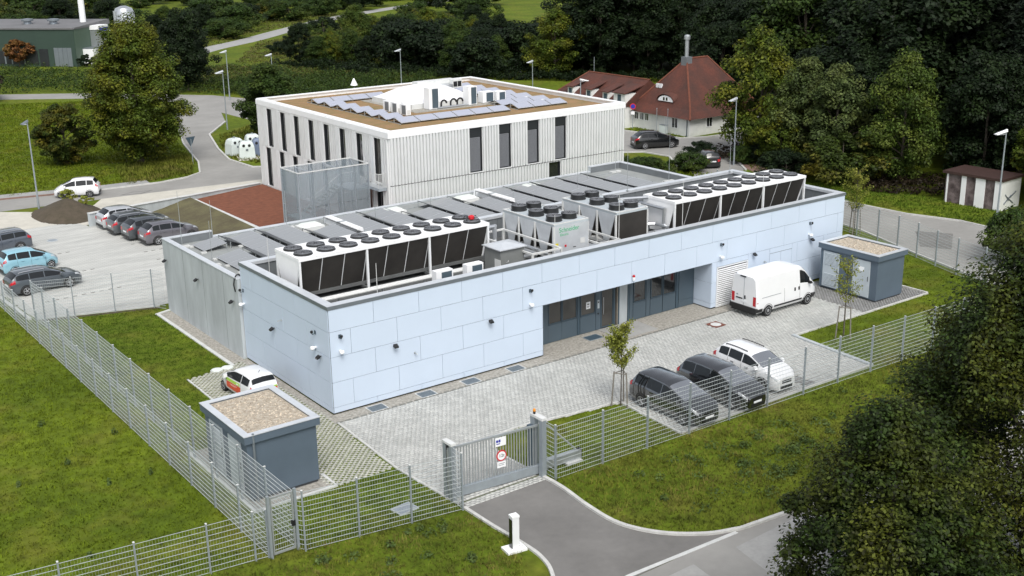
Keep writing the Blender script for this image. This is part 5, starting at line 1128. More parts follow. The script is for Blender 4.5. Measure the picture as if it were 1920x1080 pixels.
def car(name, sp, paint_, label, cat, loc, rz, group, name_extra=None):
    t = thing(name, label, cat, loc, rz, group); S_, ring, L2 = loft(sp)
    xs = sorted(set(list(np.linspace(-L2, L2, 46).round(4))+[round(p[0], 4) for p in sp['top']])); vs = []; m = 17
    for x in xs:
        r = ring(x); vs += [(x, p[0], p[1]) for p in r]+[(x, -p[0], p[1]) for p in r[::-1][1:]]
    m = 17; fs = []
    for i in range(len(xs)-1):
        for j in range(m): j2 = (j+1) % m; fs.append((i*m+j, (i+1)*m+j, (i+1)*m+j2, i*m+j2))
    n_ = len(xs); fs += [tuple(range(m))[::1], tuple((n_-1)*m+j for j in range(m))[::-1]]
    MB().add(vs, fs).build('body', paint_, t, smooth=True, angle=32)
    ws, rw = sp['ws'], sp['rw']
    patch(S_, ws[0], ws[1], 6.12, 8, 8, 5, .007, 0).build('windscreen', sp.get('screen', 'glass_screen'), t, smooth=True, angle=50)
    if rw: patch(S_, rw[0], rw[1], 6.15, 8, 6, 5, .007, 0).build('rear_window', 'glass_car', t, smooth=True, angle=50)
    for a, b_ in sp['sw']:
        for s_ in (1, -1): patch(S_, a, b_, 5.10, 5.90, 8, 3, .007, s_).build('side_window', 'glass_car', t, smooth=True, angle=50)
    xr, xf, r = sp['wh']; wdt = .21
    ar = MB()
    for x in (xr, xf):
        for s_ in (1, -1):
            R2 = r+.065; P = []
            for a in np.linspace(-.25, math.pi+.25, 18):
                px, pz = x+R2*math.cos(a), r+R2*math.sin(a); pz = max(pz, sp.get('sill', .2)+.01); rg = ring(px); y = float(np.interp(pz, rg[1:6, 1], rg[1:6, 0])); P.append((px, s_*(y+.006), pz))
            rg = ring(x); P.append((x, s_*(float(np.interp(r, rg[1:6, 1], rg[1:6, 0]))+.004), r)); k = len(P)
            ar.add(P, [(i, i+1, k-1) if s_ < 0 else (i+1, i, k-1) for i in range(k-2)])
    ar.build('wheel_arch', 'black_plastic', t)
    ty, rm, dk = wheel_mesh(r, wdt, sp.get('rim', 'alloy'))
    for x in (xr, xf):
        wy = float(ring(x)[3, 0])
        for s_ in (1, -1):
            o = obj('wheel', ty, t, (x, s_*(wy-wdt/2+.022), r), 0 if s_ > 0 else math.pi); obj('rim', rm, o); obj('brake_disc', dk, o)
    for s_ in (1, -1):
        a, b_ = sp.get('tl', (-L2+.03, -L2+.30)); vz = sp.get('tv', (4.45, 5.3)); o = patch(S_, a, b_, vz[0], vz[1], 3, 2, .008, s_)
        w0 = float(ring(-L2+.02)[4, 0]); zt = sp.get('tz', (float(ring(-L2)[5, 1])-.26, float(ring(-L2)[5, 1])-.03)); w0 = float(ring(-L2)[4, 0])-.04; o.b(-L2-.005, -L2+.02, min(s_*(w0-.22), s_*w0), max(s_*(w0-.22), s_*w0), zt[0], zt[1]); o.build('tail_light', 'red_lamp', t)
        patch(S_, L2-.50, L2-.07, 4.72, 5.55, 5, 2, .008, s_).build('headlight', 'lamp_clear', t)
        rg = ring(sp['mx']); my = float(rg[5, 0]); MB().hull8([(sp['mx']-.10, s_*(my+.02) if s_ > 0 else s_*(my+.22), rg[5, 1]+.02), (sp['mx']+.08, s_*(my+.02) if s_ > 0 else s_*(my+.22), rg[5, 1]+.02), (sp['mx']+.08, s_*(my+.22) if s_ > 0 else s_*(my+.02), rg[5, 1]+.02), (sp['mx']-.10, s_*(my+.22) if s_ > 0 else s_*(my+.02), rg[5, 1]+.02)], [(sp['mx']-.08, s_*(my+.02) if s_ > 0 else s_*(my+.20), rg[5, 1]+.17), (sp['mx']+.02, s_*(my+.02) if s_ > 0 else s_*(my+.20), rg[5, 1]+.17), (sp['mx']+.02, s_*(my+.20) if s_ > 0 else s_*(my+.02), rg[5, 1]+.17), (sp['mx']-.08, s_*(my+.20) if s_ > 0 else s_*(my+.02), rg[5, 1]+.17)]).build('wing_mirror', sp.get('mirror', paint_), t)
        if sp.get('rails'):
            a, b_ = sp['rails']; P = [tuple(S_(x, 6.6, s_)+np.array((0, 0, .05))) for x in np.linspace(a, b_, 7)]; MB().path([tuple(S_(a, 6.6, s_))]+P+[tuple(S_(b_, 6.6, s_))], .022, 5).build('roof_rail', sp.get('railm', 'black_plastic'), t)
        hm = MB()
        for x in sp.get('dh', ()):
            y = float(ring(x)[4, 0])*.5+float(ring(x)[5, 0])*.5; z = float(ring(x)[4, 1])*.35+float(ring(x)[5, 1])*.65; hm.b(x-.10, x+.10, min(s_*(y-.02), s_*(y+.035)), max(s_*(y-.02), s_*(y+.035)), z-.02, z+.02)
        if sp.get('dh'): hm.build('door_handle', sp.get('handlem', paint_), t)
        if sp.get('clad'):
            patch(S_, xr+r+.08, xf-r-.08, 1.9, 2.75, 4, 2, .010, s_).build('sill_cladding', 'black_plastic', t)
        sm = MB()                                            # shut lines of the doors
        for x in sp.get('shut', ()):
            P = [S_(x, v, s_)+np.array((0, s_*.004, 0)) for v in (2.6, 3.2, 4, 4.6, 5.05)]; sm.path([tuple(p) for p in P], .006, 4)
        if sp.get('shut'): sm.build('door_gap', 'black_plastic', t)
    wf, wr_ = float(ring(L2-.02)[4, 0]), float(ring(-L2+.02)[4, 0]); g = sp.get('gz', (.52, .68))
    MB().b(L2-.04, L2+.014, -wf*.55, wf*.55, g[0], g[1]).b(L2-.06, L2+.010, -wf*.72, wf*.72, .26, .40).build('grille', 'black_plastic', t)
    MB().b(L2+.005, L2+.022, -.26, .26, .42, .52).build('front_plate', 'plate', t)
    pz = sp.get('pz', .62); MB().b(-L2-.016, -L2+.01, -.26, .26, pz, pz+.11).build('rear_plate', 'plate', t)
    MB().b(-L2-.02, -L2+.10, -wr_*.93, wr_*.93, .22, .42).build('rear_bumper', sp.get('bumper', 'black_plastic'), t)
    return t, S_, ring, L2
def prof(L, Hh, hood, nose, ws_b, ws_t, rw_t, rw_b, tailz, belt, Wd, r, wbr, **k):
    L2 = L/2
    d = dict(L=L, top=[(-L2, tailz-.04), (-L2+.05, tailz+.02), (rw_b, tailz+.12), (rw_t, Hh-.05), (rw_t+.35, Hh-.01), ((rw_t+ws_t)/2, Hh), (ws_t-.25, Hh-.03), (ws_t, Hh-.08), (ws_b, hood+.05), (L2-.45, hood-.07), (L2-.15, nose), (L2, nose-.16)],
             belt=[(-L2, tailz-.07), (-L2+.25, belt+.07), (0, belt), (ws_b, belt-.04), (L2-.3, hood-.16), (L2, nose-.24)],
             plan=[(-L2, Wd*.40), (-L2+.12, Wd*.455), (-L2+.5, Wd*.49), (0, Wd*.5), (L2-.7, Wd*.485), (L2-.25, Wd*.44), (L2-.06, Wd*.36), (L2, Wd*.30)],
             ws=(ws_t+.06, ws_b-.04), rw=(rw_b+.03, rw_t-.03), wh=(wbr[0], wbr[1], r), mx=ws_b-.32)
    d.update(k); return d
MPV = prof(4.56, 1.64, 1.06, .84, 1.46, .30, -1.72, -2.05, 1.0, .98, 1.84, .325, (-1.27, 1.46), sw=[(-1.80, -1.05), (-1.00, -.08), (-.02, 1.10)], dh=(-.62, .38), shut=(-1.02, -.05, 1.05), tl=(-2.25, -1.98), tv=(4.5, 5.5))
SUV = prof(4.28, 1.66, 1.10, .90, 1.28, .35, -1.55, -1.95, 1.08, 1.06, 1.79, .345, (-1.22, 1.33), sw=[(-1.62, -1.02), (-.97, -.10), (-.04, .95)], dh=(-.65, .30), shut=(-.99, -.07, .92), rails=(-1.35, .05), railm='black_plastic', clad=True, tl=(-2.12, -1.82), tv=(4.5, 5.4), handlem='rim_silver')
SEST = prof(4.52, 1.48, .98, .78, 1.20, .25, -1.78, -2.14, .98, .95, 1.79, .325, (-1.36, 1.33), sw=[(-1.88, -1.10), (-1.05, -.18), (-.12, .95)], dh=(-.72, .25), shut=(-1.07, -.15, .9), rails=(-1.65, -.1), railm='rim_silver', tl=(-2.24, -1.95), tv=(4.5, 5.3))
CROSS = prof(4.14, 1.56, 1.04, .84, 1.18, .22, -1.42, -1.86, 1.03, 1.0, 1.78, .33, (-1.22, 1.33), sw=[(-1.50, -1.0), (-.95, -.12), (-.06, .92)], dh=(-.68, .25), shut=(-.97, -.09, .88), clad=True, tl=(-2.04, -1.72), tv=(4.5, 5.2))
MICRO = prof(3.66, 1.56, 1.02, .80, 1.20, .30, -1.42, -1.70, .98, .95, 1.66, .29, (-1.10, 1.26), sw=[(-1.45, -.92), (-.87, -.05), (.02, .98)], dh=(-.58, .35), shut=(-.9, -.01, .95), tl=(-1.80, -1.58), tv=(4.7, 5.6))
CITY = prof(3.56, 1.48, .98, .76, 1.10, .22, -1.46, -1.66, .98, .93, 1.64, .285, (-1.14, 1.28), sw=[(-1.42, -.72), (-.66, .90)], dh=(-.42,), shut=(-.69, .88), tl=(-1.75, -1.60), tv=(4.5, 5.4))
BIGSUV = prof(4.72, 1.68, 1.12, .90, 1.30, .25, -1.60, -2.08, 1.10, 1.08, 1.92, .36, (-1.38, 1.46), sw=[(-1.75, -1.08), (-1.03, -.10), (-.04, 1.0)], dh=(-.68, .30), shut=(-1.05, -.07, .95), rails=(-1.5, .1), tl=(-2.33, -2.0), tv=(4.6, 5.3))
mpv1, *_ = car('parked_car', MPV, 'car_black', 'black people carrier, nearest the gate, its grey windscreen toward the fence', 'car', (12.72, -9.50, .042), R(-90), 'cars parked along the front fence')
car('parked_car', MPV, 'car_black', 'black people carrier parked between the other black one and the white car', 'car', (15.72, -9.62, .042), R(-89), 'cars parked along the front fence')
car('parked_car', SUV, 'car_white', 'white compact off-roader parked behind the fence, rightmost of three', 'car', (18.52, -9.15, .042), R(-91), 'cars parked along the front fence')
car('parked_car', SEST, 'car_slate', 'dark grey estate car in the bay nearest the fence', 'car', (-4.85, 29.55, .02), R(4), 'cars on the left of the car park')
car('parked_car', MICRO, 'car_lightblue', 'light blue high roofed small car', 'car', (-4.42, 34.75, .02), R(5), 'cars on the left of the car park')
car('parked_car', SEST, 'car_bluegrey', 'blue grey estate cut by the left edge of the photo, tail to the right', 'car', (-4.95, 40.75, .02), R(184), 'cars on the left of the car park')
car('parked_car', CROSS, 'car_purplegrey', 'warm grey crossover with black roof beside the concrete annex', 'car', (5.95, 36.15, .02), R(3), 'cars in front of the grass ramp')
car('parked_car', CROSS, 'car_anthracite', 'dark grey crossover, second from the annex in front of the grass ramp', 'car', (5.45, 38.30, .02), R(3), 'cars in front of the grass ramp')
car('parked_car', SEST, 'car_darkgrey', 'dark grey estate between the silver car and a dark crossover', 'car', (5.30, 40.62, .02), R(3), 'cars in front of the grass ramp')
car('parked_car', CROSS, 'car_silver', 'silver white car parked against the retaining wall', 'car', (5.05, 42.85, .02), R(3), 'cars in front of the grass ramp')
car('parked_car', MICRO, 'car_white', 'white small car on the street behind the soil heap', 'car', (5.35, 55.75, .014), R(154), 'cars on the street')
car('parked_car', BIGSUV, 'car_deepblack', 'black off-roader standing before the red roofed house', 'car', (58.25, 40.1, .014), R(-23), 'black cars near the red roofed house')
car('parked_car', CITY, 'car_deepblack', 'small black car seen from behind on the bend beyond the roof', 'car', (55.6, 30.2, .014), R(62), 'black cars near the red roofed house')
cc, S_, ring, L2 = car('company_car', CITY, 'car_white', 'small white company car with green and red side stripes behind the left kiosk', 'car', (-2.06, 4.75, .045), R(92), None)
for s_ in (1, -1):
    patch(S_, -.62, .86, 4.38, 4.97, 8, 2, .009, s_).build('green_stripe', 'lime', cc); patch(S_, -.72, .80, 2.5, 4.30, 8, 3, .009, s_).build('red_stripe', 'stripe_red', cc)
    patch(S_, -.35, .40, 3.95, 4.02, 4, 1, .013, s_).build('lettering_line', 'white_paint', cc); patch(S_, -.20, .30, 3.72, 3.80, 4, 1, .013, s_).build('lettering_line', 'white_paint', cc)
MB().b(-L2-.018, -L2+.02, -.60, .60, .86, .93).build('tailgate_stripe', 'lime', cc); MB().b(-L2-.018, -L2+.02, -.60, .60, .74, .857).build('tailgate_stripe', 'stripe_red', cc)
MB().tube((-1.1, 0, 1.49), (-1.3, 0, 1.66), .012, n=5).build('aerial', 'black_plastic', cc)
# white panel van
VAN = dict(L=5.42, soft=.04, tum=.07, sill=.26, top=[(-2.71, 2.36), (-2.66, 2.42), (-2.4, 2.47), (.6, 2.50), (1.15, 2.44), (1.45, 2.28), (2.12, 1.46), (2.5, 1.18), (2.64, 1.02), (2.71, .84)],
           belt=[(-2.71, 1.36), (1.0, 1.36), (2.0, 1.28), (2.5, 1.02), (2.71, .74)], plan=[(-2.71, .97), (-2.6, 1.01), (1.4, 1.02), (2.2, .98), (2.55, .86), (2.71, .60)],
           ws=(1.50, 2.10), rw=None, sw=[(1.02, 1.92)], wh=(-1.74, 1.71, .345), mx=1.82, mirror='black_plastic', rim='steel', tl=(-2.69, -2.57), tv=(3.9, 4.0), tz=(.72, 1.28), pz=.80, gz=(.50, .66), dh=(), shut=(.98, -.35))
van, S_, ring, L2 = car('panel_van', VAN, 'car_white', 'white high roofed panel van parked before the long wall, rear to the left', 'van', (28.26, -1.98, .042), 0, None)
MB().b(-L2-.07, -L2+.10, -1.0, 1.0, .36, .62).build('step_bumper', 'black_plastic', van)
MB().b(-L2-.010, -L2+.0, -.008, .008, .64, 2.30).build('door_gap', 'coping_grey', van)
MB().b(-L2-.03, -L2-.002, -.12, .30, 2.30, 2.37).build('brake_light', 'black_plastic', van); MB().b(-L2-.03, -L2-.002, .10, .58, .97, 1.03).build('plate_lamp_bar', 'black_plastic', van)
MB().b(-L2-.028, -L2-.002, -.14, -.05, 1.02, 1.22).build('rear_handle', 'black_plastic', van)
MB().hull8([(-L2-.012, .42, 1.16), (-L2-.002, .42, 1.16), (-L2-.002, .58, 1.16), (-L2-.012, .58, 1.16)], [(-L2-.012, .49, 1.23), (-L2-.002, .49, 1.23), (-L2-.002, .51, 1.23), (-L2-.012, .51, 1.23)]).build('badge', 'coping_grey', van)
for s_ in (1, -1):
    patch(S_, -1.22, 1.18, 2.35, 2.95, 6, 2, .014, s_).build('side_moulding', 'black_plastic', van); patch(S_, -2.70, -2.20, 1.6, 3.0, 5, 3, .012, s_).build('corner_bumper', 'black_plastic', van)
    patch(S_, 2.0, 2.66, 1.5, 3.3, 5, 3, .010, s_).build('front_bumper', 'black_plastic', van)
    P = [tuple(S_(x, 4.55, s_)+np.array((0, s_*.006, 0))) for x in np.linspace(-2.25, -.65, 5)]; MB().path(P, .014, 4).build('door_rail', 'coping_grey', van)
    hm = MB()
    for x in (.55, .90): p = S_(x, 4.55, s_); hm.b(x-.05, x+.05, min(p[1]-.01, p[1]+s_*.03), max(p[1]+.01, p[1]+s_*.03), p[2]-.10, p[2]+.10)
    hm.build('door_handle', 'black_plastic', van)
# ------------------------------------------------------------------ fences
_bay = {}
def bay_mesh(ln, h):
    key = (round(ln, 2), h)
    if key in _bay: return _bay[key]
    m_ = MB(); n = int(round((h-.08)/.2))
    for k in range(n+1):
        z = .06+(h-.10)*k/n; m_.b(.02, ln-.02, -.011, .011, z-.0065, z+.0065)
    v = MB(); nv = int(ln/.10)
    for k in range(1, nv):
        x = ln*k/nv; m_.add([(x-.003, -.003, .05), (x+.003, -.003, .05), (x, .004, .05), (x-.003, -.003, h-.03), (x+.003, -.003, h-.03), (x, .004, h-.03)], [(0, 1, 4, 3), (1, 2, 5, 4), (2, 0, 3, 5)])
    _bay[key] = m_.mesh('mesh_panel', 'galv_wire'); return _bay[key]
_post = {}
def post_mesh(h):
    if h not in _post: _post[h] = (MB().b(-.03, .03, -.04, .04, -.05, h+.03).mesh('post', 'post_grey'), MB().b(-.034, .034, -.044, .044, h+.031, h+.05).mesh('post_cap', 'off_white'))
    return _post[h]
def fence(label, pts, h, last=True, panels=True, first=True):
    """pts are the post positions in order"""
    t = thing('mesh_fence', label, 'fence', (pts[0][0], pts[0][1], 0)); o = Vector((pts[0][0], pts[0][1], 0))
    pm, pc = post_mesh(h)
    for i, p in enumerate(pts):
        q = Vector((p[0], p[1], 0))-o; nx = pts[min(i+1, len(pts)-1)]; pv = pts[max(i-1, 0)]
        a = math.atan2(nx[1]-pv[1], nx[0]-pv[0]) if i < len(pts)-1 else math.atan2(p[1]-pv[1], p[0]-pv[0])
        if (i or first) and (last or i < len(pts)-1): c = obj('post', pm, t, q, a); obj('post_cap', pc, c)
        if i < len(pts)-1 and panels:
            d = Vector((nx[0]-p[0], nx[1]-p[1])); obj('mesh_panel', bay_mesh(d.length, h), t, q, math.atan2(d.y, d.x))
    return t
FR = [(3.98+2.496*k, -11.60-.055*k) for k in range(15)]
fence('galvanised mesh fence along the front verge, from the gate past the three parked cars', FR+[(40.2, -12.1)], 2.42)
fence('short mesh return between the right gate portal and the front fence', [(3.98, -10.72), (3.98, -11.60)], 2.42, first=False, last=False)
fence('galvanised mesh fence along the road on the far right', [(40.2, -12.1), (40.9, -9.7), (41.5, -7.2), (42.1, -4.9), (42.8, -2.9), (43.6, -.9), (44.25, 1.1), (44.75, 3.1), (45.3, 5.3), (45.9, 7.6), (46.2, 10.0), (46.3, 12.5), (46.3, 15), (46.2, 17.5), (46.2, 20)], 2.4, first=False)
fence('galvanised mesh fence between the pedestrian gate and the sliding gate', [(-6.92, -10.2), (-6.80, -10.42), (-4.72, -10.74), (-2.62, -11.06), (-.50, -11.40)], 2.42, first=False)
fence('short mesh return between the front fence and the left gate portal', [(-.50, -11.40), (-.40, -10.62)], 2.42, first=False, last=False)
fence('tall inner mesh fence along the left lawn', [(-7.0, -10.2+2.44*k) for k in range(14)]+[(-7.1, 23.35)], 2.42, first=False)
fence('lower outer mesh fence running beside the tall one on the left', [(-8.06, -10.02+2.42*k) for k in range(24)], 1.92)
fence('low mesh fence crossing the outer lawn in the lower left', [(-8.06, -10.02), (-8.55, -9.95), (-10.2, -9.77), (-12.66, -9.48), (-15.1, -9.17), (-17.5, -8.85), (-20, -8.55), (-22.5, -8.2)], 1.95, first=False)
fence('mesh fence between car park and inner lawn', [(-7.1, 23.35), (-5.04, 22.63), (-2.87, 21.95), (-.72, 21.3), (-.30, 20.4)], 2.4, first=False, last=False)
# pedestrian gate
pg = thing('pedestrian_gate', 'narrow galvanised mesh gate at the fence corner', 'gate', (-8.02, -10.16, 0))
for x in (0, 1.06): MB().b(x-.05, x+.05, -.05, .05, -.05, 2.5).build('post', 'post_grey', pg)
f = MB().b(.09, .14, -.025, .025, .12, 2.42).b(.92, .97, -.025, .025, .12, 2.42).b(.142, .918, -.025, .025, 2.36, 2.42).b(.142, .918, -.025, .025, .12, .20).build('frame', 'galv', pg)
m_ = MB()
for k in range(11): m_.b(.142, .918, -.012, .012, .30+.2*k-.008, .30+.2*k+.008)
for k in range(8): m_.b(.2+.09*k-.003, .2+.09*k+.003, -.004, .004, .21, 2.35)
m_.build('mesh_panel', 'galv_wire', pg); MB().b(.86, 1.0, -.06, .06, 1.05, 1.25).build('lock', 'black_plastic', pg)
# sliding gate with portals
sg_ = thing('sliding_gate', 'galvanised sliding gate of upright bars across the driveway', 'gate', (-.20, -10.38, 0), math.atan2(-.36, 3.85))
GL = 3.84
MB().b(-.25, GL+.2, -.09, .09, .08, .44).build('bottom_beam', 'post_grey', sg_); MB().b(-.25, GL+.1, -.04, .04, 2.18, 2.26).build('top_rail', 'galv', sg_)
bar = MB().b(-.018, .018, -.018, .018, .441, 2.179).mesh('bar', 'galv')
for k in range(31): obj('bar', bar, sg_, (-.05+k*(GL+.05)/30, 0, 0))
MB().b(-.27, -.20, -.05, .05, .445, 2.17).build('end_stile', 'galv', sg_)
for nm, s in (('left', thing('gate_portal', 'grey steel gate portal at the left side of the driveway', 'gate post', (-.36, -10.30, 0))), ):
    MB().b(-.10, .10, -.34, -.16, 0, 2.42).b(-.10, .10, .10, .28, 0, 2.42).build('upright', 'post_grey', s); MB().b(-.12, .12, -.36, .30, 2.422, 2.52).build('cap', 'off_white', s); MB().b(-.06, .06, -.155, .095, .5, 2.3).build('roller_guide', 'black_plastic', s)
s = thing('gate_portal', 'tall grey steel gate portal with warning lamp at the right side of the driveway', 'gate post', (3.74, -10.76, 0))
MB().b(-.10, .12, -.40, -.16, 0, 2.55).b(-.10, .12, .14, .40, 0, 2.55).build('upright', 'post_grey', s); MB().b(-.12, .14, -.42, .42, 2.552, 2.66).build('cap', 'off_white', s); MB().b(-.3, -.12, .15, .38, .2, 2.2).build('motor_cabinet', 'slate_frame', s)
o = MB().lathe([(.05, 2.66), (.06, 2.78)], 10, (-.02, .22, 0)).build('lamp_base', 'black_plastic', s, smooth=True); MB().lathe([(.06, 2.78), (.06, 2.86), (.02, 2.9)], 10, (-.02, .22, 0)).build('warning_lamp', 'orange', s, smooth=True)
b_ = thing('gate_tail_beam', 'galvanised tail beam of the sliding gate with diagonal brace on the lawn', 'beam', (3.98, -10.6, 0), -.03)
MB().b(0, 2.05, -.13, .13, .10, .46).build('beam', 'galv', b_); MB().tube((-.1, .12, 2.3), (.5, .12, 1.9), .035, n=6).tube((.5, .12, 1.9), (1.85, 0, .5), .04, n=6).build('brace', 'galv', b_); MB().b(1.95, 2.12, -.10, .10, .05, .50).build('end_stop', 'black_plastic', b_); MB().b(1.2, 2.0, -.3, .3, 0, .09).build('foundation', 'concrete_pale', b_)
sgn = thing('weight_limit_sign', 'round red ringed weight limit sign reading 12t on the sliding gate', 'sign', (1.93, -10.66, 1.36), -.09)
MB().lathe([(.24, .0), (.24, .02)], 28, (0, -.02, 0), 'y').build('ring', 'red_paint', sgn); MB().lathe([(.185, -.026), (.185, -.021)], 28, (0, 0, 0), 'y').build('face', 'white_paint', sgn)
text('12t', .20, 'black_plastic', 'lettering', sgn, Matrix.Translation((0, -.028, 0))@FRONT)
MB().b(-.2, .2, -.012, 0, -.52, -.26).build('extra_plate', 'white_paint', sgn); MB().b(-.15, .15, -.016, -.0125, -.36, -.335).b(-.15, .12, -.016, -.0125, -.43, -.41).build('plate_text_lines', 'coping_grey', sgn)
s = thing('camera_sign', 'white camera notice with blue pictogram high on the sliding gate', 'sign', (1.90, -10.66, 1.98), -.09)
MB().b(-.25, .25, -.012, 0, -.19, .19).build('board', 'white_paint', s); MB().b(-.21, -.12, -.016, -.0125, -.02, .09).b(-.09, -.01, -.016, -.0125, -.02, .10).b(-.2, -.03, -.016, -.0125, -.10, -.06).b(-.16, -.05, -.016, -.0125, .03, .06).build('pictogram', 'blue_paint', s)
bo = thing('access_pillar', 'silver access pillar with black front on a white base beside the driveway', 'pillar', (-.72, -15.05, 0), R(-8))
MB().b(-.40, .40, -.28, .28, 0, .10).build('base', 'white_paint', bo); MB().b(-.125, .15, -.13, .13, .102, 1.35).build('casing', 'white_metal', bo); MB().b(-.145, -.127, -.11, .11, .13, 1.27).build('front_panel', 'black_gloss', bo); MB().b(-.14, .165, -.145, .145, 1.352, 1.42).build('cap', 'white_paint', bo)
# man holes, lids
mh = thing('manhole_cover', 'round pale manhole cover in a rusty red square frame in the yard', 'manhole', (23.15, -2.15, .034)); MB().b(-.42, .42, -.42, .42, -.02, .012).build('frame', 'rust', mh); MB().lathe([(.30, .014), (.30, .022)], 24).build('cover', 'concrete_pale', mh)
for x, y, lab in ((-1.98, 8.95, 'round white shaft lid on the lawn, left one behind the company car'), (-1.42, 8.95, 'round white shaft lid on the lawn, right one behind the company car')):
    t = thing('shaft_lid', lab, 'lid', (x, y, .0), 0, 'white shaft lids'); MB().lathe([(.30, 0), (.30, .05), (.2, .07)], 20).build('lid', 'gull_white', t, smooth=True); MB().lathe([(.34, 0), (.34, .02)], 20).build('ring', 'concrete_pale', t)
t = thing('shaft_slab', 'flat grey slab in the lawn before the mesh fence', 'slab', (-2.25, -9.92, .0), .1); MB().b(-.45, .45, -.35, .35, 0, .05).build('slab', 'concrete', t); MB().b(-.40, .40, -.30, .30, .052, .06).build('lid', 'post_grey', t)
t = thing('carpark_manhole', 'grey round manhole cover in the pale car park', 'manhole', (-.9, 41.6, .02)); MB().lathe([(.40, 0), (.40, .02)], 20).build('frame', 'concrete', t); MB().lathe([(.31, .021), (.31, .026)], 20).build('cover', 'post_grey', t)
# street lamps
def lamp(x, y, h, lab, rz=0, headm='coping_light', arm=.55):
    t = thing('street_lamp', lab, 'street lamp', (x, y, 0), rz, 'street lamps')
    MB().tube((0, 0, 0), (0, 0, 1.2), .09, .085, 8).tube((0, 0, 1.2), (0, 0, h), .07, .045, 8).build('pole', 'post_grey', t, smooth=True)
    MB().hull8([(-arm-.35, -.18, h-.16), (.06, -.10, h-.02), (.06, .10, h-.02), (-arm-.35, .18, h-.16)], [(-arm-.35, -.14, h-.10), (.06, -.06, h+.16), (.06, .06, h+.16), (-arm-.35, .14, h-.10)]).build('lamp_head', headm, t)
    MB().b(-arm-.25, -.1, -.10, .10, h-.19, h-.155).build('lamp_glass', 'lamp_clear', t); return t
lamp(1.32, 53.05, 7.15, 'tall grey street lamp at the left edge by the soil heap', R(20), 'coping_grey', .2)
lamp(29.4, 79.6, 6.5, 'street lamp in front of the pair behind the big tree', R(0)); lamp(39.3, 101.5, 6.4, 'street lamp at the far crossroads behind the big tree', R(10))
lamp(46.6, 103.5, 5.3, 'distant street lamp before the overgrown bank'); lamp(61.0, 93.5, 5.6, 'street lamp pole showing above the far edge of the planted roof, left one'); lamp(71.2, 77.2, 4.6, 'street lamp showing above the far edge of the planted roof, right one')
lamp(57.45, 28.6, 6.2, 'street lamp on the bend before the trees'); lamp(55.05, .35, 7.1, 'tall street lamp with pale head before the painted shed', R(-10), 'white_paint', .7); lamp(55.6, 48.7, 6.2, 'white headed street lamp before the dormer wing', R(170), 'white_paint')
t = thing('pillar_sign', 'low pointed white marker by the far corner of the ribbed building', 'sign', (44.5, 77.0, 0)); MB().tube((0, 0, 0), (0, 0, 4.6), .05, n=6).build('pole', 'post_grey', t); MB().lathe([(.45, 3.9), (.08, 4.7)], 8).build('lamp_hood', 'white_paint', t)
yv = thing('yield_sign', 'give way sign seen from behind at the street corner', 'sign', (18.3, 62.2, 0), R(15)); MB().tube((0, 0, 0), (0, 0, 2.55), .04, n=6).build('pole', 'post_grey', yv); MB().hull8([(-.05, .05, 1.85), (.05, .05, 1.85), (.05, .08, 1.85), (-.05, .08, 1.85)], [(-.55, .05, 2.75), (.55, .05, 2.75), (.55, .08, 2.75), (-.55, .08, 2.75)]).build('plate', 'slate_frame', yv)
ns = thing('no_stopping_sign', 'round red and blue no stopping sign before the white house', 'sign', (64.2, 50.0, 0), R(-45)); MB().tube((0, 0, 0), (0, 0, 2.7), .04, n=6).build('pole', 'post_grey', ns); MB().lathe([(.33, -.04), (.33, 0)], 20, (0, -.05, 2.45), 'y').build('ring', 'red_paint', ns); MB().lathe([(.24, -.045), (.24, -.041)], 20, (0, -.05, 2.45), 'y').build('face', 'blue_paint', ns); MB().b(-.2, .2, -.09, -.05, 1.55, 1.9).build('extra_plate', 'white_paint', ns)
for x, y, hh, lab in ((64.3, 46.3, 2.6, 'thin grey pole before the white house, left one'), (64.3, 44.6, 2.7, 'thin grey pole before the white house, right one'), (62.2, 42.7, 2.3, 'thin grey pole beside the black off-roader')):
    t = thing('flag_pole', lab, 'pole', (x, y, 0)); MB().tube((0, 0, 0), (0, 0, hh), .04, .03, 6).build('shaft', 'post_grey', t); MB().lathe([(.06, hh), (.03, hh+.08)], 6).build('tip', 'post_grey', t)
t = thing('utility_box', 'small pale utility box at the foot of the white house', 'utility box', (64.4, 45.3, 0)); MB().b(-.2, .2, -.45, .45, 0, .95).build('casing', 'bank_white', t); MB().b(-.23, .23, -.48, .48, .952, 1.0).build('lid', 'coping_grey', t)
# bottle banks
def bank(x, y, lab, m_, rz):
    t = thing('bottle_bank', lab, 'bottle bank', (x, y, .03), rz, 'recycling containers beside the street')
    def bx(z, s_): return [(-.78*s_, -.62*s_, z), (.78*s_, -.62*s_, z), (.78*s_, .62*s_, z), (-.78*s_, .62*s_, z)]
    MB().add(bx(0, .96)+bx(.15, 1)+bx(1.15, .93)+bx(1.5, .78)+bx(1.66, .55), [(3, 2, 1, 0), (16, 17, 18, 19)]+[(4*k+i, 4*k+(i+1) % 4, 4*k+4+(i+1) % 4, 4*k+4+i) for k in range(4) for i in range(4)]).build('body', m_, t)
    for dx in (-.30, .25): MB().lathe([(.14, .0), (.14, .03)], 12, (dx, -.60, 1.28), 'y').build('deposit_hole', 'black_plastic', t)
    MB().b(-.12, .12, -.625, -.60, .75, .95).build('label_plate', 'coping_grey', t); MB().b(-.1, .1, -.05, .05, 1.662, 1.8).build('lifting_lug', 'galv', t)
bank(23.7, 64.6, 'white bottle bank, leftmost of the group by the street', 'bank_white', R(10)); bank(23.95, 62.3, 'white bottle bank nearest the camera in the group by the street', 'bank_white', R(-20)); bank(26.1, 65.6, 'white bottle bank at the back of the group by the street', 'bank_white', R(-15)); bank(25.6, 62.9, 'blue grey container at the right of the bottle banks', 'bank_blue', R(-20))
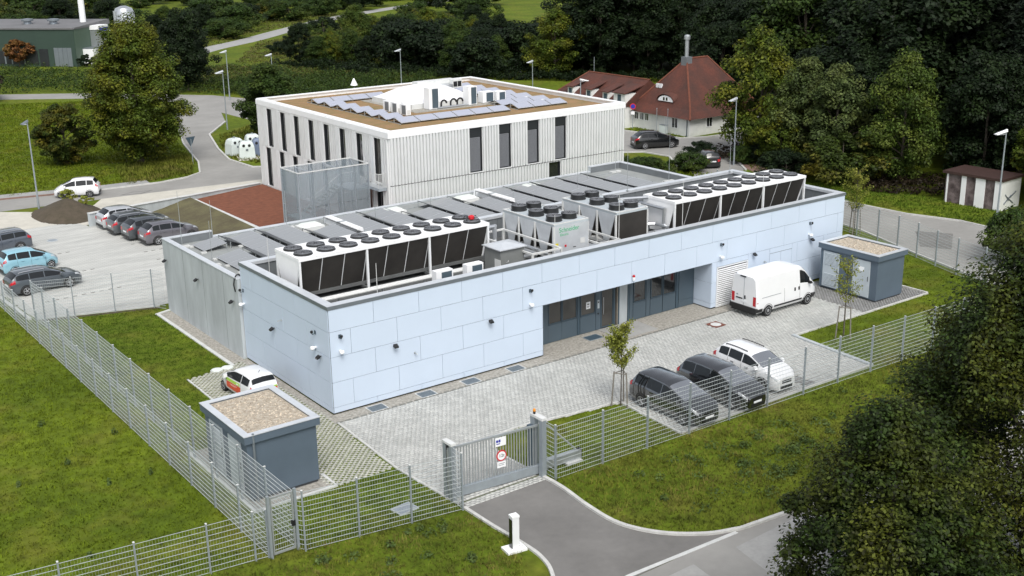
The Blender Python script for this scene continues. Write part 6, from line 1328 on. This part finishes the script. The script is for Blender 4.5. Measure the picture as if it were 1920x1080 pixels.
# seats and bikes near nothing: only the sand strip under the banks
sheet('bank_pad', [(22.6, 61.2), (25.0, 60.3), (27.8, 65.2), (24.6, 67.2)], .0165, 'sand')
# ------------------------------------------------------------------ vegetation
def quads(C, Nn, size, rs, asp=.62):
    """leaf quads at centres C with normals Nn"""
    n = len(C); a = np.cross(Nn, rs.normal(size=(n, 3))); a /= np.linalg.norm(a, axis=1)[:, None]+1e-9; b_ = np.cross(Nn, a)
    s = (size*rs.uniform(.6, 1.35, n))[:, None]; V = np.empty((n, 4, 3)); V[:, 0] = C-a*s; V[:, 1] = C-b_*s*asp; V[:, 2] = C+a*s; V[:, 3] = C+b_*s*asp
    V[:, 0] += Nn*s*.25; V[:, 2] += Nn*s*.25
    return V.reshape(-1, 3), np.arange(n*4).reshape(-1, 4)
def leaf_mesh(name, V, F, m): me = fast_mesh(name, V, F); me.materials.append(Mt[m]); return me
def crown(w_, h, z0, nclump, nleaf, size, m, seed, shape='round', lump=.28, csize=.20):
    rs = np.random.RandomState(seed); d = rs.normal(size=(nclump, 3)); d /= np.linalg.norm(d, axis=1)[:, None]; rad = rs.uniform(.45, 1.0, nclump)**.45
    if shape == 'round': sx = 1.0
    P = d*rad[:, None]; t = (P[:, 2]+1)/2
    if shape == 'round': f = np.where(t < .35, .75+.25*t/.35, 1-.25*((t-.35)/.65)**2)
    elif shape == 'cone': f = np.clip(1.05-.75*t, .22, 1)
    elif shape == 'egg': f = np.clip(1.08-.55*t**1.4, .3, 1)
    else: f = np.ones(nclump)
    f = f*(1+lump*rs.uniform(-1, 1, nclump)); C = np.stack([P[:, 0]*w_/2*f, P[:, 1]*w_/2*f, z0+(h-z0)*t], 1)
    cs = csize*w_/2*rs.uniform(.6, 1.4, nclump); k = rs.randint(nleaf*2//3, nleaf*4//3, nclump); idx = np.repeat(np.arange(nclump), k); n = len(idx)
    g = rs.normal(size=(n, 3)); g /= np.linalg.norm(g, axis=1)[:, None]; rr_ = rs.uniform(0, 1, n)**.4; off = g*rr_[:, None]*cs[idx][:, None]*np.array([1.1, 1.1, .72])
    X = C[idx]+off; X[:, 2] = np.maximum(X[:, 2], z0*.8); Nn = g*.6+np.array([0, 0, .75])+rs.normal(size=(n, 3))*.35; Nn /= np.linalg.norm(Nn, axis=1)[:, None]
    return quads(X, Nn, size, rs), C
def conifer(w_, h, z0, size, seed, layers=26, droop=.35):
    rs = np.random.RandomState(seed); X = []; N_ = []
    for i in range(layers):
        t = i/(layers-1); z = z0+(h-z0)*t; r = w_/2*(1-t)**.85*rs.uniform(.8, 1.15)+.15; nb = int(9+10*(1-t))
        for k in range(nb):
            a = rs.uniform(0, 2*math.pi); L_ = r*rs.uniform(.65, 1.1); m_ = int(14+44*(1-t)); s_ = rs.uniform(.12, 1, m_)
            px = np.cos(a)*L_*s_; py = np.sin(a)*L_*s_; pz = z-droop*L_*s_**1.5+rs.normal(size=m_)*.12; sd_ = rs.normal(size=m_)*.16*L_*s_; X.append(np.stack([px-np.sin(a)*sd_, py+np.cos(a)*sd_, pz], 1))
            q = rs.normal(size=(m_, 3))*.35+np.array([np.cos(a)*.4, np.sin(a)*.4, .8]); N_.append(q)
    X = np.vstack(X); N_ = np.vstack(N_); N_ /= np.linalg.norm(N_, axis=1)[:, None]
    return quads(X, N_, size, rs, .45)
def trunk_mesh(h, r, m, C=None, seed=0, nl=9, forkz=.35):
    rs = random.Random(seed); mb_ = MB(); pts = [(0, 0, -.1)]+[(rs.uniform(-.08, .08)*h*.1, rs.uniform(-.08, .08)*h*.1, h*q) for q in (.25, .5, .75, .92)]
    for i in range(4): mb_.tube(pts[i], pts[i+1], r*(1-.22*i), r*(1-.22*(i+1)), 7)
    if C is not None:
        for c in [C[rs.randrange(len(C))] for _ in range(nl)]:
            zb = max(h*.2, min(c[2]*.6, h*.7)); mid = (c[0]*.5, c[1]*.5, (zb+c[2])/2+.1); mb_.tube((0, 0, zb), mid, r*.35, r*.2, 5).tube(mid, tuple(c), r*.2, r*.06, 5)
    return mb_.mesh('trunk', m, True, 60)
def tree(name, label, cat, loc, crown_me, trunk_me, group=None, sc=1.0, rz=0.0):
    t = thing(name, label, cat, loc, rz, group); t.scale = sc if hasattr(sc, '__len__') else (sc,)*3
    obj('crown', crown_me, t)
    if trunk_me: obj('trunk', trunk_me, t)
    return t
def make(name, label, cat, loc, w_, h, z0, nclump, nleaf, size, m, seed, shape='round', group=None, tr=.25, bark='bark', lump=.28, csize=.2, rz=0):
    (V, F), C = crown(w_, h, z0, nclump, nleaf, size, m, seed, shape, lump, csize)
    return tree(name, label, cat, loc, leaf_mesh('crown', V, F, m), trunk_mesh(h, tr, bark, C, seed), group, 1.0, rz)
# single trees near the street
make('broadleaf_tree', 'tall spreading green tree with yellowing top on the street corner', 'tree', (14.8, 66.6, 0), 9.4, 13.9, .7, 330, 270, .115, 'leaf_olive', 3, 'egg', tr=.38, lump=.3, csize=.2)
make('round_bush', 'rounded dark bush with yellow tips left of the tall tree', 'bush', (8.9, 70.8, 0), 4.9, 6.0, .1, 120, 260, .11, 'leaf_autumn', 5, 'round', tr=.15)
make('broadleaf_tree', 'bushy green tree behind the left corner of the ribbed building', 'tree', (30.8, 70.8, 0), 6.4, 8.2, .2, 150, 260, .12, 'leaf_green', 6, 'egg', tr=.2)
make('reddish_bush', 'red brown bush at the left edge beyond the side street', 'bush', (13.0, 124.0, 0), 7, 4.5, .1, 60, 110, .3, 'needle_brown', 8, 'round', tr=.15)
make('small_tree', 'small tree with orange leaves before the green hall', 'tree', (28.6, 162.4, 0), 4.6, 4.4, 1.2, 46, 90, .22, 'leaf_red', 9, 'round', tr=.14)
make('round_bush', 'small clipped round bush at the corner of the green hall', 'bush', (37.2, 154.8, 0), 2.4, 2.0, .1, 30, 90, .16, 'leaf_dark', 10, 'round', tr=.08)
make('young_tree', 'thin young birch in the meadow below the gravel track', 'tree', (78.0, 148.0, 0), 2.6, 6.5, 1.5, 18, 50, .16, 'leaf_green', 12, 'egg', tr=.07)
make('weed_bush', 'yellow green weed bush on top of the soil heap, left one', 'bush', (3.0, 50.6, .75), 1.5, 1.0, .1, 26, 70, .075, 'leaf_fresh', 13, 'round', tr=.03)
make('weed_bush', 'yellow green weed bush on the soil heap, right one', 'bush', (4.1, 49.6, .55), 1.1, .7, .1, 20, 60, .07, 'leaf_fresh', 14, 'round', tr=.03)
# foreground trees
FG = [((9.7, -28.6), 12.6, 13.4, 620, 360, 21, 'large dense broadleaf tree filling the lower right corner'), ((2.1, -28.7), 8.0, 9.7, 300, 330, 22, 'smaller pointed broadleaf tree in front of the large one at lower right')]
for (x, y), w_, h, nc, nl, sd_, lab in FG:
    make('broadleaf_tree', lab, 'tree', (x, y, 0), w_, h, .6, nc, nl, .062, 'leaf_front', sd_, 'cone', 'roadside trees in the foreground', tr=.22, lump=.24, csize=.15)
# staked saplings
def sapling(lab, x, y, h, w_, m, seed, nl, stakes, zc):
    rs = np.random.RandomState(seed); t = thing('young_tree', lab, 'tree', (x, y, .0), 0, 'young staked trees'); nb = 34; mb_ = MB(); P = []
    mb_.tube((0, 0, 0), (.03, .02, h*.6), .035, .022, 6).tube((.03, .02, h*.6), (0, 0, h*.97), .022, .006, 6)
    for k in range(nb):
        zz = zc+(h*.93-zc)*(k/nb); a = rs.uniform(0, 6.28); L_ = w_/2*rs.uniform(.55, 1.1)*(1-.65*abs(k/nb-.35)); e_ = np.array([math.cos(a)*L_, math.sin(a)*L_, zz+L_*.8]); mb_.tube((0, 0, zz), tuple(e_), .010, .003, 4)
        s_ = rs.uniform(.2, 1.1, nl); P.append(np.array([0, 0, zz])*(1-s_)[:, None]+e_*s_[:, None]+rs.normal(size=(nl, 3))*.08)
    mb_.build('trunk', 'bark', t); X = np.vstack(P); Nn = rs.normal(size=X.shape)+np.array([0, 0, .5]); Nn /= np.linalg.norm(Nn, axis=1)[:, None]; V, F = quads(X, Nn, .055, rs, .6); obj('crown', leaf_mesh('crown', V, F, m), t)
    sk = thing('tree_stakes', 'wooden stakes tied round '+lab.replace('young ', ''), 'tree stakes', (x, y, 0), rs.uniform(0, 1), 'tree stakes'); R_ = .36
    for k in range(3):
        a = 2.1*k+.5; MB().tube((R_*1.25*math.cos(a), R_*1.25*math.sin(a), 0), (R_*.95*math.cos(a), R_*.95*math.sin(a), stakes), .038, .036, 7).build('stake', 'stake', sk)
    q = [(R_*.95*math.cos(2.1*k+.5), R_*.95*math.sin(2.1*k+.5), stakes-.08) for k in range(3)]; MB().tube(q[0], q[1], .026, n=5).tube(q[1], q[2], .026, n=5).tube(q[2], q[0], .026, n=5).build('crossbar', 'stake', sk)
sapling('a slim yellow green young tree by the gate', 11.25, -7.45, 4.15, 1.5, 'leaf_fresh', 31, 95, 1.75, 1.9)
sapling('a sparse young tree before the right kiosk', 27.0, -7.95, 4.6, 1.7, 'leaf_fresh', 32, 34, 1.85, 2.0)
sapling('a leafy young tree beyond the right end of the building', 45.4, 5.6, 4.9, 2.2, 'leaf_fresh', 33, 80, 1.8, 1.7)
# prototypes for the wood: crown and trunk meshes shared by the copies
PROTO = {}
def proto(key, kindname, m, w_, h, z0, nc, nl, size, seed, shape, bark='bark', tr=.22):
    (V, F), C = crown(w_, h, z0, nc, int(nl*2.6), size*.56, m, seed, shape, .35, .24); PROTO[key] = (leaf_mesh('crown', V, F, m), trunk_mesh(h, tr, bark, C, seed), h)
proto('green', 'b', 'leaf_green', 9, 12, 1.0, 130, 90, .30, 41, 'egg'); proto('dark', 'b', 'leaf_dark', 10, 14, 1.0, 140, 90, .33, 42, 'egg'); proto('dark2', 'b', 'leaf_dark', 9, 15, 2.0, 120, 95, .33, 43, 'round')
proto('light', 'b', 'leaf_light', 8, 11, .4, 130, 90, .24, 49, 'egg'); proto('olive', 'b', 'leaf_olive', 7.5, 10, .5, 110, 90, .26, 44, 'egg'); proto('grey', 'b', 'leaf_grey', 5.5, 8, .3, 90, 90, .22, 45, 'egg'); proto('bush', 'b', 'leaf_autumn', 5, 3.6, .05, 60, 80, .22, 46, 'round', tr=.1); proto('dbush', 'b', 'leaf_dark', 5, 3.4, .05, 60, 80, .22, 47, 'round', tr=.1); proto('gbush', 'b', 'leaf_green', 4.6, 3.2, .05, 60, 80, .20, 48, 'round', tr=.1)
for key, m, w_, h, sd_, dr in (('spruce', 'needle', 6.5, 19, 51, .35), ('spruce2', 'needle', 6.0, 22, 52, .4), ('brown', 'needle_brown', 6.0, 18, 53, .5), ('larch', 'needle_larch', 6.0, 20, 54, .15)):
    V, F = conifer(w_, h, h*.12 if key != 'larch' else h*.35, .17, sd_, 30, dr); PROTO[key] = (leaf_mesh('crown', V, F, m), trunk_mesh(h, .24, 'bark_light' if key == 'larch' else 'bark', None, sd_), h)
KN = {'green': ('broadleaf_tree', 'tree'), 'dark': ('broadleaf_tree', 'tree'), 'dark2': ('broadleaf_tree', 'tree'), 'olive': ('broadleaf_tree', 'tree'), 'light': ('broadleaf_tree', 'tree'), 'grey': ('willow_tree', 'tree'), 'bush': ('shrub', 'bush'), 'dbush': ('shrub', 'bush'), 'gbush': ('shrub', 'bush'), 'spruce': ('conifer_tree', 'conifer'), 'spruce2': ('conifer_tree', 'conifer'), 'brown': ('conifer_tree', 'conifer'), 'larch': ('larch_tree', 'larch')}
def plant(key, x, y, h, lab, grp, wide=1.0, z=0):
    me, tm_, h0 = PROTO[key]; s_ = h/h0; nm, cat = KN[key]
    return tree(nm, lab, cat, (x, y, z), me, tm_, grp, (s_*wide, s_*wide, s_), rnd.uniform(0, 6.28))
# trees one can single out
for key, x, y, h, wide, lab in (
    ('olive', 62.6, 30.2, 12.2, .82, 'yellow topped tree at the right corner of the red roofed house'), ('olive', 60.4, 25.6, 6.4, 1.0, 'low olive green tree on the bend behind the street lamp'), ('grey', 61.8, 24.0, 9.8, .85, 'grey green willow, left of two in front of the wood'), ('grey', 61.0, 20.0, 9.6, .9, 'grey green willow, right of two in front of the wood'),
    ('light', 62.4, 13.9, 11.0, .8, 'light green tree rising between the willows and the painted shed'), ('bush', 58.6, 17.2, 4.2, 1.1, 'brownish shrub under the willows at the wood edge'), ('dbush', 56.8, 21.8, 2.4, 1.2, 'dark shrub at the foot of the willows'), ('olive', 66.5, 2.2, 9.0, 1.0, 'yellowish tree behind the painted shed at the right edge'), ('dark', 66.0, 8.6, 11.5, .9, 'dark tree directly behind the painted shed'), ('olive', 63.8, -2.6, 10.8, .95, 'yellow green tree at the right edge beside the tall lamp'),
    ('gbush', 58.9, 28.6, 1.7, 1.0, 'small green shrub beside the red brick path'), ('gbush', 45.8, 32.4, 1.9, 1.5, 'leafy shrub on the lawn beyond the annex roof'), ('gbush', 48.6, 31.0, 1.6, 1.5, 'low leafy shrub left of the small black car'), ('gbush', 52.6, 29.6, 1.7, 1.3, 'tufted shrub right beside the small black car'), ('dbush', 60.4, 27.6, 1.8, 1.2, 'small dark round shrub at the street lamp on the bend'),
    ('dark', 38.6, 114.0, 11.5, .85, 'dark conical tree right behind the tall street corner tree'), ('dark2', 44.5, 132.0, 9.0, 1.1, 'dark tree group left of the gravel track'), ('green', 66.0, 127.0, 5.0, 1.2, 'spreading bush tree at the left end of the far wood'), ('light', 79.7, 139.0, 8.6, 1.0, 'round green tree above the far left corner of the ribbed building'),
    ('gbush', 47.9, -5.5, 3.6, .8, 'green sapling bush beside the road behind the right fence'), ('dbush', 57.5, 33.0, 1.6, 1.1, 'small dark shrub on the verge before the red roofed house')):
    plant(key, x, y, h, lab, None, wide, 1.0 if 'soil heap, left' in lab else (.9 if 'soil heap' in lab else 0))
# the wood behind
WOOD = [(64, 134), (68, 122), (73, 107), (84, 92), (96, 74), (84, 66), (80.5, 52), (79, 38), (69, 33), (65.5, 25), (68, 15), (69, 6), (67.5, -6), (64, -18), (88, -22), (112, 20), (122, 60), (126, 110), (112, 150)]
WP = np.array(WOOD); pts = []
rs = np.random.RandomState(77); gx = np.arange(60, 130, 5.6)
for x in gx:
    for y in np.arange(-24, 156, 5.6): pts.append((x+rs.uniform(-2.2, 2.2), y+rs.uniform(-2.2, 2.2)))
pts = np.array(pts); pts = pts[pip(pts[:, 0], pts[:, 1], WOOD)]
def dist_edge(p):
    d = 1e9
    for i in range(13):
        a, b_ = WP[i], WP[i+1]; t = np.clip(np.dot(p-a, b_-a)/np.dot(b_-a, b_-a), 0, 1); d = min(d, np.linalg.norm(p-(a+t*(b_-a))))
    return d
WL_ = {'green': 'mid green broadleaf tree in the dark wood', 'dark': 'dark broadleaf tree in the wood behind the houses', 'dark2': 'dark round crowned tree in the wood', 'spruce': 'dark spruce in the wood', 'spruce2': 'very tall dark spruce in the wood', 'brown': 'brownish withered conifer in the wood', 'larch': 'tall pale green larch in the wood', 'olive': 'olive green tree at the edge of the wood', 'bush': 'autumn tinted shrub at the edge of the wood', 'dbush': 'dark shrub at the edge of the wood'}
cnt = 0
for p in pts:
    d = dist_edge(p)
    if d > 30: continue
    right = p[1] < 36
    if d < 4.5: key = rs.choice(['dark', 'green', 'olive', 'dark2'], p=[.55, .10, .05, .30]); h = rs.uniform(7, 11)
    elif right: key = rs.choice(['spruce', 'spruce2', 'brown', 'larch', 'dark2', 'dark'], p=[.3, .25, .1, .13, .12, .1]); h = rs.uniform(16, 25)
    else: key = rs.choice(['dark', 'dark2', 'green', 'spruce', 'larch'], p=[.42, .28, .12, .14, .04]); h = rs.uniform(11, 17)+d*.12
    if p[1] > 98: h = rs.uniform(4.5, 7.0)+min(d, 12)*.12; key = rs.choice(['dark', 'green', 'dark2', 'olive', 'dbush'])
    zone = 'far left wood beyond the ribbed roof' if p[1] > 98 else ('wood behind the red roofed house' if p[1] > 36 else ('wood right of the red roofed house' if p[1] > 12 else 'wood behind the painted shed'))
    plant(key, p[0], p[1], h, WL_[key].split(' in ')[0].split(' at ')[0]+' in the '+zone, zone+': '+WL_[key].split(' in ')[0].split(' at ')[0]); cnt += 1
# shrubs on the meadow and bank in the upper left
MB_ = [(34, 196, 4.5), (47, 203, 5), (56, 224, 7), (63, 214, 6.5), (70, 205, 6), (76, 198, 6.5), (84, 200, 6), (92, 214, 5), (104, 226, 5), (120, 229, 5.2), (134, 246, 5), (150, 262, 5), (88, 176, 3), (96, 182, 3.4), (106, 190, 3.2), (112, 178, 3.6), (98, 166, 3.0), (110, 160, 3.4), (86, 158, 2.6), (70, 150, 2.2), (120, 186, 4), (130, 200, 4.4), (126, 172, 5), (118, 158, 6), (138, 186, 6), (104, 148, 5), (44, 240, 7), (30, 228, 6), (20, 232, 7), (8, 250, 6), (160, 240, 7), (150, 210, 7), (170, 230, 8), (-4, 246, 6), (54, 196, 5), (62, 190, 5.5), (40, 214, 5.5)]
for i, (x, y, h) in enumerate(MB_):
    key = ['gbush', 'dbush', 'bush', 'gbush', 'green', 'dark'][i % 6]
    lab = {'gbush': 'green shrub scattered over the upper left meadow', 'dbush': 'dark shrub scattered over the upper left meadow', 'bush': 'autumn tinted shrub on the upper left meadow', 'green': 'mid green small tree on the upper left meadow', 'dark': 'dark small tree on the upper left meadow'}[key]
    plant(key, x, y, h, lab, 'upper left meadow: '+lab.split(' ', 2)[1] + ' ' + key, 1.1)
XS = np.random.RandomState(5); NB = 0
while NB < 52:
    q = (XS.uniform(30, 215), XS.uniform(176, 325))
    if not pip(np.array([q[0]]), np.array([q[1]]), [(40, 192), (66, 178), (100, 200), (170, 262), (215, 300), (205, 325), (40, 322), (20, 240)])[0]: continue
    if min(math.hypot(q[0]-a[0], q[1]-a[1]) for a in tk) < 6 or (q[0] < 52 and q[1] > 215 and XS.rand() < .7): continue
    key = ['gbush', 'dbush', 'dark', 'green', 'gbush'][NB % 5]; NB += 1
    lab = {'gbush': 'green shrub scattered over the upper left meadow', 'dbush': 'dark shrub scattered over the upper left meadow', 'green': 'mid green small tree on the upper left meadow', 'dark': 'dark small tree on the upper left meadow'}[key]
    plant(key, q[0], q[1], XS.uniform(2.6, 6.5) if 'bush' in key else XS.uniform(5, 8.5), lab, 'upper left meadow: '+lab.split(' ', 2)[1]+' '+key, 1.35)
for k in range(26):                                                       # far wooded skyline beyond the meadow
    x = 20+k*9.5+rnd.uniform(-3, 3); y = 318-(.30*(x-60) if x > 60 else -.1*(x-60))+rnd.uniform(-10, 14); key = ['dark', 'green', 'dark2', 'spruce'][k % 4]
    plant(key, x, y, rnd.uniform(10, 15), 'far %s along the top of the upper left meadow' % ('conifer' if key == 'spruce' else ('mid green tree' if key == 'green' else ('dark round tree' if key == 'dark2' else 'dark tree'))), 'far tree line: '+key, 1.2)
# overgrown banks: leaf mass nobody could count
def scrub(name, poly, n, hgt, size, m, seed, label, lumps=.35):
    rs = np.random.RandomState(seed); P = np.array(poly); (x0, y0), (x1, y1) = P.min(0), P.max(0); X = []
    while len(X) < n:
        q = np.stack([rs.uniform(x0, x1, n), rs.uniform(y0, y1, n)], 1); X += list(q[pip(q[:, 0], q[:, 1], poly)])
    X = np.array(X[:n]); g = lambda f, a: np.sin(X[:, 0]*f+a)*np.cos(X[:, 1]*f*1.13+a*1.7)
    hh = hgt*(.55+lumps*g(.55, 1)+lumps*.7*g(1.3, 4)+.25*g(2.9, 2)); hh = np.clip(hh, .08*hgt, 1.6*hgt); Z = hh*rs.uniform(0, 1, n)**.35
    Nn = rs.normal(size=(n, 3))*.5+np.array([0, 0, .7]); Nn /= np.linalg.norm(Nn, axis=1)[:, None]; V, F = quads(np.stack([X[:, 0], X[:, 1], Z], 1), Nn, size, rs)
    o = kind(obj(name, leaf_mesh(name, V, F, m)), 'stuff'); o['label'] = label
scrub('bank_scrub', [(-30, 154), (17, 130), (28, 122), (41, 107), (44, 112), (40, 134), (28, 156), (0, 176), (-30, 190)], 60000, 1.7, .13, 'leaf_green', 61, 'overgrown green bank before the green hall')
scrub('bank_scrub', [(41, 107), (46, 94), (58, 92), (70, 98), (64, 110), (52, 116), (43, 118)], 36000, 1.9, .12, 'leaf_green', 62, 'overgrown bank between crossroads and wood')
scrub('bank_scrub', [(43, 118), (52, 116), (64, 110), (70, 98), (72, 112), (62, 128), (50, 138), (42, 132)], 22000, .8, .13, 'leaf_rough', 69, 'brownish tall grass on the far bank')
scrub('bank_scrub', [(42, 124), (50, 118), (62, 112), (70, 118), (62, 134), (50, 142)], 9000, .9, .14, 'leaf_light', 63, 'light herbs on the far bank')
scrub('meadow_scrub', [(58, 142), (72, 124), (92, 120), (112, 150), (150, 200), (130, 212), (98, 186), (76, 172)], 36000, .7, .15, 'leaf_rough', 64, 'rough herbs on the meadow below the gravel track')
scrub('meadow_scrub', [(46, 142), (60, 166), (90, 196), (130, 232), (120, 262), (60, 240), (36, 200)], 20000, .6, .17, 'leaf_rough', 65, 'rough herbs on the meadow above the gravel track')
scrub('wood_undergrowth', [(58, 34), (60, 22), (57.5, 14), (60, 8.6), (64, 9), (66, 26), (70, 33)], 14000, 1.1, .12, 'needle_brown', 66, 'brownish undergrowth along the edge of the wood')
scrub('wood_undergrowth', [(60, 134), (64, 112), (76, 96), (90, 78), (98, 74), (84, 96), (76, 108), (68, 124)], 30000, 1.8, .15, 'leaf_dark', 67, 'dark undergrowth along the far wood')
scrub('flower_bed', [(43, 27), (50, 28.5), (52.5, 31), (50, 33), (45, 35.5), (42, 33)], 3500, .55, .12, 'leaf_grey', 68, 'planted bed beyond the annex roof')
# grass: real blades, denser near the camera
KEEP = [YARD, LAT, PAD, [(-7.05, -6.55), (-3.4, -6.55), (-3.4, .4), (-7.05, .4)], [(-1.2, 9), (0, 9), (0, 20.2), (-1.2, 20.2)], LK[::-1]+[(-.36, -10.9), (3.72, -10.9)]+RK[1:]+[(6.9, -19.4), (-3.2, -19.4)], [(-.5, -.5), (37, -.5), (37, 21), (-.5, 21)]]
def grass(name, poly, dens, hgt, m, seed, label, blades=3, wd=.012):
    rs = np.random.RandomState(seed); P = np.array(poly, float); (x0, y0), (x1, y1) = P.min(0), P.max(0); n = int((x1-x0)*(y1-y0)*dens)
    X = np.stack([rs.uniform(x0, x1, n), rs.uniform(y0, y1, n)], 1); k = pip(X[:, 0], X[:, 1], poly)
    for h in KEEP: k &= ~pip(X[:, 0], X[:, 1], h)
    X = X[k]; n = len(X); cl = .5+.5*np.sin(X[:, 0]*1.7+2*np.sin(X[:, 1]*.8))*np.cos(X[:, 1]*2.1+1.3*np.sin(X[:, 0]*.9))
    V = np.empty((n, blades, 3, 3)); hh = hgt*rs.uniform(.5, 1.3, (n, blades))*(.65+.7*cl)[:, None]
    a = rs.uniform(0, 6.283, (n, blades)); ln = hh*rs.uniform(.3, 1.0, (n, blades)); w2 = wd*rs.uniform(.7, 1.5, (n, blades)); bx_ = X[:, None, 0]+rs.normal(size=(n, blades))*.03; by_ = X[:, None, 1]+rs.normal(size=(n, blades))*.03
    V[:, :, 0, 0] = bx_-np.sin(a)*w2; V[:, :, 0, 1] = by_+np.cos(a)*w2; V[:, :, 0, 2] = 0; V[:, :, 1, 0] = bx_+np.sin(a)*w2; V[:, :, 1, 1] = by_-np.cos(a)*w2; V[:, :, 1, 2] = 0
    V[:, :, 2, 0] = bx_+np.cos(a)*ln; V[:, :, 2, 1] = by_+np.sin(a)*ln; V[:, :, 2, 2] = hh
    me = fast_mesh(name, V.reshape(-1, 3), np.arange(n*blades*3).reshape(-1, 3)); me.materials.append(Mt[m]); o = kind(obj(name, me), 'stuff'); o['label'] = label
grass('lawn_grass', [(-24, -9), (-7.2, -9.6), (-7.2, 30), (-30, 45), (-30, 5)], 62, .085, 'blades', 71, 'bright lawn outside the left fence', 3, .016)
grass('lawn_grass', [(-7.1, -.5), (-1.1, -.5), (-1.1, 20), (-.4, 21), (-7.1, 23)], 70, .075, 'blades_dark', 72, 'dark green lawn between left fence and concrete wall', 3, .014)
grass('lawn_grass', [(-7.0, -10.6), (-.4, -11.2), (-.6, -6.6), (-7.0, -6.6)], 90, .075, 'blades_dark', 73, 'lawn between left kiosk and gate', 3, .013)
grass('lawn_grass', [(3.6, -11.5), (11.2, -11.5), (11.4, -7.2), (5.6, -6.5), (3.6, -7.6)], 90, .07, 'blades', 74, 'lawn between gate and parked cars', 3, .013)
grass('lawn_grass', [(24.8, -12.5), (40, -12), (42, -5), (45.5, 6), (46, 20), (37.4, 20), (37.4, -6.1), (25.2, -6.2)], 45, .075, 'blades', 75, 'lawn around the right kiosk', 3, .016)
grass('verge_grass', [(3.5, -19), (12, -19.4), (24, -19.8), (38, -14.5), (40, -12), (24, -12.1), (3.9, -11.6)], 80, .13, 'blades_rough', 76, 'rough verge between front fence and road', 3, .014)
grass('verge_grass', [(-26, -21), (-3, -19.3), (-.3, -15), (-.5, -11.3), (-8, -10.0), (-24, -8)], 85, .12, 'blades_rough', 77, 'rough verge left of the driveway', 3, .013)
grass('meadow_grass', [(-30, 62), (-.4, 59), (16, 57.5), (19, 63.5), (24, 84), (24, 114), (-30, 140)], 26, .16, 'blades', 78, 'meadow around the tall street corner tree', 3, .03)
grass('meadow_grass', [(10, 57.2), (16.6, 58.2), (18.8, 63.5), (20, 68), (12, 66)], 30, .35, 'blades_rough', 79, 'long dry grass under the tall street corner tree', 3, .03)
grass('meadow_grass', [(24, 57.6), (26, 57.6), (36, 68), (32, 80), (27, 76.5), (24, 68.6), (22.5, 62.4)], 14, .25, 'blades_rough', 80, 'grass around the bottle banks', 3, .05)
grass('meadow_grass', [(46, 20), (46.8, 9), (53, 26), (52, 31), (44, 36), (42, 30)], 10, .25, 'blades', 81, 'grass beyond the annex and right road', 3, .04)
grass('meadow_grass', [(53.6, 14), (54.8, 3.0), (57, -4), (59.6, 2.8), (60, 12), (57, 22)], 30, .14, 'blades_dark', 82, 'grass before the painted shed', 3, .025)
grass('lawn_grass', [(57.0, 26), (60, 24), (64, 31), (61.5, 31)], 14, .15, 'blades', 83, 'lawn on the bend below the yellow topped tree', 3, .04)
grass('lawn_grass', [(62.6, 49.6), (63.9, 42.4), (64.8, 42), (64.9, 50)], 20, .15, 'blades', 84, 'grass strip before the white house', 3, .04)
# broad leaved weeds on the rough verges
def weeds(name, poly, n, seed, label, r=.38):
    rs = np.random.RandomState(seed); P = np.array(poly, float); (x0, y0), (x1, y1) = P.min(0), P.max(0); C = []
    while len(C) < n:
        q = (rs.uniform(x0, x1), rs.uniform(y0, y1))
        if pip(np.array([q[0]]), np.array([q[1]]), poly)[0]: C.append(q)
    C = np.array(C); idx = np.repeat(np.arange(n), 42); s_ = rs.uniform(.4, 1.4, n)*r; m_ = len(idx); a = rs.uniform(0, 6.28, m_); q = rs.uniform(0, 1, m_)**.6*s_[idx]
    X = np.stack([C[idx, 0]+np.cos(a)*q, C[idx, 1]+np.sin(a)*q, rs.uniform(.02, .34, m_)*(1.1-q/(s_[idx]+.01)*.7)], 1); Nn = np.stack([np.cos(a)*.5, np.sin(a)*.5, np.ones(m_)*.8], 1)+rs.normal(size=(m_, 3))*.3; Nn /= np.linalg.norm(Nn, axis=1)[:, None]
    V, F = quads(X, Nn, .065, rs, .5); o = kind(obj(name, leaf_mesh(name, V, F, 'weed')), 'stuff'); o['label'] = label
weeds('weed_plants', [(5.5, -17.5), (11, -18.6), (24, -19), (27, -13), (14, -12.4), (5, -12.6)], 70, 91, 'grey green weed tufts on the verge before the parked cars')
weeds('weed_plants', [(-9, -17), (-1.2, -16.2), (-.9, -12), (-8, -10.6)], 26, 92, 'weed tufts on the verge left of the driveway', .26)
weeds('weed_plants', [(9.5, -16.6), (16, -18.4), (18, -16.5), (11, -14.5)], 40, 93, 'thick patch of grey green weeds near the road', .42)
weeds('weed_plants', [(-18, -8), (-8.6, -9), (-8.6, 12), (-18, 18)], 9, 94, 'pale weeds dotted over the outer lawn', .16)
weeds('weed_plants', [(38, 0), (44.5, 2.5), (45.5, 8), (39, 10)], 16, 95, 'weeds along the right fence', .30)
